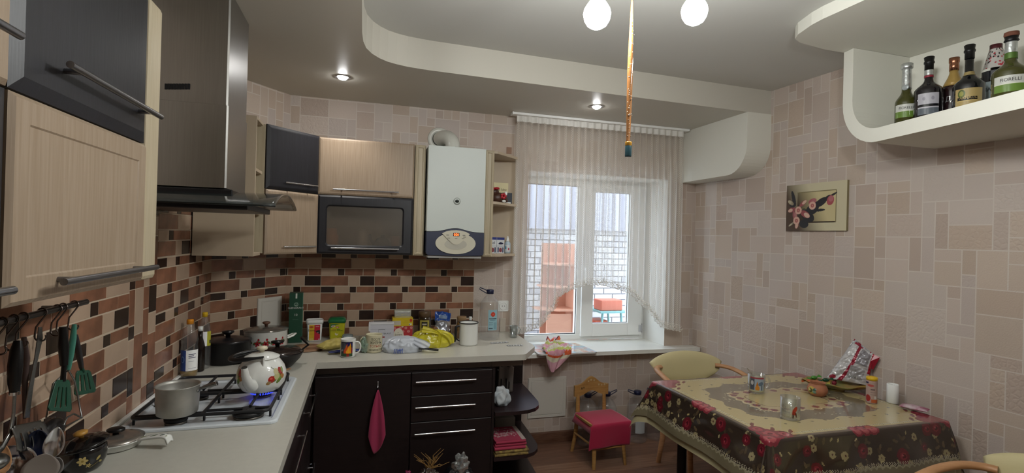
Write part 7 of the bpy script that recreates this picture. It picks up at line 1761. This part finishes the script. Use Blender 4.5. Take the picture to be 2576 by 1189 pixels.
# child's chair with red cloth
cc = thing('childs_chair', 'small wooden child chair with an arched back under the window', 'chair', (1.72, 3.45, 0), R(4))
M_pine = mat('varnished pine', 'B08850', .35, c2='9A7240', noise_scale=4, stretch=(2, 2, 18))
Lc = dict(local=True)
for s in (1, -1):
    g = MB(); g.tube([(.118*s, -.115, .295), (.125*s, -.135, .22), (.120*s, -.15, .12), (.128*s, -.165, .0)], [.017, .019, .016, .013], 10, flat=.7); g.build('leg', M_pine, cc, **Lc)
    g = MB(); g.tube([(.112*s, .13, .50), (.114*s, .12, .32), (.122*s, .13, .15), (.135*s, .16, 0)], [.013, .017, .016, .013], 10, flat=.7); g.build('leg', M_pine, cc, **Lc)
pts = []
N_ = 30
for i in range(N_+1): u_ = i/N_; x = -.145+.29*u_; pts.append((x, .505+.062*math.exp(-((u_-.5)/.22)**2)+.002))
for i in range(N_+1): u_ = 1-i/N_; x = -.145+.29*u_; pts.append((x, .425+.040*math.exp(-((u_-.5)/.22)**2)))
g = MB(); g.prism(pts, .118, .136, 'y'); br_ = g.build('back_board', M_pine, cc, bevel=.003, **Lc)
g = MB(); 
for x, z, r_ in ((-.085, .485, .008), (-.068, .49, .007)): g.ball((x, .1175, z), r_*.5, .001, r_*1.1, 8, 6)
g.build('dark_mark', M_blackp, br_, local=True)
g = MB()
for x, z, r_ in ((-.03, .535, .006), (-.008, .545, .007), (.018, .54, .006), (.06, .505, .007), (.085, .500, .006), (.11, .503, .007), (.13, .507, .006)):
    for k in range(5): a = 2*math.pi*k/5; g.ball((x+math.cos(a)*r_*.7, .1175, z+math.sin(a)*r_*.7), r_*.4, .001, r_*.4, 6, 4)
g.build('painted_flowers', mat('cream paint', 'C8BC98', .5), br_, local=True)
g = MB(); g.prism(rr(-.145, -.145, .145, .115, .03), .290, .306); g.build('seat', M_pine, cc, bevel=.003, **Lc)
g = MB(); g.cyl((-.12, -.145, .13), (.12, -.145, .13), .008, 10); g.cyl((-.122, -.14, .15), (-.13, .13, .15), .008, 10); g.cyl((.122, -.14, .15), (.13, .13, .15), .008, 10); g.build('stretcher', M_pine, cc, **Lc)
def clf(u_, v_):
    # cloth: from the seat back over the front edge
    x = (-.165+.335*u_)-.02*(1-v_)*(1-u_)*0; L_ = v_*.44
    if L_ < .27: y, z = .115-L_, .3095+.008*math.sin(u_*3.1)*math.sin(L_*12)
    else:
        k = L_-.27; y = -.155-.010*min(1, k/.02)-.008*math.sin(u_*7)*k/.17; z = .3095-max(0, k-.004)
    if u_ < .08: z -= (.08-u_)*.8*(1 if L_ < .27 else .2)
    return WM[cc] @ Vector((x+.01*math.sin(v_*4), y, z))
g = MB(); g.grid(clf, 26, 40); tag(g.build('seat_cloth', mat('crimson felt', 'A0123C', .85, sheen=.3), solid=.004, soff=1), 'crimson felt cloth draped over the seat of the child chair', 'cloth')

# water bottles on the floor
for i, (px, lab, y_) in enumerate(((1476, 'big empty water bottle with a navy cap behind the child chair back, left one', 3.70), (1524, 'big empty water bottle with a navy cap behind the child chair, right one', 3.70), (1601, 'big empty water bottle on the floor between child chair and table', 3.68), (1648, 'big empty water bottle on the floor half hidden by the tablecloth corner', 3.69))):
    c = P(px, 1105, 'y', y_); big_bottle(lab, (c.x, y_, .0005), 1.13, [.1, 0, math.pi, math.pi][i], None if i != 2 else (lambda cv: cv.rect(0, 0, 1, 1, 'A8ACAE')))
# hanging pink cloth
q = P(951, 978, 'y', FY-.04); pkc = MB()
def pkf2(u_, v_):
    w_ = .004+.062*v_**.8; x = q.x+(u_-.5)*2*w_*(.72)+.012*math.sin(v_*3)*(u_-.5); L_ = .30+.08*math.sin(u_*math.pi*.9)*(1-0)-.10*abs(u_-.35)
    z = .715-v_*L_; y = FY-.045-.018*math.sin(u_*9)*v_*.6-.004; return (x, y, z)
pkc.grid(pkf2, 28, 24); tag(pkc.build('cleaning_cloth', mat('pink cloth', '9E2C52', .8, sheen=.2), solid=.003), 'pink cleaning cloth hanging from a hook on the dark corner door', 'cloth')
# things on the end unit
t = thing('paper_packet', 'opened grey white paper packet standing on the upper dark end shelf', 'packet', (.97, 3.40, .5305))
g = MB(); g.grid(lambda u_, v_: (.935+.105*u_, 3.44+.01*math.sin(u_*6)-.02*v_, .5305+.205*v_*(1-.12*abs(math.sin(u_*8)))), 16, 10); g.build('front', mat('grey paper', '8C8682', .6), t, solid=.002)
g = MB(); g.box((.935, 3.445, .5305), (1.035, 3.49, .68)); g.build('body', mat('grey paper', '8C8682', .6), t, bevel=.004)
g = MB()
for x in (.948, .985, 1.005): g.box((x, 3.422, .56), (x+.008, 3.424, .63))
g.build('black_bars', M_blackp, t)
lump('white_packet', 'soft white plastic packet with pale blue print on the upper dark end shelf', 'packet', (.885, 3.17, .5305), .052, .045, .065, mat('white soft film', 'BFC3C6', .35, c2='B8C4CC', noise_scale=12), 12, amp=.22, freq=1.6, fold=.03)
g = MB(); g.ball((.905, 3.128, .585), .010, .001, .004); tag(g.build('small_logo', mat('teal logo', '6A8A94', .5)), None) if False else None
cv = Canvas(1, 1, 60, 44, 'A83A54'); rnd = random.Random(4)
for i in range(34): cv.ell(rnd.uniform(.06, .8), rnd.uniform(.25, .9), .05, .018, 'C8A8A8', rnd.uniform(0, 3))
for i in range(12): cv.line(rnd.uniform(.05, .8), rnd.uniform(.25, .9), rnd.uniform(.05, .8), rnd.uniform(.25, .9), .02, 'C8A8A8')
cv.rect(.86, 0, 1, 1, 'C0AFA8')
def folded(name, lab, x0, x1, y0, y1, z0, z1, m, cvs=None, layers=3):
    t = thing(name, lab, 'towel', ((x0+x1)/2, (y0+y1)/2, z0)); n = layers; dz = (z1-z0)/n
    for k in range(n):
        g = MB(); a = z0+k*dz+.0005; b = a+dz-.001; g.prism(rr(y0+.006*(k % 2), a, y1, b, min(dz*.45, .012), 3), x0+.004*(k % 3), x1-.006*((k+1) % 2), 'x'); g.build('fold', m, t, sub=0)
    if cvs is not None: cvs.build('pattern', lambda U, V: (x0+.003+U*(x1-x0-.008), y0+.004+V*(y1-y0-.012), z1+.0003+0*U), mat('towel print', 'FFFFFF', .9, attr='Col'), t)
    return t
folded('folded_towel', 'folded yellow and brown patterned cloth under the pink towel', .822, 1.045, 3.05, 3.30, .2505, .285, mat('yellow brown cloth', 'A08A4A', .9, c2='5E4A34', noise_scale=40), None, 2)
folded('folded_towel', 'folded pink towel with white ornament on the lower dark end shelf', .822, 1.03, 3.06, 3.30, .2855, .345, mat('pink terry', 'A83A54', .95), cv, 3)
t = bx('white_carton', (.93, 3.48, .2505), (1.08, 3.58, .335), mat('grey white carton', '8F8B85', .6), bevel=.003); tag(t, 'small pale carton behind the folded towels on the lower dark shelf', 'box')

# refuse bags and dried plant in front of the drawers
M_bin = mat('black bin film', '101215', .25, bump=.8, bump_scale=16)
bb_ = thing('black_bag', 'black plastic bag hanging in front of the drawers at the bottom edge', 'bag', (.56, 2.85, .0))
sack((.57, 2.90, .0005), .135, .10, .50, 9.0, .0, .02, .0, M_bin, 'bag_body', bb_, nfold=7)
lump('crumpled_film', 'crumpled clear plastic lying in the mouth of the black bag', 'plastic', P(1160, 1170, 'y', 2.80)-Z*.03, .045, .03, .05, thin('cloudy film', 'E8ECEE', refl=.25, body=.5, bodyc='9CA0A0'), 14, amp=.3, freq=2.2, flat=False)
dp = thing('dried_plant', 'dry brown onion stalks sticking up beside the black bag', 'plant', P(1085, 1185, 'y', 2.82)); rnd = random.Random(12); M_straw = mat('dry straw', '8A6A3A', .7)
base = P(1082, 1178, 'y', 2.82)
for i in range(22):
    a = rnd.uniform(-1.2, 1.3); L_ = rnd.uniform(.05, .11); p1 = base+Vector((math.sin(a)*L_*.5, rnd.uniform(-.03, .03), math.cos(a)*L_*.6)); p2 = p1+Vector((math.sin(a+rnd.uniform(-1, 1))*L_*.5, rnd.uniform(-.02, .02), math.cos(a+rnd.uniform(-.8, .8))*L_*.4))
    g = MB(); g.tube([base+Vector((rnd.uniform(-.02, .02), 0, 0)), p1, p2], [.0025, .002, .0012], 6); g.build('stalk', M_straw, dp)
lump('plant_bag', 'dull clear bag round the dried plant roots', 'bag', base+Vector((-.01, 0, -.13)), .06, .05, .075, thin('dull film', 'B0A8A0', refl=.2, body=.6, bodyc='4A3C34'), 17, amp=.2)
lump('pink_bag', 'small tied magenta plastic bag at the bottom edge left of the dried plant', 'bag', P(1024, 1189, 'y', 2.86)-Z*.14, .05, .045, .075, mat('magenta film', '7A1E44', .3, bump=.7, bump_scale=20), 19, amp=.25, fold=.2)

# ------------------------------------------------------------------ veranda things seen through the window
M_or = mat('orange laminate', 'CE9880', .5); oy = 5.1
osx0, osx1 = P(1384, 700, 'y', oy).x, P(1442, 700, 'y', oy).x
os_ = thing('corner_shelf', 'tall orange rounded corner shelf on the veranda behind the left pane', 'shelf', ((osx0+osx1)/2, oy, -.2))
bx('back_panel', (osx0, oy+.28, -.2), (osx1+.05, oy+.295, P(1400, 612, 'y', oy).z), M_or, os_, bevel=0); bx('side_panel', (osx1+.035, oy, -.2), (osx1+.05, oy+.28, P(1400, 612, 'y', oy).z), M_or, os_, bevel=0)
for i, py_ in enumerate((668, 725, 783, 900)):
    z = P(1420, py_, 'y', oy).z; wx_ = osx0-.0-.05*i
    g = MB(); g.prism([(osx1+.034, oy+.279), (osx1+.034, oy), (osx0+.12, oy+.0), (osx0+.02-.05*i, oy+.12), (osx0-.05*i, oy+.279)], z, z+.02); g.build('shelf', M_or, os_, bevel=0)
bx('front_panel', (osx0-.02, oy+.02, -.2), (osx1, oy+.035, P(1420, 790, 'y', oy).z), M_or, os_, bevel=0)
to = thing('folding_table', 'small teal metal folding table on the veranda behind the right pane', 'table', (2.7, 5.2, -.2)); M_teal = mat('teal metal', '7FB2B4', .4)
ta0, ta1 = P(1510, 782, 'y', 5.2), P(1566, 786, 'y', 5.2); zt3 = ta0.z
bx('tabletop', (ta0.x-.02, 5.15, zt3-.02), (ta1.x+.05, 5.55, zt3), M_teal, to)
for x0, x1 in ((ta0.x+.02, ta0.x-.05), (ta1.x-.03, ta1.x+.06)):
    for y_ in (5.18, 5.5): g = MB(); g.tube([(x0, y_, zt3-.021), (x1, y_, -.199)], .014, 8); g.build('leg', M_teal, to)
g = MB(); g.tube([(ta0.x, 5.17, .45), (ta1.x+.02, 5.17, .45)], .01, 8); g.build('crossbar', M_teal, to)
bx_r = bx('orange_case', (ta0.x+.01, 5.2, zt3+.0005), (ta1.x-.0, 5.4, zt3+.12), mat('coral case', 'C8735E', .5), bevel=.01); tag(bx_r, 'coral red case lying on the teal veranda table', 'case')
b2_ = bx('orange_box', (ta0.x-.02, 5.28, -.1995), (ta0.x+.14, 5.5, zt3-.12), mat('coral box', 'B8563C', .5), bevel=.01); tag(b2_, 'coral red box standing under the teal veranda table', 'box')
